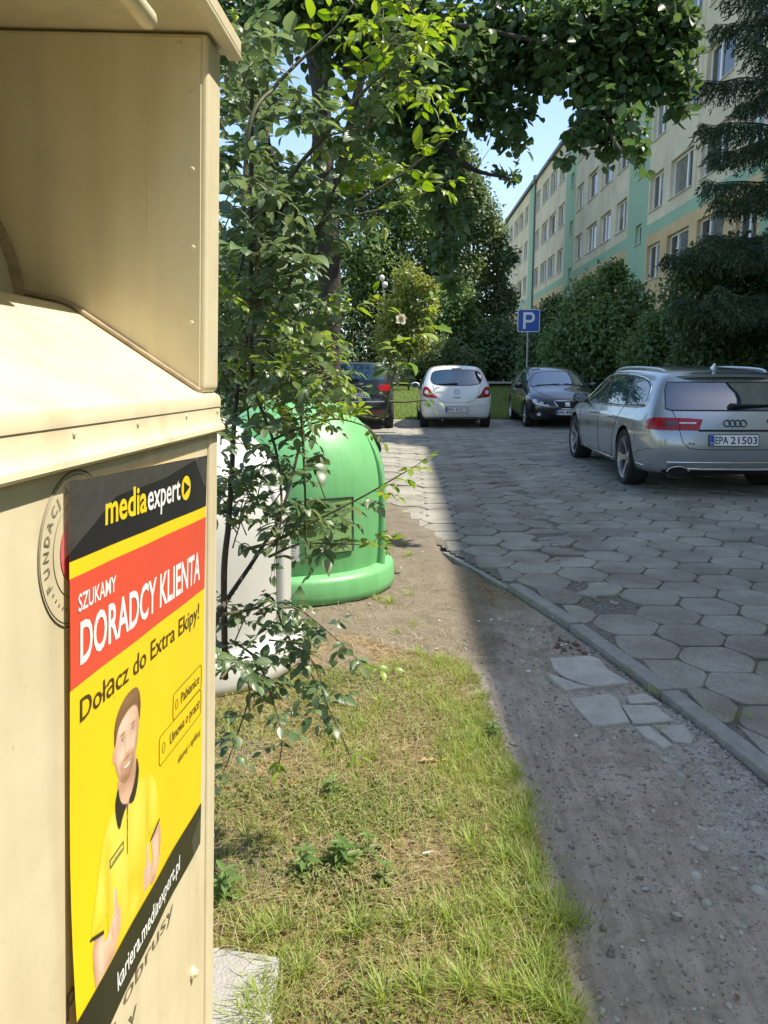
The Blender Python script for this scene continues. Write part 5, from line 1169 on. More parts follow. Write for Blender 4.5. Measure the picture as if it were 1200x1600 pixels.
for sg in (1, -1):
    tl = co_.patch('tail_light', 'rear', [(sg * a, z) for a, z in [(.44, .715), (.56, .82), (.64, .94), (.70, .985), (.765, .96), (.79, .86), (.775, .76), (.68, .735)]], m_red, .007, .04)
    co_.patch('lamp_lens', 'rear', [(sg * (.70 + .045 * math.cos(R(a))), .855 + .05 * math.sin(R(a))) for a in range(0, 360, 30)], m_lens, .011, .05, tl)
    if sg < 0: co_.patch('dark_lens', 'rear', [(sg * a, z) for a, z in [(.45, .722), (.57, .815), (.62, .76), (.6, .735)]], m_dred, .010, .05, tl)
co_.patch('brake_light', 'rear', [(.11, 1.385), (.11, 1.405), (-.11, 1.405), (-.11, 1.385)], m_dred, .006, .05)
mb = MB(); co_.line(mb, 'rear', [(.56, 1.02), (.50, .8), (.44, .72), (.38, .66), (.25, .625), (0, .615), (-.25, .625), (-.38, .66), (-.44, .72), (-.50, .8), (-.56, 1.02)], .004); mb.build('tailgate_seam', m_gap, co_.root)
mb = MB(); co_.line(mb, 'rear', [(.36, .555), (.3, .535), (0, .53), (-.3, .535), (-.36, .555)], .006); 
for sg in (1, -1): co_.line(mb, 'rear', [(sg * .42, .56), (sg * .6, .565), (sg * .74, .60)], .006)
co_.line(mb, 'rear', [(.72, .36), (.3, .345), (-.3, .345), (-.72, .36)], .004); mb.build('bumper_crease', mat('white_crease', (.42, .43, .44), .4), co_.root)
mb = MB(); mb.tube([co_.cast('rear', .09, .735, .006), co_.cast('rear', -.09, .735, .006)], .012, 8); mb.build('tailgate_handle', mat('grey_chrome', (.3, .31, .32), .3, metal=.8), co_.root, smooth=60)
mb = MB(); q = [(0 + .062 * math.cos(R(a)), .865 + .055 * math.sin(R(a))) for a in range(0, 360, 20)]; mb.tube([co_.cast('rear', *p, off=.008) for p in q], .005, 6, closed=True)
mb.tube([co_.cast('rear', .07, .865, .01), co_.cast('rear', .015, .873, .01), co_.cast('rear', .0, .857, .01), co_.cast('rear', -.07, .865, .01)], [.002, .006, .006, .002], 6); mb.build('round_emblem', MATS['grey_chrome'], co_.root, smooth=60)
mb = MB()
for k in range(4): mb.tube([co_.cast('rear', .46 - .04 * k, .865, .007), co_.cast('rear', .435 - .04 * k, .865, .007)], .006, 5)
mb.build('model_badge', MATS['grey_chrome'], co_.root)
co_.plate('rear', .0, .455, ('EPA', '42512'), tilt=.05)
co_.mirror(1.78, .80, .97, m_white)
p = co_.cast('top', .0, 0.02, 0); mb = MB(); mb.tube([p, p + Vector((-.1, 0, .28))], [.006, .003], 6); mb.tube([p - Vector((0, 0, .01)), p + Vector((0, 0, .03))], [.02, .012], 8); mb.build('aerial', m_blk, co_.root)
mb = MB(); mb.tube([(-.50, .33, .22), (-.66, .33, .21)], .03, 12); mb.build('exhaust_pipe', m_iron, co_.root, smooth=60)
mb = MB(); co_.patch('x', 'rear', [(.7, .26), (.7, .275), (-.7, .275), (-.7, .26)], m_blk, .006, .06).name = 'under_trim'
# ---------------------------------------------------------------- black hatchback facing the camera
rg = [
 ring([-.66, -.66, -.66, -.70, -.73, -.70, -.60, -.36, -.32, -.40, -.42], [0, .48, .70, .775, .82, .82, .765, .62, .53, .34, 0], [.25, .25, .25, .33, .55, .80, 1.0, 1.28, 1.36, 1.39, 1.40]),
 ring([-.45, -.45, -.45, -.45, -.45, -.43, -.38, -.2, -.18, -.22, -.24], [0, .5, .76, .83, .868, .862, .805, .66, .56, .36, 0], [.22, .22, .22, .30, .56, .82, .99, 1.31, 1.395, 1.425, 1.43]),
 ring([0, 0, 0, 0, 0, 0, 0, .1, .1, .1, .1], [0, .5, .79, .85, .88, .87, .82, .68, .58, .37, 0], [.19, .19, .19, .26, .56, .82, .975, 1.325, 1.41, 1.445, 1.452]),
 ring(.7, [0, .5, .79, .85, .88, .87, .82, .69, .585, .37, 0], [.18, .18, .18, .25, .55, .80, .945, 1.33, 1.415, 1.452, 1.46]),
 ring([1.3, 1.3, 1.3, 1.3, 1.3, 1.3, 1.3, 1.2, 1.2, 1.2, 1.2], [0, .5, .79, .85, .88, .87, .815, .675, .57, .37, 0], [.18, .18, .18, .25, .54, .78, .92, 1.31, 1.395, 1.43, 1.44]),
 ring([1.9, 1.9, 1.9, 1.9, 1.9, 1.9, 1.9, 1.66, 1.62, 1.62, 1.62], [0, .5, .79, .85, .88, .865, .805, .645, .545, .36, 0], [.18, .18, .18, .25, .53, .76, .90, 1.20, 1.30, 1.345, 1.355]),
 ring([2.5, 2.5, 2.5, 2.5, 2.5, 2.5, 2.46, 2.36, 2.42, 2.50, 2.53], [0, .5, .79, .85, .875, .855, .79, .71, .62, .42, 0], [.18, .18, .18, .25, .53, .75, .88, .92, .94, .955, .96]),
 ring([2.95, 2.95, 2.95, 2.95, 2.95, 2.95, 2.93, 2.9, 2.92, 2.95, 2.97], [0, .5, .76, .82, .855, .835, .755, .675, .59, .4, 0], [.19, .19, .19, .26, .53, .71, .80, .835, .855, .875, .88]),
 ring([3.22, 3.22, 3.22, 3.24, 3.26, 3.24, 3.2, 3.17, 3.18, 3.22, 3.24], [0, .46, .66, .72, .77, .76, .715, .64, .56, .38, 0], [.2, .2, .2, .26, .47, .6, .69, .735, .755, .77, .775])]
capR = [((-.75), (-.765)), ((-.79), (-.81)), ((-.76), (-.78)), ((-.66), (-.68)), ((-.42), (-.44))]
capF = [((3.40), (3.45)), ((3.45), (3.51)), ((3.43), (3.49)), ((3.38), (3.45)), ((3.31), (3.38))]
LW = .76
le = Car('parked_car', 'black hatchback with a chrome edged grille facing the camera, beside the parking sign', rg, capR, capF, m_black, [(0, LW), (2.578, LW)], .315, (3.99, 21.97, gz(21.97)), R(-90 - 0.5), creases={5: .35, 8: .2}, level=3)
le.wheels([(0, LW), (2.578, LW)], .315, .215, 10, mat('alloy_bright', (0.62, 0.63, 0.64), 0.3, metal=0.8), 0.21, 'thin')
win_side(le, [[(2.15, .93), (1.75, 1.17), (1.4, 1.285), (.95, 1.315), (.9, .95)], [(.8, .955), (.85, 1.318), (.4, 1.312), (.1, 1.26), (-.05, 1.08), (-.05, 1.0)]], ['door_window', 'door_window'], None)
for mode in ('left', 'right'):
    mb = MB(); le.line(mb, mode, [(.85, .94), (.84, .5), (.8, .28)], .004); le.line(mb, mode, [(2.12, .9), (2.1, .6), (2.0, .28)], .004); mb.build('door_seams', m_gap, le.root)
    for hx in (1.0, .1):
        mb = MB(); mb.tube([le.cast(mode, hx, .83, 0), le.cast(mode, hx + .02, .83, .03), le.cast(mode, hx + .2, .825, .03), le.cast(mode, hx + .22, .825, 0)], .014, 8); mb.build('door_handle', m_black, le.root, smooth=60)
ws = [(1.72, .56), (2.36, .715), (2.44, .45), (2.46, 0), (2.44, -.45), (2.36, -.715), (1.72, -.56), (1.66, -.3), (1.65, 0), (1.66, .3)]
m_wscr, n, l, b = nodes('windscreen_glass'); b.inputs['Base Color'].default_value = (0.015, 0.05, 0.08, 1); setp(b, rough=0.02, ior=3.0)
w = le.patch('windscreen', 'top', chaikin(ws, 1), m_wscr, .006, .07)
mb = MB(); le.line(mb, 'top', chaikin(ws, 1), .012, True, .0); mb.build('seal', m_blk, w, smooth=60)
mb = MB(); mb.tube([le.cast('top', 2.43, .6, .02), le.cast('top', 2.41, .1, .02)], .008, 6); mb.tube([le.cast('top', 2.44, .0, .02), le.cast('top', 2.40, -.55, .02)], .008, 6); mb.build('wipers', m_blk, le.root)
gr = [(.285, .655), (-.285, .655), (-.30, .635), (-.20, .50), (-.15, .475), (.15, .475), (.20, .50), (.30, .635)]
g = le.patch('grille', 'front', gr, m_blk, .006, .05); mb = MB(); le.line(mb, 'front', gr, .013, True, .006); mb.build('grille_frame', m_chrome, g, smooth=60)
mb = MB(); 
for z in (.515, .545, .575, .605, .635): le.line(mb, 'front', [(.26 - .0 + (z - .635) * .9, z), (0, z), (-.26 - (z - .635) * .9, z)], .004, False, .008)
mb.build('grille_bars', m_gap, g)
mb = MB(); s4 = [(-.055, .535), (.055, .535), (.055, .615), (-.055, .615)]
mb.add([le.cast('front', *p, off=.016) for p in [(-.055, .585), (.055, .6), (.05, .617), (-.055, .617)]], [(0, 1, 2, 3)]); mb.add([le.cast('front', *p, off=.016) for p in [(-.055, .535), (.055, .535), (.055, .565), (-.05, .552)]], [(0, 1, 2, 3)]); mb.add([le.cast('front', *p, off=.016) for p in [(-.055, .56), (.055, .572), (.055, .592), (-.055, .578)]], [(0, 1, 2, 3)])
mb.build('badge', m_chrome, g)
for sg in (1, -1):
    hl = [(sg * a, z) for a, z in [(.37, .525), (.43, .575), (.58, .645), (.71, .70), (.755, .69), (.755, .62), (.70, .565), (.55, .53)]]
    h_ = le.patch('headlight', 'front', hl, m_lens, .006, .04)
    mb = MB(); le.line(mb, 'front', hl, .006, True, .004); mb.build('lamp_edge', m_blk, h_)
    for cy, rr_ in ((.50, .036), (.63, .045)): le.patch('projector', 'front', [(sg * cy + rr_ * math.cos(R(a)), .595 + (abs(cy) - .5) * .35 + rr_ * .8 * math.sin(R(a))) for a in range(0, 360, 30)], m_cglass, .010, .05, h_)
    fl = le.patch('fog_lamp', 'front', [(sg * .62 + .045 * math.cos(R(a)), .345 + .042 * math.sin(R(a))) for a in range(0, 360, 30)], m_lens, .008, .05)
le.patch('lower_grille', 'front', [(.42, .225), (.45, .33), (-.45, .33), (-.42, .225)], m_gap, .006, .05)
le.plate('front', -.0, .395, ('EPA', '4988'), tilt=.0)
le.mirror(1.95, .815, .985, m_black)
p = le.cast('top', .1, 0, 0); mb = MB(); mb.tube([p, p + Vector((-.08, 0, .1))], [.008, .004], 6); mb.build('aerial', m_blk, le.root)
mb = MB(); le.line(mb, 'top', [(2.5, .66), (2.9, .60), (3.2, .44), (3.3, .3)], .004); le.line(mb, 'top', [(2.5, -.66), (2.9, -.60), (3.2, -.44), (3.3, -.3)], .004); mb.build('bonnet_seam', m_gap, le.root)

# ---------------------------------------------------------------- dark compact behind the tree
rg = [
 ring([-.60, -.60, -.60, -.64, -.66, -.62, -.56, -.42, -.40, -.48, -.5], [0, .46, .66, .72, .76, .765, .72, .63, .54, .35, 0], [.28, .28, .28, .38, .62, .88, 1.10, 1.40, 1.49, 1.525, 1.53]),
 ring([-.42, -.42, -.42, -.42, -.42, -.40, -.38, -.28, -.26, -.3, -.3], [0, .48, .71, .77, .805, .80, .755, .665, .57, .37, 0], [.25, .25, .25, .34, .62, .9, 1.10, 1.42, 1.51, 1.545, 1.55]),
 ring(.1, [0, .48, .73, .79, .815, .81, .77, .68, .58, .37, 0], [.22, .22, .22, .3, .62, .9, 1.08, 1.43, 1.52, 1.555, 1.56]),
 ring(.8, [0, .48, .73, .79, .815, .81, .77, .68, .58, .37, 0], [.22, .22, .22, .3, .62, .88, 1.06, 1.43, 1.52, 1.555, 1.56]),
 ring([1.5, 1.5, 1.5, 1.5, 1.5, 1.5, 1.5, 1.35, 1.33, 1.33, 1.33], [0, .48, .73, .79, .815, .81, .765, .66, .565, .36, 0], [.22, .22, .22, .3, .6, .86, 1.03, 1.39, 1.48, 1.52, 1.525]),
 ring([2.1, 2.1, 2.1, 2.1, 2.1, 2.1, 2.05, 1.85, 1.88, 1.93, 1.95], [0, .48, .73, .79, .815, .80, .755, .68, .59, .4, 0], [.22, .22, .22, .3, .59, .84, .99, 1.06, 1.08, 1.09, 1.095]),
 ring([2.7, 2.7, 2.7, 2.7, 2.7, 2.7, 2.68, 2.66, 2.66, 2.7, 2.72], [0, .48, .72, .78, .80, .785, .72, .65, .57, .38, 0], [.22, .22, .22, .3, .57, .78, .92, .97, .99, 1.01, 1.015]),
 ring([3.1, 3.1, 3.1, 3.12, 3.14, 3.12, 3.08, 3.06, 3.04, 3.06, 3.08], [0, .42, .6, .66, .70, .69, .65, .59, .51, .34, 0], [.25, .25, .25, .32, .55, .7, .82, .88, .91, .925, .93])]
capR = [((-.69), (-.70)), ((-.71), (-.72)), ((-.67), (-.68)), ((-.61), (-.62)), ((-.465), (-.475))]
capF = [((3.2), (3.25)), ((3.24), (3.3)), ((3.22), (3.28)), ((3.16), (3.22)), ((3.12), (3.16))]
mx = at(561, 670, 18.6).x
mi = Car('parked_car', 'dark compact car with roof rails, half hidden by rose shoots at the left end', rg, capR, capF, m_black2, [(0, .70), (2.55, .70)], .325, (mx, 18.9, gz(18.9)), R(90.0), creases={5: .3, 8: .2}, level=3)
mi.wheels([(0, .70), (2.55, .70)], .325, .22, 5, mat('alloy_silver', (0.5, 0.51, 0.52), 0.35, metal=0.8), 0.21)
rw = chaikin([(.56, 1.13), (.60, 1.2), (.55, 1.44), (.5, 1.47), (-.5, 1.47), (-.55, 1.44), (-.60, 1.2), (-.56, 1.13)], 1)
w = mi.patch('rear_window', 'rear', rw, m_cglass, .006, .07)
win_side(mi, [[(1.75, 1.05), (1.45, 1.33), (1.2, 1.40), (.8, 1.41), (.75, 1.07)], [(.65, 1.075), (.68, 1.41), (.0, 1.40), (-.25, 1.36), (-.3, 1.12)]], ['door_window', 'door_window'], None)
for sg in (1, -1):
    tl = mi.patch('tail_light', 'rear', chaikin([(sg * a, z) for a, z in [(.46, .92), (.46, 1.03), (.64, 1.05), (.735, 1.02), (.735, .90), (.58, .88)]], 1), m_red, .008, .04)
    mi.patch('reflector', 'rear', [(sg * a, z) for a, z in [(.36, .40), (.36, .44), (.52, .44), (.52, .40)]], m_red, .008, .05)
    q = [Vector(mi.cast('top', x, sg * .57, 0)) + Vector((0, 0, dz)) for x, dz in [(-.2, 0), (-.1, .05), (.5, .06), (1.1, .05), (1.2, 0)]]; mb = MB(); mb.tube(q, .018, 8); mb.build('roof_rail', m_alu, mi.root, smooth=60)
mb = MB(); mb.tube([mi.cast('rear', -.03, 1.155, .03), mi.cast('rear', .3, 1.16, .015)], [.03, .01], 8); mb.build('wiper', m_blk, mi.root)
mb = MB(); zz = 1.055
mb.tube([mi.cast('rear', .035 * math.cos(R(a)), zz + .03 * math.sin(R(a)), .01) for a in range(0, 360, 30)], .005, 6, closed=True)
for sg in (1, -1):
    for dz in (-.015, 0, .015): mb.tube([mi.cast('rear', sg * .04, zz + dz * .7, .01), mi.cast('rear', sg * (.13 - abs(dz) * 1.5), zz + dz * 1.3, .01)], [.005, .003], 5)
mb.build('winged_emblem', m_chrome, mi.root)
mi.plate('rear', 0, .80, ('EPA', '70Z0'))
mb = MB(); mi.line(mb, 'rear', [(.6, .66), (0, .655), (-.6, .66)], .012, False, .005); mb.build('bumper_strip', m_chrome, mi.root, smooth=60)
mi.mirror(1.85, .77, 1.12, m_black2)
# ================================================================ GRASS AND WEEDS
def blades(name, P, H_, W_, m, lean, kind='stuff', parent=None, lean_dir=None, seg=3):
    n_ = len(P); a = rng.uniform(0, 6.283, n_)
    if lean_dir is not None: a = lean_dir
    d = np.stack([np.cos(a), np.sin(a), np.zeros(n_)], -1); s_ = np.stack([-np.sin(a), np.cos(a), np.zeros(n_)], -1)
    H_ = np.broadcast_to(H_, (n_,)); W_ = np.broadcast_to(W_, (n_,)); lean = np.broadcast_to(lean, (n_,)); V = []
    for k in range(seg + 1):
        t = k / seg; w = W_ * (1 - t ** 1.6) * 0.5 + 0.00015
        up = H_ * (t - lean * 0.32 * t * t); out = H_ * lean * t ** 1.7 * 0.9
        c = P + d * out[:, None] + np.array([0, 0, 1]) * up[:, None]
        V += [c - s_ * w[:, None], c + s_ * w[:, None]]
    V = np.stack(V, 1).reshape(-1, 3); i = (np.arange(n_) * (2 * seg + 2))[:, None]
    F = np.concatenate([i + np.array([[2 * k, 2 * k + 1, 2 * k + 3, 2 * k + 2]]) for k in range(seg)], 0)
    o = np_mesh(name, V, F, m, parent, np.repeat(rng.random(n_), 2 * seg + 2)); 
    if kind: o['kind'] = kind
    return o
m_grass = leafmat('grass_blade', (0.18, 0.26, 0.045), (0.33, 0.40, 0.10), 0.35, 0.5)
m_straw = leafmat('dry_grass', (0.3, 0.235, 0.12), (0.5, 0.42, 0.25), 0.2, 0.7)
m_mixg = leafmat('tired_grass', (0.2, 0.235, 0.055), (0.35, 0.34, 0.12), 0.3, 0.6)
def gpts(n_, x0, x1, y0, y1, f):
    X = rng.uniform(x0, x1, n_); Y = rng.uniform(y0, y1, n_); k = f(X, Y) > rng.random(n_); X, Y = X[k], Y[k]
    return np.stack([X, Y, near_z(X, Y) - 0.002], -1)
inside = lambda X, Y: (X < edge_x(Y) + 0.03 + 0.03 * sm_noise(X, Y, 20, 30)) & ~((X < -0.27) & (Y < 1.76) & (Y > 0))
bare = lambda X, Y: np.clip((3.95 - Y + 0.55 * sm_noise(X, Y, 5, 9)) / 0.35, 0.0, 1)
clump = lambda X, Y, f, s: np.clip(0.5 + 1.5 * sm_noise(X, Y, f, s), 0, 1)
P = gpts(105000, -0.95, 0.5, 1.3, 4.6, lambda X, Y: inside(X, Y) * bare(X, Y) * (0.12 + 0.88 * clump(X, Y, 9, 31) ** 1.6) * np.clip(0.5 + (X + .3) * 1.2, .3, 1))
blades('grass_green', P, rng.uniform(0.012, 0.055, len(P)), rng.uniform(0.0016, 0.0034, len(P)), m_grass, rng.uniform(0.2, 1.1, len(P)))
P = gpts(50000, -1.0, 0.5, 1.3, 4.8, lambda X, Y: inside(X, Y) * bare(X, Y) * (0.12 + 0.6 * clump(X, Y, 8, 33) ** 1.5))
blades('grass_tired', P, rng.uniform(0.012, 0.05, len(P)), rng.uniform(0.0014, 0.003, len(P)), m_mixg, rng.uniform(0.5, 1.5, len(P)))
P = gpts(9000, -1.0, 0.48, 1.3, 5.0, lambda X, Y: inside(X, Y) * (0.15 + 0.8 * clump(X, Y, 7, 35)) * np.clip(4.6 - Y, 0.15, 1)); P[:, 2] += rng.uniform(0.003, 0.012, len(P))
blades('dry_straw', P, rng.uniform(0.02, 0.075, len(P)), rng.uniform(0.0010, 0.0022, len(P)), m_straw, rng.uniform(2.2, 2.9, len(P)))
# tufts along the edge of the track and in the turf
TUFT = [(735, 1130, 1.0), (722, 1062, .9), (690, 1035, .8), (752, 1090, .8), (800, 1212, 1.2), (818, 1290, 1.3), (826, 1250, .9), (742, 1166, .8), (872, 1440, 1.5), (845, 1500, 1.4), (800, 1420, 1.1), (850, 1560, 1.5), (760, 1480, 1.2), (700, 1430, 1.0), (640, 1440, .9), (730, 1545, 1.4), (790, 1560, 1.4), (560, 1450, 1.2), (430, 1450, 1.1), (400, 1462, .9), (470, 1520, 1.0), (655, 1020, .7), (610, 942, .8), (590, 936, .6), (592, 1100, .8), (735, 1320, 1.0), (835, 1370, 1.2), (790, 1340, .9), (640, 930, .35), (620, 985, .3), (645, 975, .3), (618, 838, .9), (630, 850, .7), (640, 868, .6), (690, 1270, .8), (660, 1550, 1.1), (600, 1560, 1.0), (860, 1410, 1.2), (900, 1440, .8), (888, 1590, 1.2), (560, 1130, .7), (700, 1110, .9), (640, 1075, .8), (580, 1180, .8), (430, 1510, .8), (405, 1560, .9), (385, 1590, .8), (420, 1595, 1.0)]
PP = []; HH = []; LD = []; LN_ = []
for px_, py_, s_ in TUFT:
    q = gnd(px_, py_); k = int(110 * s_)
    r_ = np.abs(rng.normal(0, 0.032 * (0.6 + 0.6 * s_), k)); a = rng.uniform(0, 6.283, k)
    x, y = q.x + r_ * np.cos(a), q.y + r_ * np.sin(a) * 1.3
    PP.append(np.stack([x, y, near_z(x, y) - .002], -1)); HH.append(rng.uniform(0.03, 0.08, k) * (0.5 + 0.4 * s_)); LD.append(a + rng.normal(0, .5, k)); LN_.append(rng.uniform(0.3, 1.2, k))
blades('grass_tufts', np.concatenate(PP), np.concatenate(HH), 0.0032, m_grass, np.concatenate(LN_), lean_dir=np.concatenate(LD))
# little round-leaved ground cover
m_clover = leafmat('ground_leaf', (0.1, 0.14, 0.035), (0.22, 0.25, 0.075), 0.3, 0.55)
P = gpts(30000, -0.8, 0.42, 1.45, 4.2, lambda X, Y: inside(X, Y) * bare(X, Y) * (0.1 + 0.9 * clump(X, Y, 7, 41) ** 2) * np.clip(0.9 - X * 1.5, .25, 1)); P[:, 2] += rng.uniform(0.002, 0.03, len(P))
D = rdir(len(P)); D[:, 2] = np.abs(D[:, 2]) * 0.3; N_ = rdir(len(P)) * 0.5 + np.array([0, 0, 1])
tag(leaves('ground_cover', P, D, N_, rng.uniform(0.008, 0.018, len(P)), rng.uniform(0.006, 0.012, len(P)), m_clover), kind='stuff')
# grass growing in the joints and at the kerb
PP = []
for px_, py_, k, sx in [(1130, 1118, 120, .06), (1160, 1125, 120, .06), (1100, 1122, 60, .03), (1020, 1082, 60, .03), (985, 1050, 40, .02), (1190, 1050, 40, .02), (1185, 1098, 60, .03), (905, 985, 30, .02), (860, 905, 40, .04), (1035, 1140, 30, .02)]:
    q = gnd(px_, py_); PP.append(np.stack([q.x + rng.normal(0, sx, k), q.y + rng.normal(0, .02, k), np.full(k, q.z + 0.002)], -1))
P = np.concatenate(PP); blades('joint_grass', P, rng.uniform(0.012, 0.035, len(P)), 0.002, m_grass, rng.uniform(.3, 1.4, len(P)))
# weeds one can tell apart
m_weed = leafmat('weed_leaf', (0.09, 0.17, 0.04), (0.16, 0.25, 0.07), 0.35, 0.45)
m_stalk = mat('green_stalk', (0.12, 0.17, 0.05), 0.6)
def weed(px_, py_, s_, label, tiers=4):
    q = gnd(px_, py_); t = empty('weed', q); tag(t, label, 'weed'); mb = MB(); hh = 0.07 * s_
    mb.tube([(0, 0, -0.005), (0.004, 0.002, hh * .6), (0.002, 0, hh)], [.0025, .002, .001], 6); mb.build('stem', m_stalk, t, smooth=60)
    P = []; D = []; N_ = []; L = []
    for k in range(tiers):
        z = hh * (0.12 + 0.85 * k / max(1, tiers - 1)); r0 = rnd.uniform(0, 6.28)
        for j in range(5 if k < tiers - 1 else 4):
            a = r0 + 6.283 * j / 5 + rnd.gauss(0, .2); P.append((0, 0, z)); D.append((math.cos(a), math.sin(a), 0.25 + .25 * k / tiers)); N_.append((-.2 * math.cos(a), -.2 * math.sin(a), 1)); L.append(0.055 * s_ * (1.15 - 0.55 * k / tiers) * rnd.uniform(.8, 1.15))
    L = np.array(L); leaves('leaves', np.array(P, float), np.array(D, float), np.array(N_, float), L, L * .42, m_weed, t, .12, .3)
weed(535, 1352, 1.05, 'dark green upright weed with serrated leaves in the middle of the dry turf', 5)
weed(478, 1362, 1.0, 'small pale weed rosette just left of the tall upright weed', 3)
weed(352, 1400, 1.1, 'broad leaved weed growing at the foot of the cream container', 3)
weed(575, 1330, .8, 'low weed rosette just right of the tall upright weed', 2)
weed(770, 1150, .8, 'small leafy weed at the shaded edge of the turf', 3)
weed(520, 1240, .8, 'small weed with pointed leaves below the hanging rose shoots', 3)
weed(600, 1375, .7, 'tiny weed nearest the cigarette end', 2)
q = gnd(660, 1336); cb = MB(); cb.tube([(0, 0, .004), (.022, .006, .006)], .0038, 10, 0); cb.tube([(.022, .006, .006), (.032, .0087, .0065)], .0038, 10, 1)
o = cb.build('cigarette_end', [mat('cig_paper', (.8, .8, .78), .7), mat('cig_filter', (.6, .38, .18), .8)], smooth=50); o.location = q; tag(o, 'white cigarette end lying in the dry grass', 'cigarette end')
for px_, py_, lab, c in ((655, 1192, 'long curled tan dead leaf lying on the bare turf', (.45, .33, .17)), (452, 1226, 'small orange brown dead leaf below the rose', (.5, .2, .04)), (690, 1190, 'small yellow dead leaf beside the tan dead leaf', (.6, .42, .05))):
    q = gnd(px_, py_); m_ = leafmat('dead_leaf', c, c, .2, .7); s_ = .075 if px_ == 655 else .03
    o = leaves('dead_leaf', np.array([[0, 0, .006]]), np.array([[1, .15, .05]]), np.array([[0, .1, 1.]]), np.array([s_]), np.array([s_ * .4]), m_, None, .3, .1); o.location = q; tag(o, lab, 'dead leaf')

# crumbs of dead leaf and twig lying about
n_ = 420; Y = rng.uniform(1.5, 6.5, n_); X = rng.uniform(-0.9, 1.1, n_); k = X < kerb_x(Y) - .05; X, Y = X[k], Y[k]; n_ = len(X)
D = rdir(n_); D[:, 2] *= .15; N_ = rdir(n_) * .3 + np.array([0, 0, 1]); Ls = rng.uniform(.008, .026, n_)
tag(leaves('leaf_litter', np.stack([X, Y, near_z(X, Y) + .006], -1), D, N_, Ls, Ls * rng.uniform(.15, .6, n_), leafmat('litter', (.12, .075, .04), (.42, .3, .16), .1, .8)), kind='stuff')
# far lawn and the path across it
X0 = np.concatenate([np.arange(-14, 14, 0.5)]); Y0 = np.arange(21.6, 46, 0.5)
m_lawn = mat('lawn_soil', (0.045, 0.08, 0.02), 0.95, c2=(0.07, 0.09, 0.03), scale=3)
lawn = grid_sheet('lawn', X0, Y0, lambda X, Y: np.vectorize(gz)(Y) - 0.0 + 0.02 * sm_noise(X, Y, 1.5, 50), m_lawn, keep=lambda X, Y: (Y > 22.0)); tag(lawn, kind='structure')
m_lgrass = leafmat('lawn_blade', (0.1, 0.17, 0.03), (0.19, 0.26, 0.06), 0.35, 0.5)
n_ = 60000; X = rng.uniform(-3, 6, n_); Y = 21.9 + 17 * rng.random(n_) ** 1.6; P = np.stack([X, Y, np.vectorize(gz)(Y)], -1)
blades('lawn_grass', P, rng.uniform(0.05, 0.16, n_), 0.014, m_lgrass, rng.uniform(.3, 1.2, n_), seg=2)
m_path = mat('path_sand', (0.4, 0.36, 0.29), 0.95, var=0.15, scale=6)
mb = MB(); zp = gz(38) + 0.1
mb.add([(-12, 37.2, gz(37.2) + .17), (14, 36.6, gz(36.6) + .17), (14, 38.6, gz(38.6) + .17), (-12, 39.4, gz(39.4) + .17)], [(0, 1, 2, 3)]); tag(mb.build('path', m_path), kind='structure')
# ================================================================ ROSE BUSH
m_rleaf = leafmat('rose_leaf', (0.06, 0.115, 0.045), (0.16, 0.23, 0.1), 0.32, 0.42, spec=.8)
m_ryoung = leafmat('rose_young_leaf', (0.13, 0.24, 0.03), (0.27, 0.33, 0.06), 0.42, 0.4, hue=.492)
m_rstem = mat('rose_cane', (0.1, 0.115, 0.045), 0.6, c2=(0.085, 0.06, 0.035), scale=12)
m_rdark = mat('rose_old_wood', (0.075, 0.06, 0.045), 0.8, var=.3, scale=20)
rnd.seed(21); rng = np.random.default_rng(5)
rose = empty('rose_bush', gnd(395, 1120)); tag(rose, 'tall rambling rose bush with arching thorny canes growing between the container and the bins', 'rose bush')
ro = Vector(rose.location)
LP = [[], [], [], []]; YP = [[], [], [], []]; SM = MB(); DM = MB()
def comp_leaf(p, d, up, s_, young, nl=None):
    """a rose leaf: leaflets in pairs along a stalk"""
    d = d.normalized(); side = d.cross(up)
    if side.length < 1e-3: side = d.orthogonal()
    side.normalize(); nrm = side.cross(d).normalized()
    nl = nl or rnd.choice((2, 2, 3)); A = YP if young else LP; Lr = 0.075 * s_
    SM.tube([p, p + d * Lr * .5 - Vector((0, 0, .004 * s_)), p + d * Lr - Vector((0, 0, .012 * s_))], [.0012 * s_, .001 * s_, .0007 * s_], 4)
    for k in range(nl):
        t = 0.42 + 0.5 * k / nl
        for sg in (1, -1):
            b_ = p + d * Lr * t - Vector((0, 0, .012 * s_ * t * t)); ax = (d * rnd.uniform(.35, .75) + side * sg + Vector((0, 0, rnd.uniform(-.5, .1)))).normalized()
            A[0].append(b_); A[1].append(ax); A[2].append(nrm + Vector((rnd.gauss(0, .35), rnd.gauss(0, .35), rnd.gauss(0, .2)))); A[3].append(s_ * rnd.uniform(.034, .048))
    b_ = p + d * Lr - Vector((0, 0, .012 * s_)); A[0].append(b_); A[1].append((d + Vector((0, 0, rnd.uniform(-.5, 0)))).normalized()); A[2].append(nrm + Vector((rnd.gauss(0, .3), rnd.gauss(0, .3), rnd.gauss(0, .2)))); A[3].append(s_ * rnd.uniform(.04, .054))
def smooth_path(pts, n_=10):
    out = []
    for i in range(len(pts) - 1):
        p0, p1_, p2_, p3 = pts[max(0, i - 1)], pts[i], pts[i + 1], pts[min(len(pts) - 1, i + 2)]
        for k in range(n_):
            t = k / n_; out.append(0.5 * ((2 * p1_) + (p2_ - p0) * t + (2 * p0 - 5 * p1_ + 4 * p2_ - p3) * t * t + (3 * p1_ - p0 - 3 * p2_ + p3) * t ** 3))
    return out + [pts[-1]]
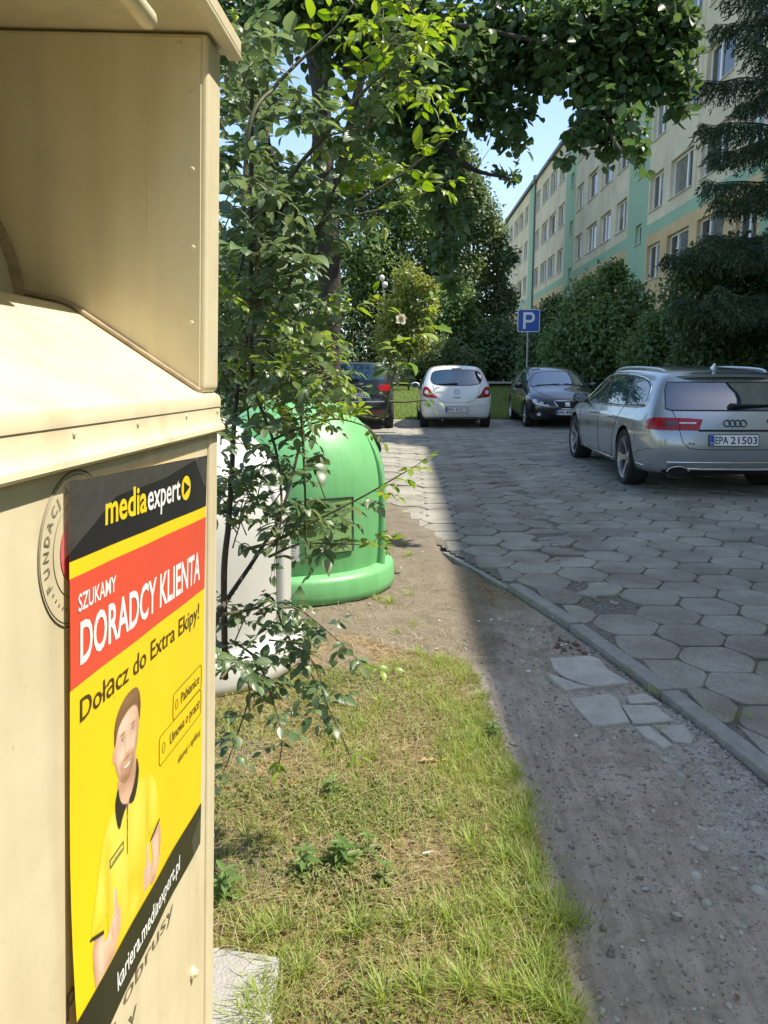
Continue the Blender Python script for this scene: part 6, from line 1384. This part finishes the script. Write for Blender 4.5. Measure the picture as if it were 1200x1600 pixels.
def cane(px_pts, r0, r1, start=0.0, young=0.6, dens=1.0, s_=1.0, dark=False, leafy=True, thorns=False):
    P = smooth_path([at(*p) for p in px_pts]); n_ = len(P); (DM if dark else SM).tube(P, [r0 + (r1 - r0) * i / (n_ - 1) for i in range(n_)], 6)
    L = 0; last = 0; sgn = 1
    for i in range(1, n_):
        L += (P[i] - P[i - 1]).length; t = i / (n_ - 1)
        if thorns and rnd.random() < .5:
            d = (P[i] - P[i - 1]).normalized(); o_ = Vector((rnd.gauss(0, 1), rnd.gauss(0, 1), rnd.gauss(0, 1))); o_ = (o_ - d * o_.dot(d)).normalized(); DM.tube([P[i], P[i] + o_ * .014 - d * .004], [.004, .0006], 5)
        if not leafy or t < start: continue
        if L - last > 0.033 / dens:
            last = L; sgn = -sgn; d = (P[i] - P[i - 1]).normalized()
            side = d.cross(Vector((0, 0, 1))); side = side.normalized() if side.length > .05 else Vector((1, 0, 0))
            a = rnd.uniform(-1.1, 1.1); up = side.cross(d)
            ld = d * rnd.uniform(.2, .6) + side * sgn * math.cos(a) + up * math.sin(a) + Vector((0, 0, .25))
            comp_leaf(P[i], ld, Vector((0, 0, 1)), s_ * (1 if t < .85 else .75) * rnd.uniform(.8, 1.1), rnd.random() < (t - young) / (1.001 - young) * 1.7 if t > young else False)
    d = (P[-1] - P[-3]).normalized()
    if leafy:
        for k in range(3): comp_leaf(P[-1], d + Vector((rnd.gauss(0, .4), rnd.gauss(0, .4), rnd.gauss(0, .3))), Vector((0, 0, 1)), s_ * .6, young < 0.98, 1)
    return P
Y_ = 2.1
canes = [
 ([(395, 520, 2.0), (420, 400, 2.05), (450, 286, 2.1), (505, 215, 2.1), (568, 143, 2.1), (640, 78, 2.1), (693, 30, 2.1)], .008, .002, .1, .55),
 ([(380, 330, 1.9), (392, 188, 1.9), (430, 135, 1.95), (476, 88, 2.0), (520, 48, 2.0), (552, 8, 2.0)], .006, .002, .05, .5),
 ([(440, 470, 2.1), (496, 357, 2.2), (560, 315, 2.2), (632, 270, 2.2), (675, 235, 2.2), (708, 208, 2.2)], .006, .0016, .1, .4),
 ([(460, 420, 2.2), (500, 350, 2.2), (560, 335, 2.2), (616, 322, 2.2), (660, 303, 2.2), (694, 286, 2.2)], .005, .0015, .3, .45),
 ([(440, 600, 2.2), (490, 545, 2.2), (528, 503, 2.2), (556, 484, 2.2), (584, 478, 2.2)], .004, .0015, .2, .6),
 ([(520, 640, 2.35), (560, 650, 2.3), (600, 650, 2.3), (612, 600, 2.3), (630, 550, 2.3), (650, 515, 2.3), (672, 472, 2.3)], .005, .0016, .42, .6, 1.25, .95),
 ([(605, 627, 2.3), (635, 628, 2.3), (662, 625, 2.3)], .004, .002, .8, 1.0),
 ([(440, 660, 2.1), (480, 652, 2.15), (515, 645, 2.2), (548, 640, 2.2)], .004, .0015, .1, .5, .8, .85),
 ([(420, 690, 2.1), (470, 668, 2.15), (520, 655, 2.2), (560, 662, 2.2), (584, 676, 2.2)], .004, .0015, .1, .6, .8, .85),
 ([(380, 860, 1.9), (430, 845, 2.0), (470, 825, 2.1), (520, 800, 2.1), (574, 772, 2.1), (620, 745, 2.1), (651, 727, 2.1)], .005, .0012, .2, .7),
 ([(420, 870, 2.0), (470, 850, 2.1), (530, 850, 2.1), (592, 852, 2.1)], .004, .0012, .2, .75),
 ([(470, 640, 2.1), (474, 700, 2.1), (477, 780, 2.1), (478, 862, 2.1)], .005, .002, .1, 2, .6),
 ([(400, 620, 2.1), (430, 700, 2.1), (440, 790, 2.0), (430, 870, 2.0)], .005, .002, .1, 2),
 ([(350, 960, 1.9), (400, 950, 2.1), (425, 935, 2.2), (445, 985, 2.2), (490, 1060, 2.2), (520, 1120, 2.2), (546, 1180, 2.2)], .005, .0014, .25, .93),
 ([(400, 960, 2.1), (460, 950, 2.2), (510, 985, 2.2), (560, 1030, 2.2), (592, 1044, 2.2)], .004, .0012, .2, .8),
 ([(360, 1000, 2.0), (400, 1030, 2.1), (425, 1090, 2.1), (440, 1150, 2.1), (436, 1195, 2.1)], .004, .0014, .1, .95),
 ([(345, 1060, 1.9), (370, 1040, 2.0), (390, 1080, 2.0), (370, 1150, 2.0), (352, 1200, 1.95)], .004, .0014, .1, 2),
 ([(420, 1000, 2.15), (470, 1010, 2.2), (500, 1060, 2.2), (512, 1110, 2.2)], .003, .001, .1, 2),
 ([(370, 440, 2.2), (400, 300, 2.25), (380, 180, 2.3), (372, 60, 2.3)], .005, .002, .0, .9),
 ([(420, 560, 2.4), (450, 430, 2.4), (470, 330, 2.4), (520, 270, 2.4), (560, 250, 2.4)], .005, .002, .0, .8),
 ([(480, 420, 2.2), (520, 300, 2.2), (560, 230, 2.2), (600, 120, 2.2), (660, 60, 2.2), (640, 10, 2.2)], .005, .002, .2, .6),
 ([(560, 100, 2.1), (600, 70, 2.1), (640, 20, 2.1), (655, -15, 2.1)], .003, .001, .0, .2),
 ([(500, 215, 2.1), (540, 205, 2.1), (590, 190, 2.1), (630, 130, 2.1)], .003, .001, .1, .7),
]
for c in canes:
    c = list(c); c[4] = c[4] - .14 if c[4] < 1 else c[4]; cane(*c[:5], *(c[5:] or [1.2]))
# old wood low down
cane([(372, 600, 2.3), (366, 660, 2.2), (362, 740, 2.1), (357, 820, 2.05), (350, 900, 2.0), (352, 1060, 2.1)], .006, .009, dark=True, leafy=False, thorns=True)
cane([(470, 690, 2.35), (440, 800, 2.3), (400, 870, 2.2), (350, 945, 2.0), (330, 990, 1.95)], .004, .008, dark=True, leafy=False, thorns=True)
cane([(420, 300, 2.3), (400, 420, 2.3), (385, 540, 2.3), (384, 600, 2.25), (392, 690, 2.25)], .004, .003, dark=True, leafy=False)
cane([(393, 610, 2.2), (392, 440, 2.1), (393, 190, 1.95), (395, 130, 1.9)], .008, .004, dark=True, leafy=False)
# side shoots filling the bush
def fill(px0, px1, py0, py1, n_, y0, y1, yg=1.2, s_=1.0, out=1):
    for _ in range(n_):
        px_, py_, Y = rnd.uniform(px0, px1), rnd.uniform(py0, py1), rnd.uniform(y0, y1); a = rnd.uniform(-2.6, 0.5); L = rnd.uniform(40, 95)
        cane([(px_, py_, Y), (px_ + L * .5 * math.cos(a), py_ + L * .5 * math.sin(a) - 6, Y + rnd.gauss(0, .05)), (px_ + L * math.cos(a), py_ + L * math.sin(a) * .9 + 6, Y + rnd.gauss(0, .1))], .0022, .001, 0.0, yg, 0.9, s_)
fill(345, 425, 100, 300, 20, 1.8, 2.6)
fill(345, 450, 300, 480, 52, 1.85, 2.7)
fill(348, 470, 450, 640, 58, 1.9, 2.7, .8)
fill(400, 490, 590, 665, 15, 2.1, 2.5, .55)
fill(470, 560, 190, 330, 5, 2.1, 2.5, .7)
fill(345, 400, 670, 860, 10, 1.9, 2.2, s_=.8); fill(370, 440, 770, 880, 12, 1.95, 2.3, s_=.8); fill(340, 470, 960, 1090, 8, 1.95, 2.3, s_=.85); fill(345, 410, 60, 160, 5, 1.9, 2.2); fill(470, 530, 690, 860, 2, 2.1, 2.3)
fill(560, 660, 30, 130, 8, 2.0, 2.3, .3)
def rel(vs): return np.array([tuple(v - ro) for v in vs])
for A, nm, m in ((LP, 'leaves', m_rleaf), (YP, 'young_leaves', m_ryoung)):
    L = np.array(A[3]) * np.clip(rng.lognormal(-.16, .2, len(A[3])), .5, 1.15); leaves_fine(nm, rel(A[0]), np.array([tuple(v) for v in A[1]]), np.array([tuple(v) for v in A[2]]), L, L * (.62 if nm == 'leaves' else .5), m, rose, .16, .3)
for M_, nm, m in ((SM, 'canes', m_rstem), (DM, 'old_canes', m_rdark)):
    M_.v = [(x - ro.x, y - ro.y, z - ro.z) for x, y, z in M_.v]; M_.build(nm, m, rose, smooth=60)
# one fading flower
m_petal = leafmat('rose_petal', (0.62, 0.57, 0.47), (0.74, 0.7, 0.6), 0.3, 0.6); m_stam = mat('rose_centre', (0.4, 0.28, 0.1), 0.8)
fc = at(627, 500, 2.3) - ro; P = []; D = []; N_ = []
for ring_, n_ in ((1.0, 6), (.7, 5)):
    for k in range(n_):
        a = 6.283 * k / n_ + ring_ * 3; P.append(fc); D.append((math.cos(a), -.35 + .0 * k, .9 * math.sin(a) + .25)); N_.append((0, -1, .5))
L = np.array([.02] * 6 + [.014] * 5); fl = leaves('flower', np.array([tuple(p) for p in P]), np.array(D), np.array(N_, float), L, L * .9, m_petal, rose, .2, -.25, wide=.5)
mb = MB(); mb.lathe([(0, -.004), (.006, 0), (.005, .005), (0, .007)], 10, fc + Vector((0, -.006, .003)), 'y'); mb.build('flower_centre', m_stam, fl)

# ================================================================ TREES
m_bark = mat('bark', (0.06, 0.05, 0.042), 0.95, c2=(0.03, 0.026, 0.022), scale=6, bump=1.0, bscale=24)
def crown(name, blobs, n_, ls, m, parent, org, shell=0.5, jit=0.25, asp=0.8):
    """leaf blades spread through the clumps of a crown; blobs (x, y, z, r)"""
    B = np.array(blobs, float); w = B[:, 3] ** 2; w /= w.sum(); k = rng.choice(len(B), n_, p=w); d = rdir(n_)
    r = B[k, 3] * (shell + (1 - shell) * rng.random(n_) ** .6) * (1 + rng.normal(0, jit * .4, n_)); P = B[k, :3] + d * r[:, None]
    N_ = d * .6 + rdir(n_) * .6 + np.array([0, 0, .8]); D = rdir(n_) + d * .5 + np.array([0, 0, -.25]); L = ls * rng.uniform(.65, 1.2, n_)
    tone = rng.random(len(B)); out = rng.random(n_) < .12; P = P + d * (out * rng.uniform(.05, .3, n_) * B[k, 3])[:, None]
    return leaves(name, P - np.array(tuple(org)), D, N_, L, L * asp, m, parent, .12, .12, var=np.clip(tone[k] * .6 + rng.random(n_) * .55 - .08, 0, 1))
def limbs(mb, base, top, targets, r0, n_side=8):
    """trunk with a slight bend and limbs to the clumps"""
    P = [base.lerp(top, k / 6) + Vector((rnd.gauss(0, .04), rnd.gauss(0, .04), 0)) * (top - base).length * .12 * (0 < k < 6) for k in range(7)]; P = smooth_path(P, 4); n_ = len(P)
    mb.tube(P, [r0 * (1.25 if i == 0 else 1) * (1 - .72 * i / n_) for i in range(n_)], 12)
    for t in targets:
        t = Vector(t[:3]); i = min(n_ - 1, max(int(n_ * .25), int(n_ * rnd.uniform(.3, .85)))); a = P[i]
        if t.z < a.z + .3: i = max(int(n_ * .2), i - n_ // 4); a = P[i]
        mid = a.lerp(t, .5) + Vector((rnd.gauss(0, .1), rnd.gauss(0, .1), .12)) * (t - a).length; q = smooth_path([a, mid, t], 6); rr_ = r0 * (1 - .72 * i / n_) * .5
        mb.tube(q, [rr_ * (1 - .85 * k / (len(q) - 1)) for k in range(len(q))], 7)
        for _ in range(3):
            j = rnd.randint(4, len(q) - 2); e_ = q[j] + Vector((rnd.gauss(0, .5), rnd.gauss(0, .5), rnd.gauss(.1, .4))).normalized() * (t - a).length * .3; mb.tube([q[j], q[j].lerp(e_, .5) + Vector((0, 0, .03)), e_], [rr_ * .35, rr_ * .22, rr_ * .06], 5)
def tree(name, label, base, top_z, r0, blobs, n_, ls, m, cat='tree', group=None, shell=.5, asp=.8, trunk=True, twigs=True):
    org = Vector(base); t = empty(name, org); tag(t, label, cat, group)
    if trunk:
        mb = MB(); c = np.mean(np.array(blobs)[:, :2], 0); limbs(mb, org - Vector((0, 0, .1)), Vector((org.x * .85 + c[0] * .15, org.y * .85 + c[1] * .15, top_z)), blobs if twigs else [], r0)
        mb.v = [(x - org.x, y - org.y, z - org.z) for x, y, z in mb.v]; mb.build('trunk', m_bark, t, smooth=50)
    crown('crown', blobs, n_, ls, m, t, org, shell, asp=asp); return t
def pxb(l, Y, dy=0.0, k=1.0):
    out = []
    for p in l:
        Yp = (p[3] if len(p) > 3 else Y) + rnd.uniform(-dy, dy); q = at(p[0], p[1], Yp); out.append((q.x, q.y, q.z, p[2] / 1230 * Yp * k))
    return out
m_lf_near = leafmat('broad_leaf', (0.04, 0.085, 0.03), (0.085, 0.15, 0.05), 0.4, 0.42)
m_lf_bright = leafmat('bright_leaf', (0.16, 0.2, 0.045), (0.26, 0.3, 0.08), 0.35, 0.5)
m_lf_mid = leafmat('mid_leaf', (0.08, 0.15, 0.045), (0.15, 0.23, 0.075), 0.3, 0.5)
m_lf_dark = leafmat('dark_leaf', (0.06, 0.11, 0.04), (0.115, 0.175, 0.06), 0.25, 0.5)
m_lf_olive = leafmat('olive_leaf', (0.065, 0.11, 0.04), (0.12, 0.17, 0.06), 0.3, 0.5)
# the broad-leaved tree whose branches hang over the parking
NB = [(380, 30, 60), (430, 20, 40), (480, -10, 50), (530, 50, 60), (590, 30, 70), (660, 60, 70), (640, 150, 55), (690, 200, 42), (720, 110, 55), (780, 50, 70), (765, 150, 34), (800, 185, 34), (840, 50, 60), (830, 115, 34), (782, 222, 14), (815, 225, 12), (750, 190, 16), (650, 235, 38), (600, 180, 45), (702, 285, 26), (728, 340, 18), (696, 395, 22), (706, 438, 16), (800, 280, 9), (783, 268, 7), (808, 268, 7), (385, 110, 34), (365, 150, 26), (680, 330, 20), (665, 280, 28), (395, 440, 40), (350, 260, 30)]
NR = [(900, 40, 60, 6.5), (930, 115, 50, 6.5), (970, 50, 60, 6.6), (940, 180, 40, 6.4), (1000, 125, 46, 6.5), (1030, 50, 48, 6.5), (1048, 115, 36, 6.5), (1062, 160, 20, 6.4), (958, 222, 26, 6.4), (985, 198, 24, 5.5), (905, 212, 20, 6.4), (880, 248, 11, 6.4), (1004, 262, 11, 5.4), (1000, 235, 12, 5.4), (1020, 10, 50, 6.6), (1068, 30, 22, 6.5), (1078, 60, 14, 6.5), (880, 110, 30, 6.5), (1075, 130, 14, 6.4)]
tb_ = Vector((at(517, 640, 8.6).x, 8.6, gz(8.6)))
up_cr = [(-2.6, 9.5, 8.2, 1.2), (-.6, 9, 7.6, 1.4), (.8, 8.6, 7.0, 1.2), (-3.4, 11, 7.6, 1.5), (-1.6, 11.5, 8.6, 1.6), (-3.6, 13, 8.0, 1.5), (.2, 11, 8.8, 1.4), (-4.6, 10, 6.2, 1.2), (1.2, 7.6, 6.0, 1.0), (-1, 7.6, 6.4, 1.1)]
nb = pxb(NB, 6.9, .35) + pxb(NR, 6.5, .1) 
t1 = tree('broadleaf_tree', 'large dark broadleaf tree whose drooping branches frame the top of the view', tb_, 8.0, .155, up_cr, 9000, .13, m_lf_near)
crown('overhanging_leaves', nb, 12500, .088, m_lf_near, t1, tb_, .1, .5, .82)
mb = MB()
for pts in ([(540, 120, 8.4), (600, 60, 7.4), (700, 40, 6.8), (820, 60, 6.6), (930, 80, 6.5), (1040, 90, 6.5)], [(700, 60, 6.8), (690, 150, 6.8), (690, 220, 6.8), (680, 290, 6.9), (700, 360, 6.9), (705, 440, 6.9)], [(900, 80, 6.5), (940, 150, 6.4), (960, 220, 6.2), (1000, 265, 5.5)], [(760, 60, 6.8), (790, 140, 6.9), (800, 200, 6.9), (785, 230, 6.9)], [(545, 160, 8.4), (470, 60, 7.3), (400, 40, 6.9)], [(690, 230, 6.8), (740, 265, 6.9), (805, 280, 6.9)]):
    P = smooth_path([at(*p) for p in pts], 6); mb.tube([p - tb_ for p in P], [.035 - .03 * i / (len(P) - 1) for i in range(len(P))], 7)
mb.build('boughs', m_bark, t1, smooth=60)
b2 = Vector((at(432, 640, 10.5).x, 10.5, gz(10.5)))
tree('broadleaf_tree', 'second dark tree trunk behind the rose, left of the large overhanging tree', b2, 7.5, .15, [(-3.6, 11.2, 6.9, 1.2), (-2.6, 10.6, 7.9, 1.1), (-4.4, 12, 5.6, 1.2)] + pxb([(355, 400, 44), (420, 420, 26), (350, 470, 50), (400, 480, 40)], 11, .5), 7000, .12, m_lf_near)
# shrubs and small trees behind the rose on the left
def shrub(label, l, Y, n_, ls, m, dy=.6, group=None, name='shrub', cat='shrub', r0=.05, asp=.7):
    bl = pxb(l, Y, dy); cx = sum(q[0] for q in bl) / len(bl); zt = max(q[2] for q in bl)
    return tree(name, label, Vector((cx, Y, gz(Y))), gz(Y) + (zt - gz(Y)) * .75, r0, bl, n_, ls, m, cat, group, .35, asp)
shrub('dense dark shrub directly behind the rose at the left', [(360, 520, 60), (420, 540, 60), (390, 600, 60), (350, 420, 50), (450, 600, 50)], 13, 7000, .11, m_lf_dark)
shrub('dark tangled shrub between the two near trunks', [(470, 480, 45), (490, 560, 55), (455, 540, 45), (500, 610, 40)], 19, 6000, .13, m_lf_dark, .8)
# the trees beyond the lawn
shrub('tall feathery tree with a bare branchy lower crown beyond the lamp', [(600, 225, 42), (622, 285, 42), (580, 290, 38), (640, 340, 38), (600, 350, 40), (560, 240, 34), (570, 390, 40), (530, 330, 36), (545, 420, 45), (500, 380, 40), (610, 400, 30)], 46, 13000, .26, m_lf_mid, 1.5, None, 'deciduous_tree', 'tree', .22)
shrub('tall rounded green tree left of the apartment block', [(705, 275, 44), (742, 340, 40), (684, 345, 46), (762, 420, 36), (704, 430, 50), (660, 420, 40), (786, 470, 26), (735, 500, 48), (770, 365, 22), (730, 300, 30), (795, 400, 14), (715, 240, 24)], 50, 20000, .27, m_lf_olive, 1.8, None, 'deciduous_tree', 'tree', .25)
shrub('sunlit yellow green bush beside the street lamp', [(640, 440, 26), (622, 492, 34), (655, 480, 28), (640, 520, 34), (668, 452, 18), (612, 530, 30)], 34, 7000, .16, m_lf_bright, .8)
shrub('dark conical shrub under the rounded green tree', [(700, 500, 44), (680, 545, 44), (735, 545, 46), (720, 470, 26), (690, 460, 22)], 41, 9000, .2, m_lf_mid, 1)
shrub('low shrub with pale flower heads behind the white car', [(690, 560, 34), (660, 572, 26), (725, 572, 32), (640, 585, 22)], 37.5, 5000, .15, m_lf_olive, .6)
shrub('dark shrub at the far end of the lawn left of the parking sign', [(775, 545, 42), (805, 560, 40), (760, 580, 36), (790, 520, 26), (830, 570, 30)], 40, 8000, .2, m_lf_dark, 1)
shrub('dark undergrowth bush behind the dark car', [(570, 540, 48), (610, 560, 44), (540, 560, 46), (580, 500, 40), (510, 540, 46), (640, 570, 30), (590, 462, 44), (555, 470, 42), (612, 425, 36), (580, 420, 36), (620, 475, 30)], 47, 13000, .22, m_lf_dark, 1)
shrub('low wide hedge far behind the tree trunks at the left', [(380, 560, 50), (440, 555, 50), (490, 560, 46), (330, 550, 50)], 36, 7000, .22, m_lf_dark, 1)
# the planting along the block
shrub('leafy mid green bush right behind the black car', [(955, 450, 36), (920, 470, 40), (985, 480, 38), (900, 520, 44), (950, 520, 56), (1000, 540, 40), (930, 570, 50), (985, 590, 46), (880, 550, 40), (960, 425, 18)], 25.5, 17000, .14, m_lf_mid, .7)
shrub('narrow dark bush between the parking sign and the leafy bush', [(862, 500, 30), (850, 545, 40), (880, 500, 26), (860, 590, 40), (840, 590, 34), (868, 478, 16)], 29, 9000, .15, m_lf_dark, .6)
shrub('shaded bush with fan shaped leaves beyond the silver car roof', [(1030, 520, 36), (1010, 560, 40), (1050, 560, 40), (1020, 600, 40), (1060, 500, 30)], 20.5, 9000, .12, m_lf_mid, .5)
shrub('tall dark lilac bush behind the silver car at the right edge', [(1110, 420, 42), (1150, 400, 34), (1080, 460, 44), (1140, 470, 50), (1190, 450, 50), (1100, 520, 50), (1160, 530, 50), (1210, 520, 50), (1090, 570, 44), (1075, 410, 22), (1200, 400, 34), (1150, 580, 40), (1230, 590, 50)], 17.6, 22000, .11, m_lf_dark, .6, None, 'shrub', 'shrub', .1)
# spruce at the right edge
m_needle = leafmat('spruce_needle', (0.035, 0.07, 0.03), (0.07, 0.115, 0.05), 0.1, 0.55)
sp0 = Vector((7.75, 15.6, gz(15.6))); spz = empty('spruce_tree', sp0); tag(spz, 'tall dark spruce with drooping boughs coming in from the right edge', 'spruce')
mb = MB(); mb.tube([(0, 0, -.1), (0, 0, 6), (0.02, 0, 18)], [.2, .15, .02], 12); P = []; D = []; N_ = []; L = []; z = 2.9
while z < 17.6:
    ln = 2.75 * (1 - (z - 2) / 17.5) + .15; nb_ = 7 if z < 10 else 6; a0 = rnd.uniform(0, 6.28)
    for k in range(nb_):
        a = a0 + 6.283 * k / nb_ + rnd.gauss(0, .12); l_ = ln * rnd.uniform(.82, 1.1); ca, sa = math.cos(a), math.sin(a)
        pts = [Vector((ca * l_ * t, sa * l_ * t, z + rnd.uniform(0, .1) - .55 * l_ * .35 * (t * 1.6 - t * t * 1.25))) for t in np.linspace(0, 1, 9)]
        mb.tube(pts, [.03 * (1 - .85 * i / 8) for i in range(9)], 5)
        nt = int(30 * l_)
        for j in range(nt):
            t = .12 + .88 * (j / nt); i = min(7, int(t * 8)); p = pts[i].lerp(pts[i + 1], t * 8 - i)
            for sg in (1, -1):
                tl = (0.6 * (1 - .62 * t) + .08) * rnd.uniform(.7, 1.2); td = Vector((ca * .55 - sa * sg * .75, sa * .55 + ca * sg * .75, -.75 - .6 * rnd.random()))
                td.normalize(); nn_ = int(10 + 26 * tl)
                for q in range(nn_):
                    u = (q + .5) / nn_; P.append(p + td * tl * u + Vector((0, 0, -.12 * tl * u * u))); dd = td + Vector((rnd.gauss(0, .6), rnd.gauss(0, .6), rnd.gauss(0, .45))); D.append(dd); N_.append((rnd.gauss(0, 1), rnd.gauss(0, 1), 1)); L.append(rnd.uniform(.035, .06))
    z += 1.02
mb.build('trunk', m_bark, spz, smooth=60); L = np.array(L)
sel = np.ones(len(P), bool)
leaves('crown', np.array([tuple(p) for p in P]), np.array([tuple(d) for d in D]), np.array(N_), L * 1.9, L * .5, m_needle, spz, .05, .05)
print('spruce needles', len(P), 'rose leaves', len(LP[0]), len(YP[0]))
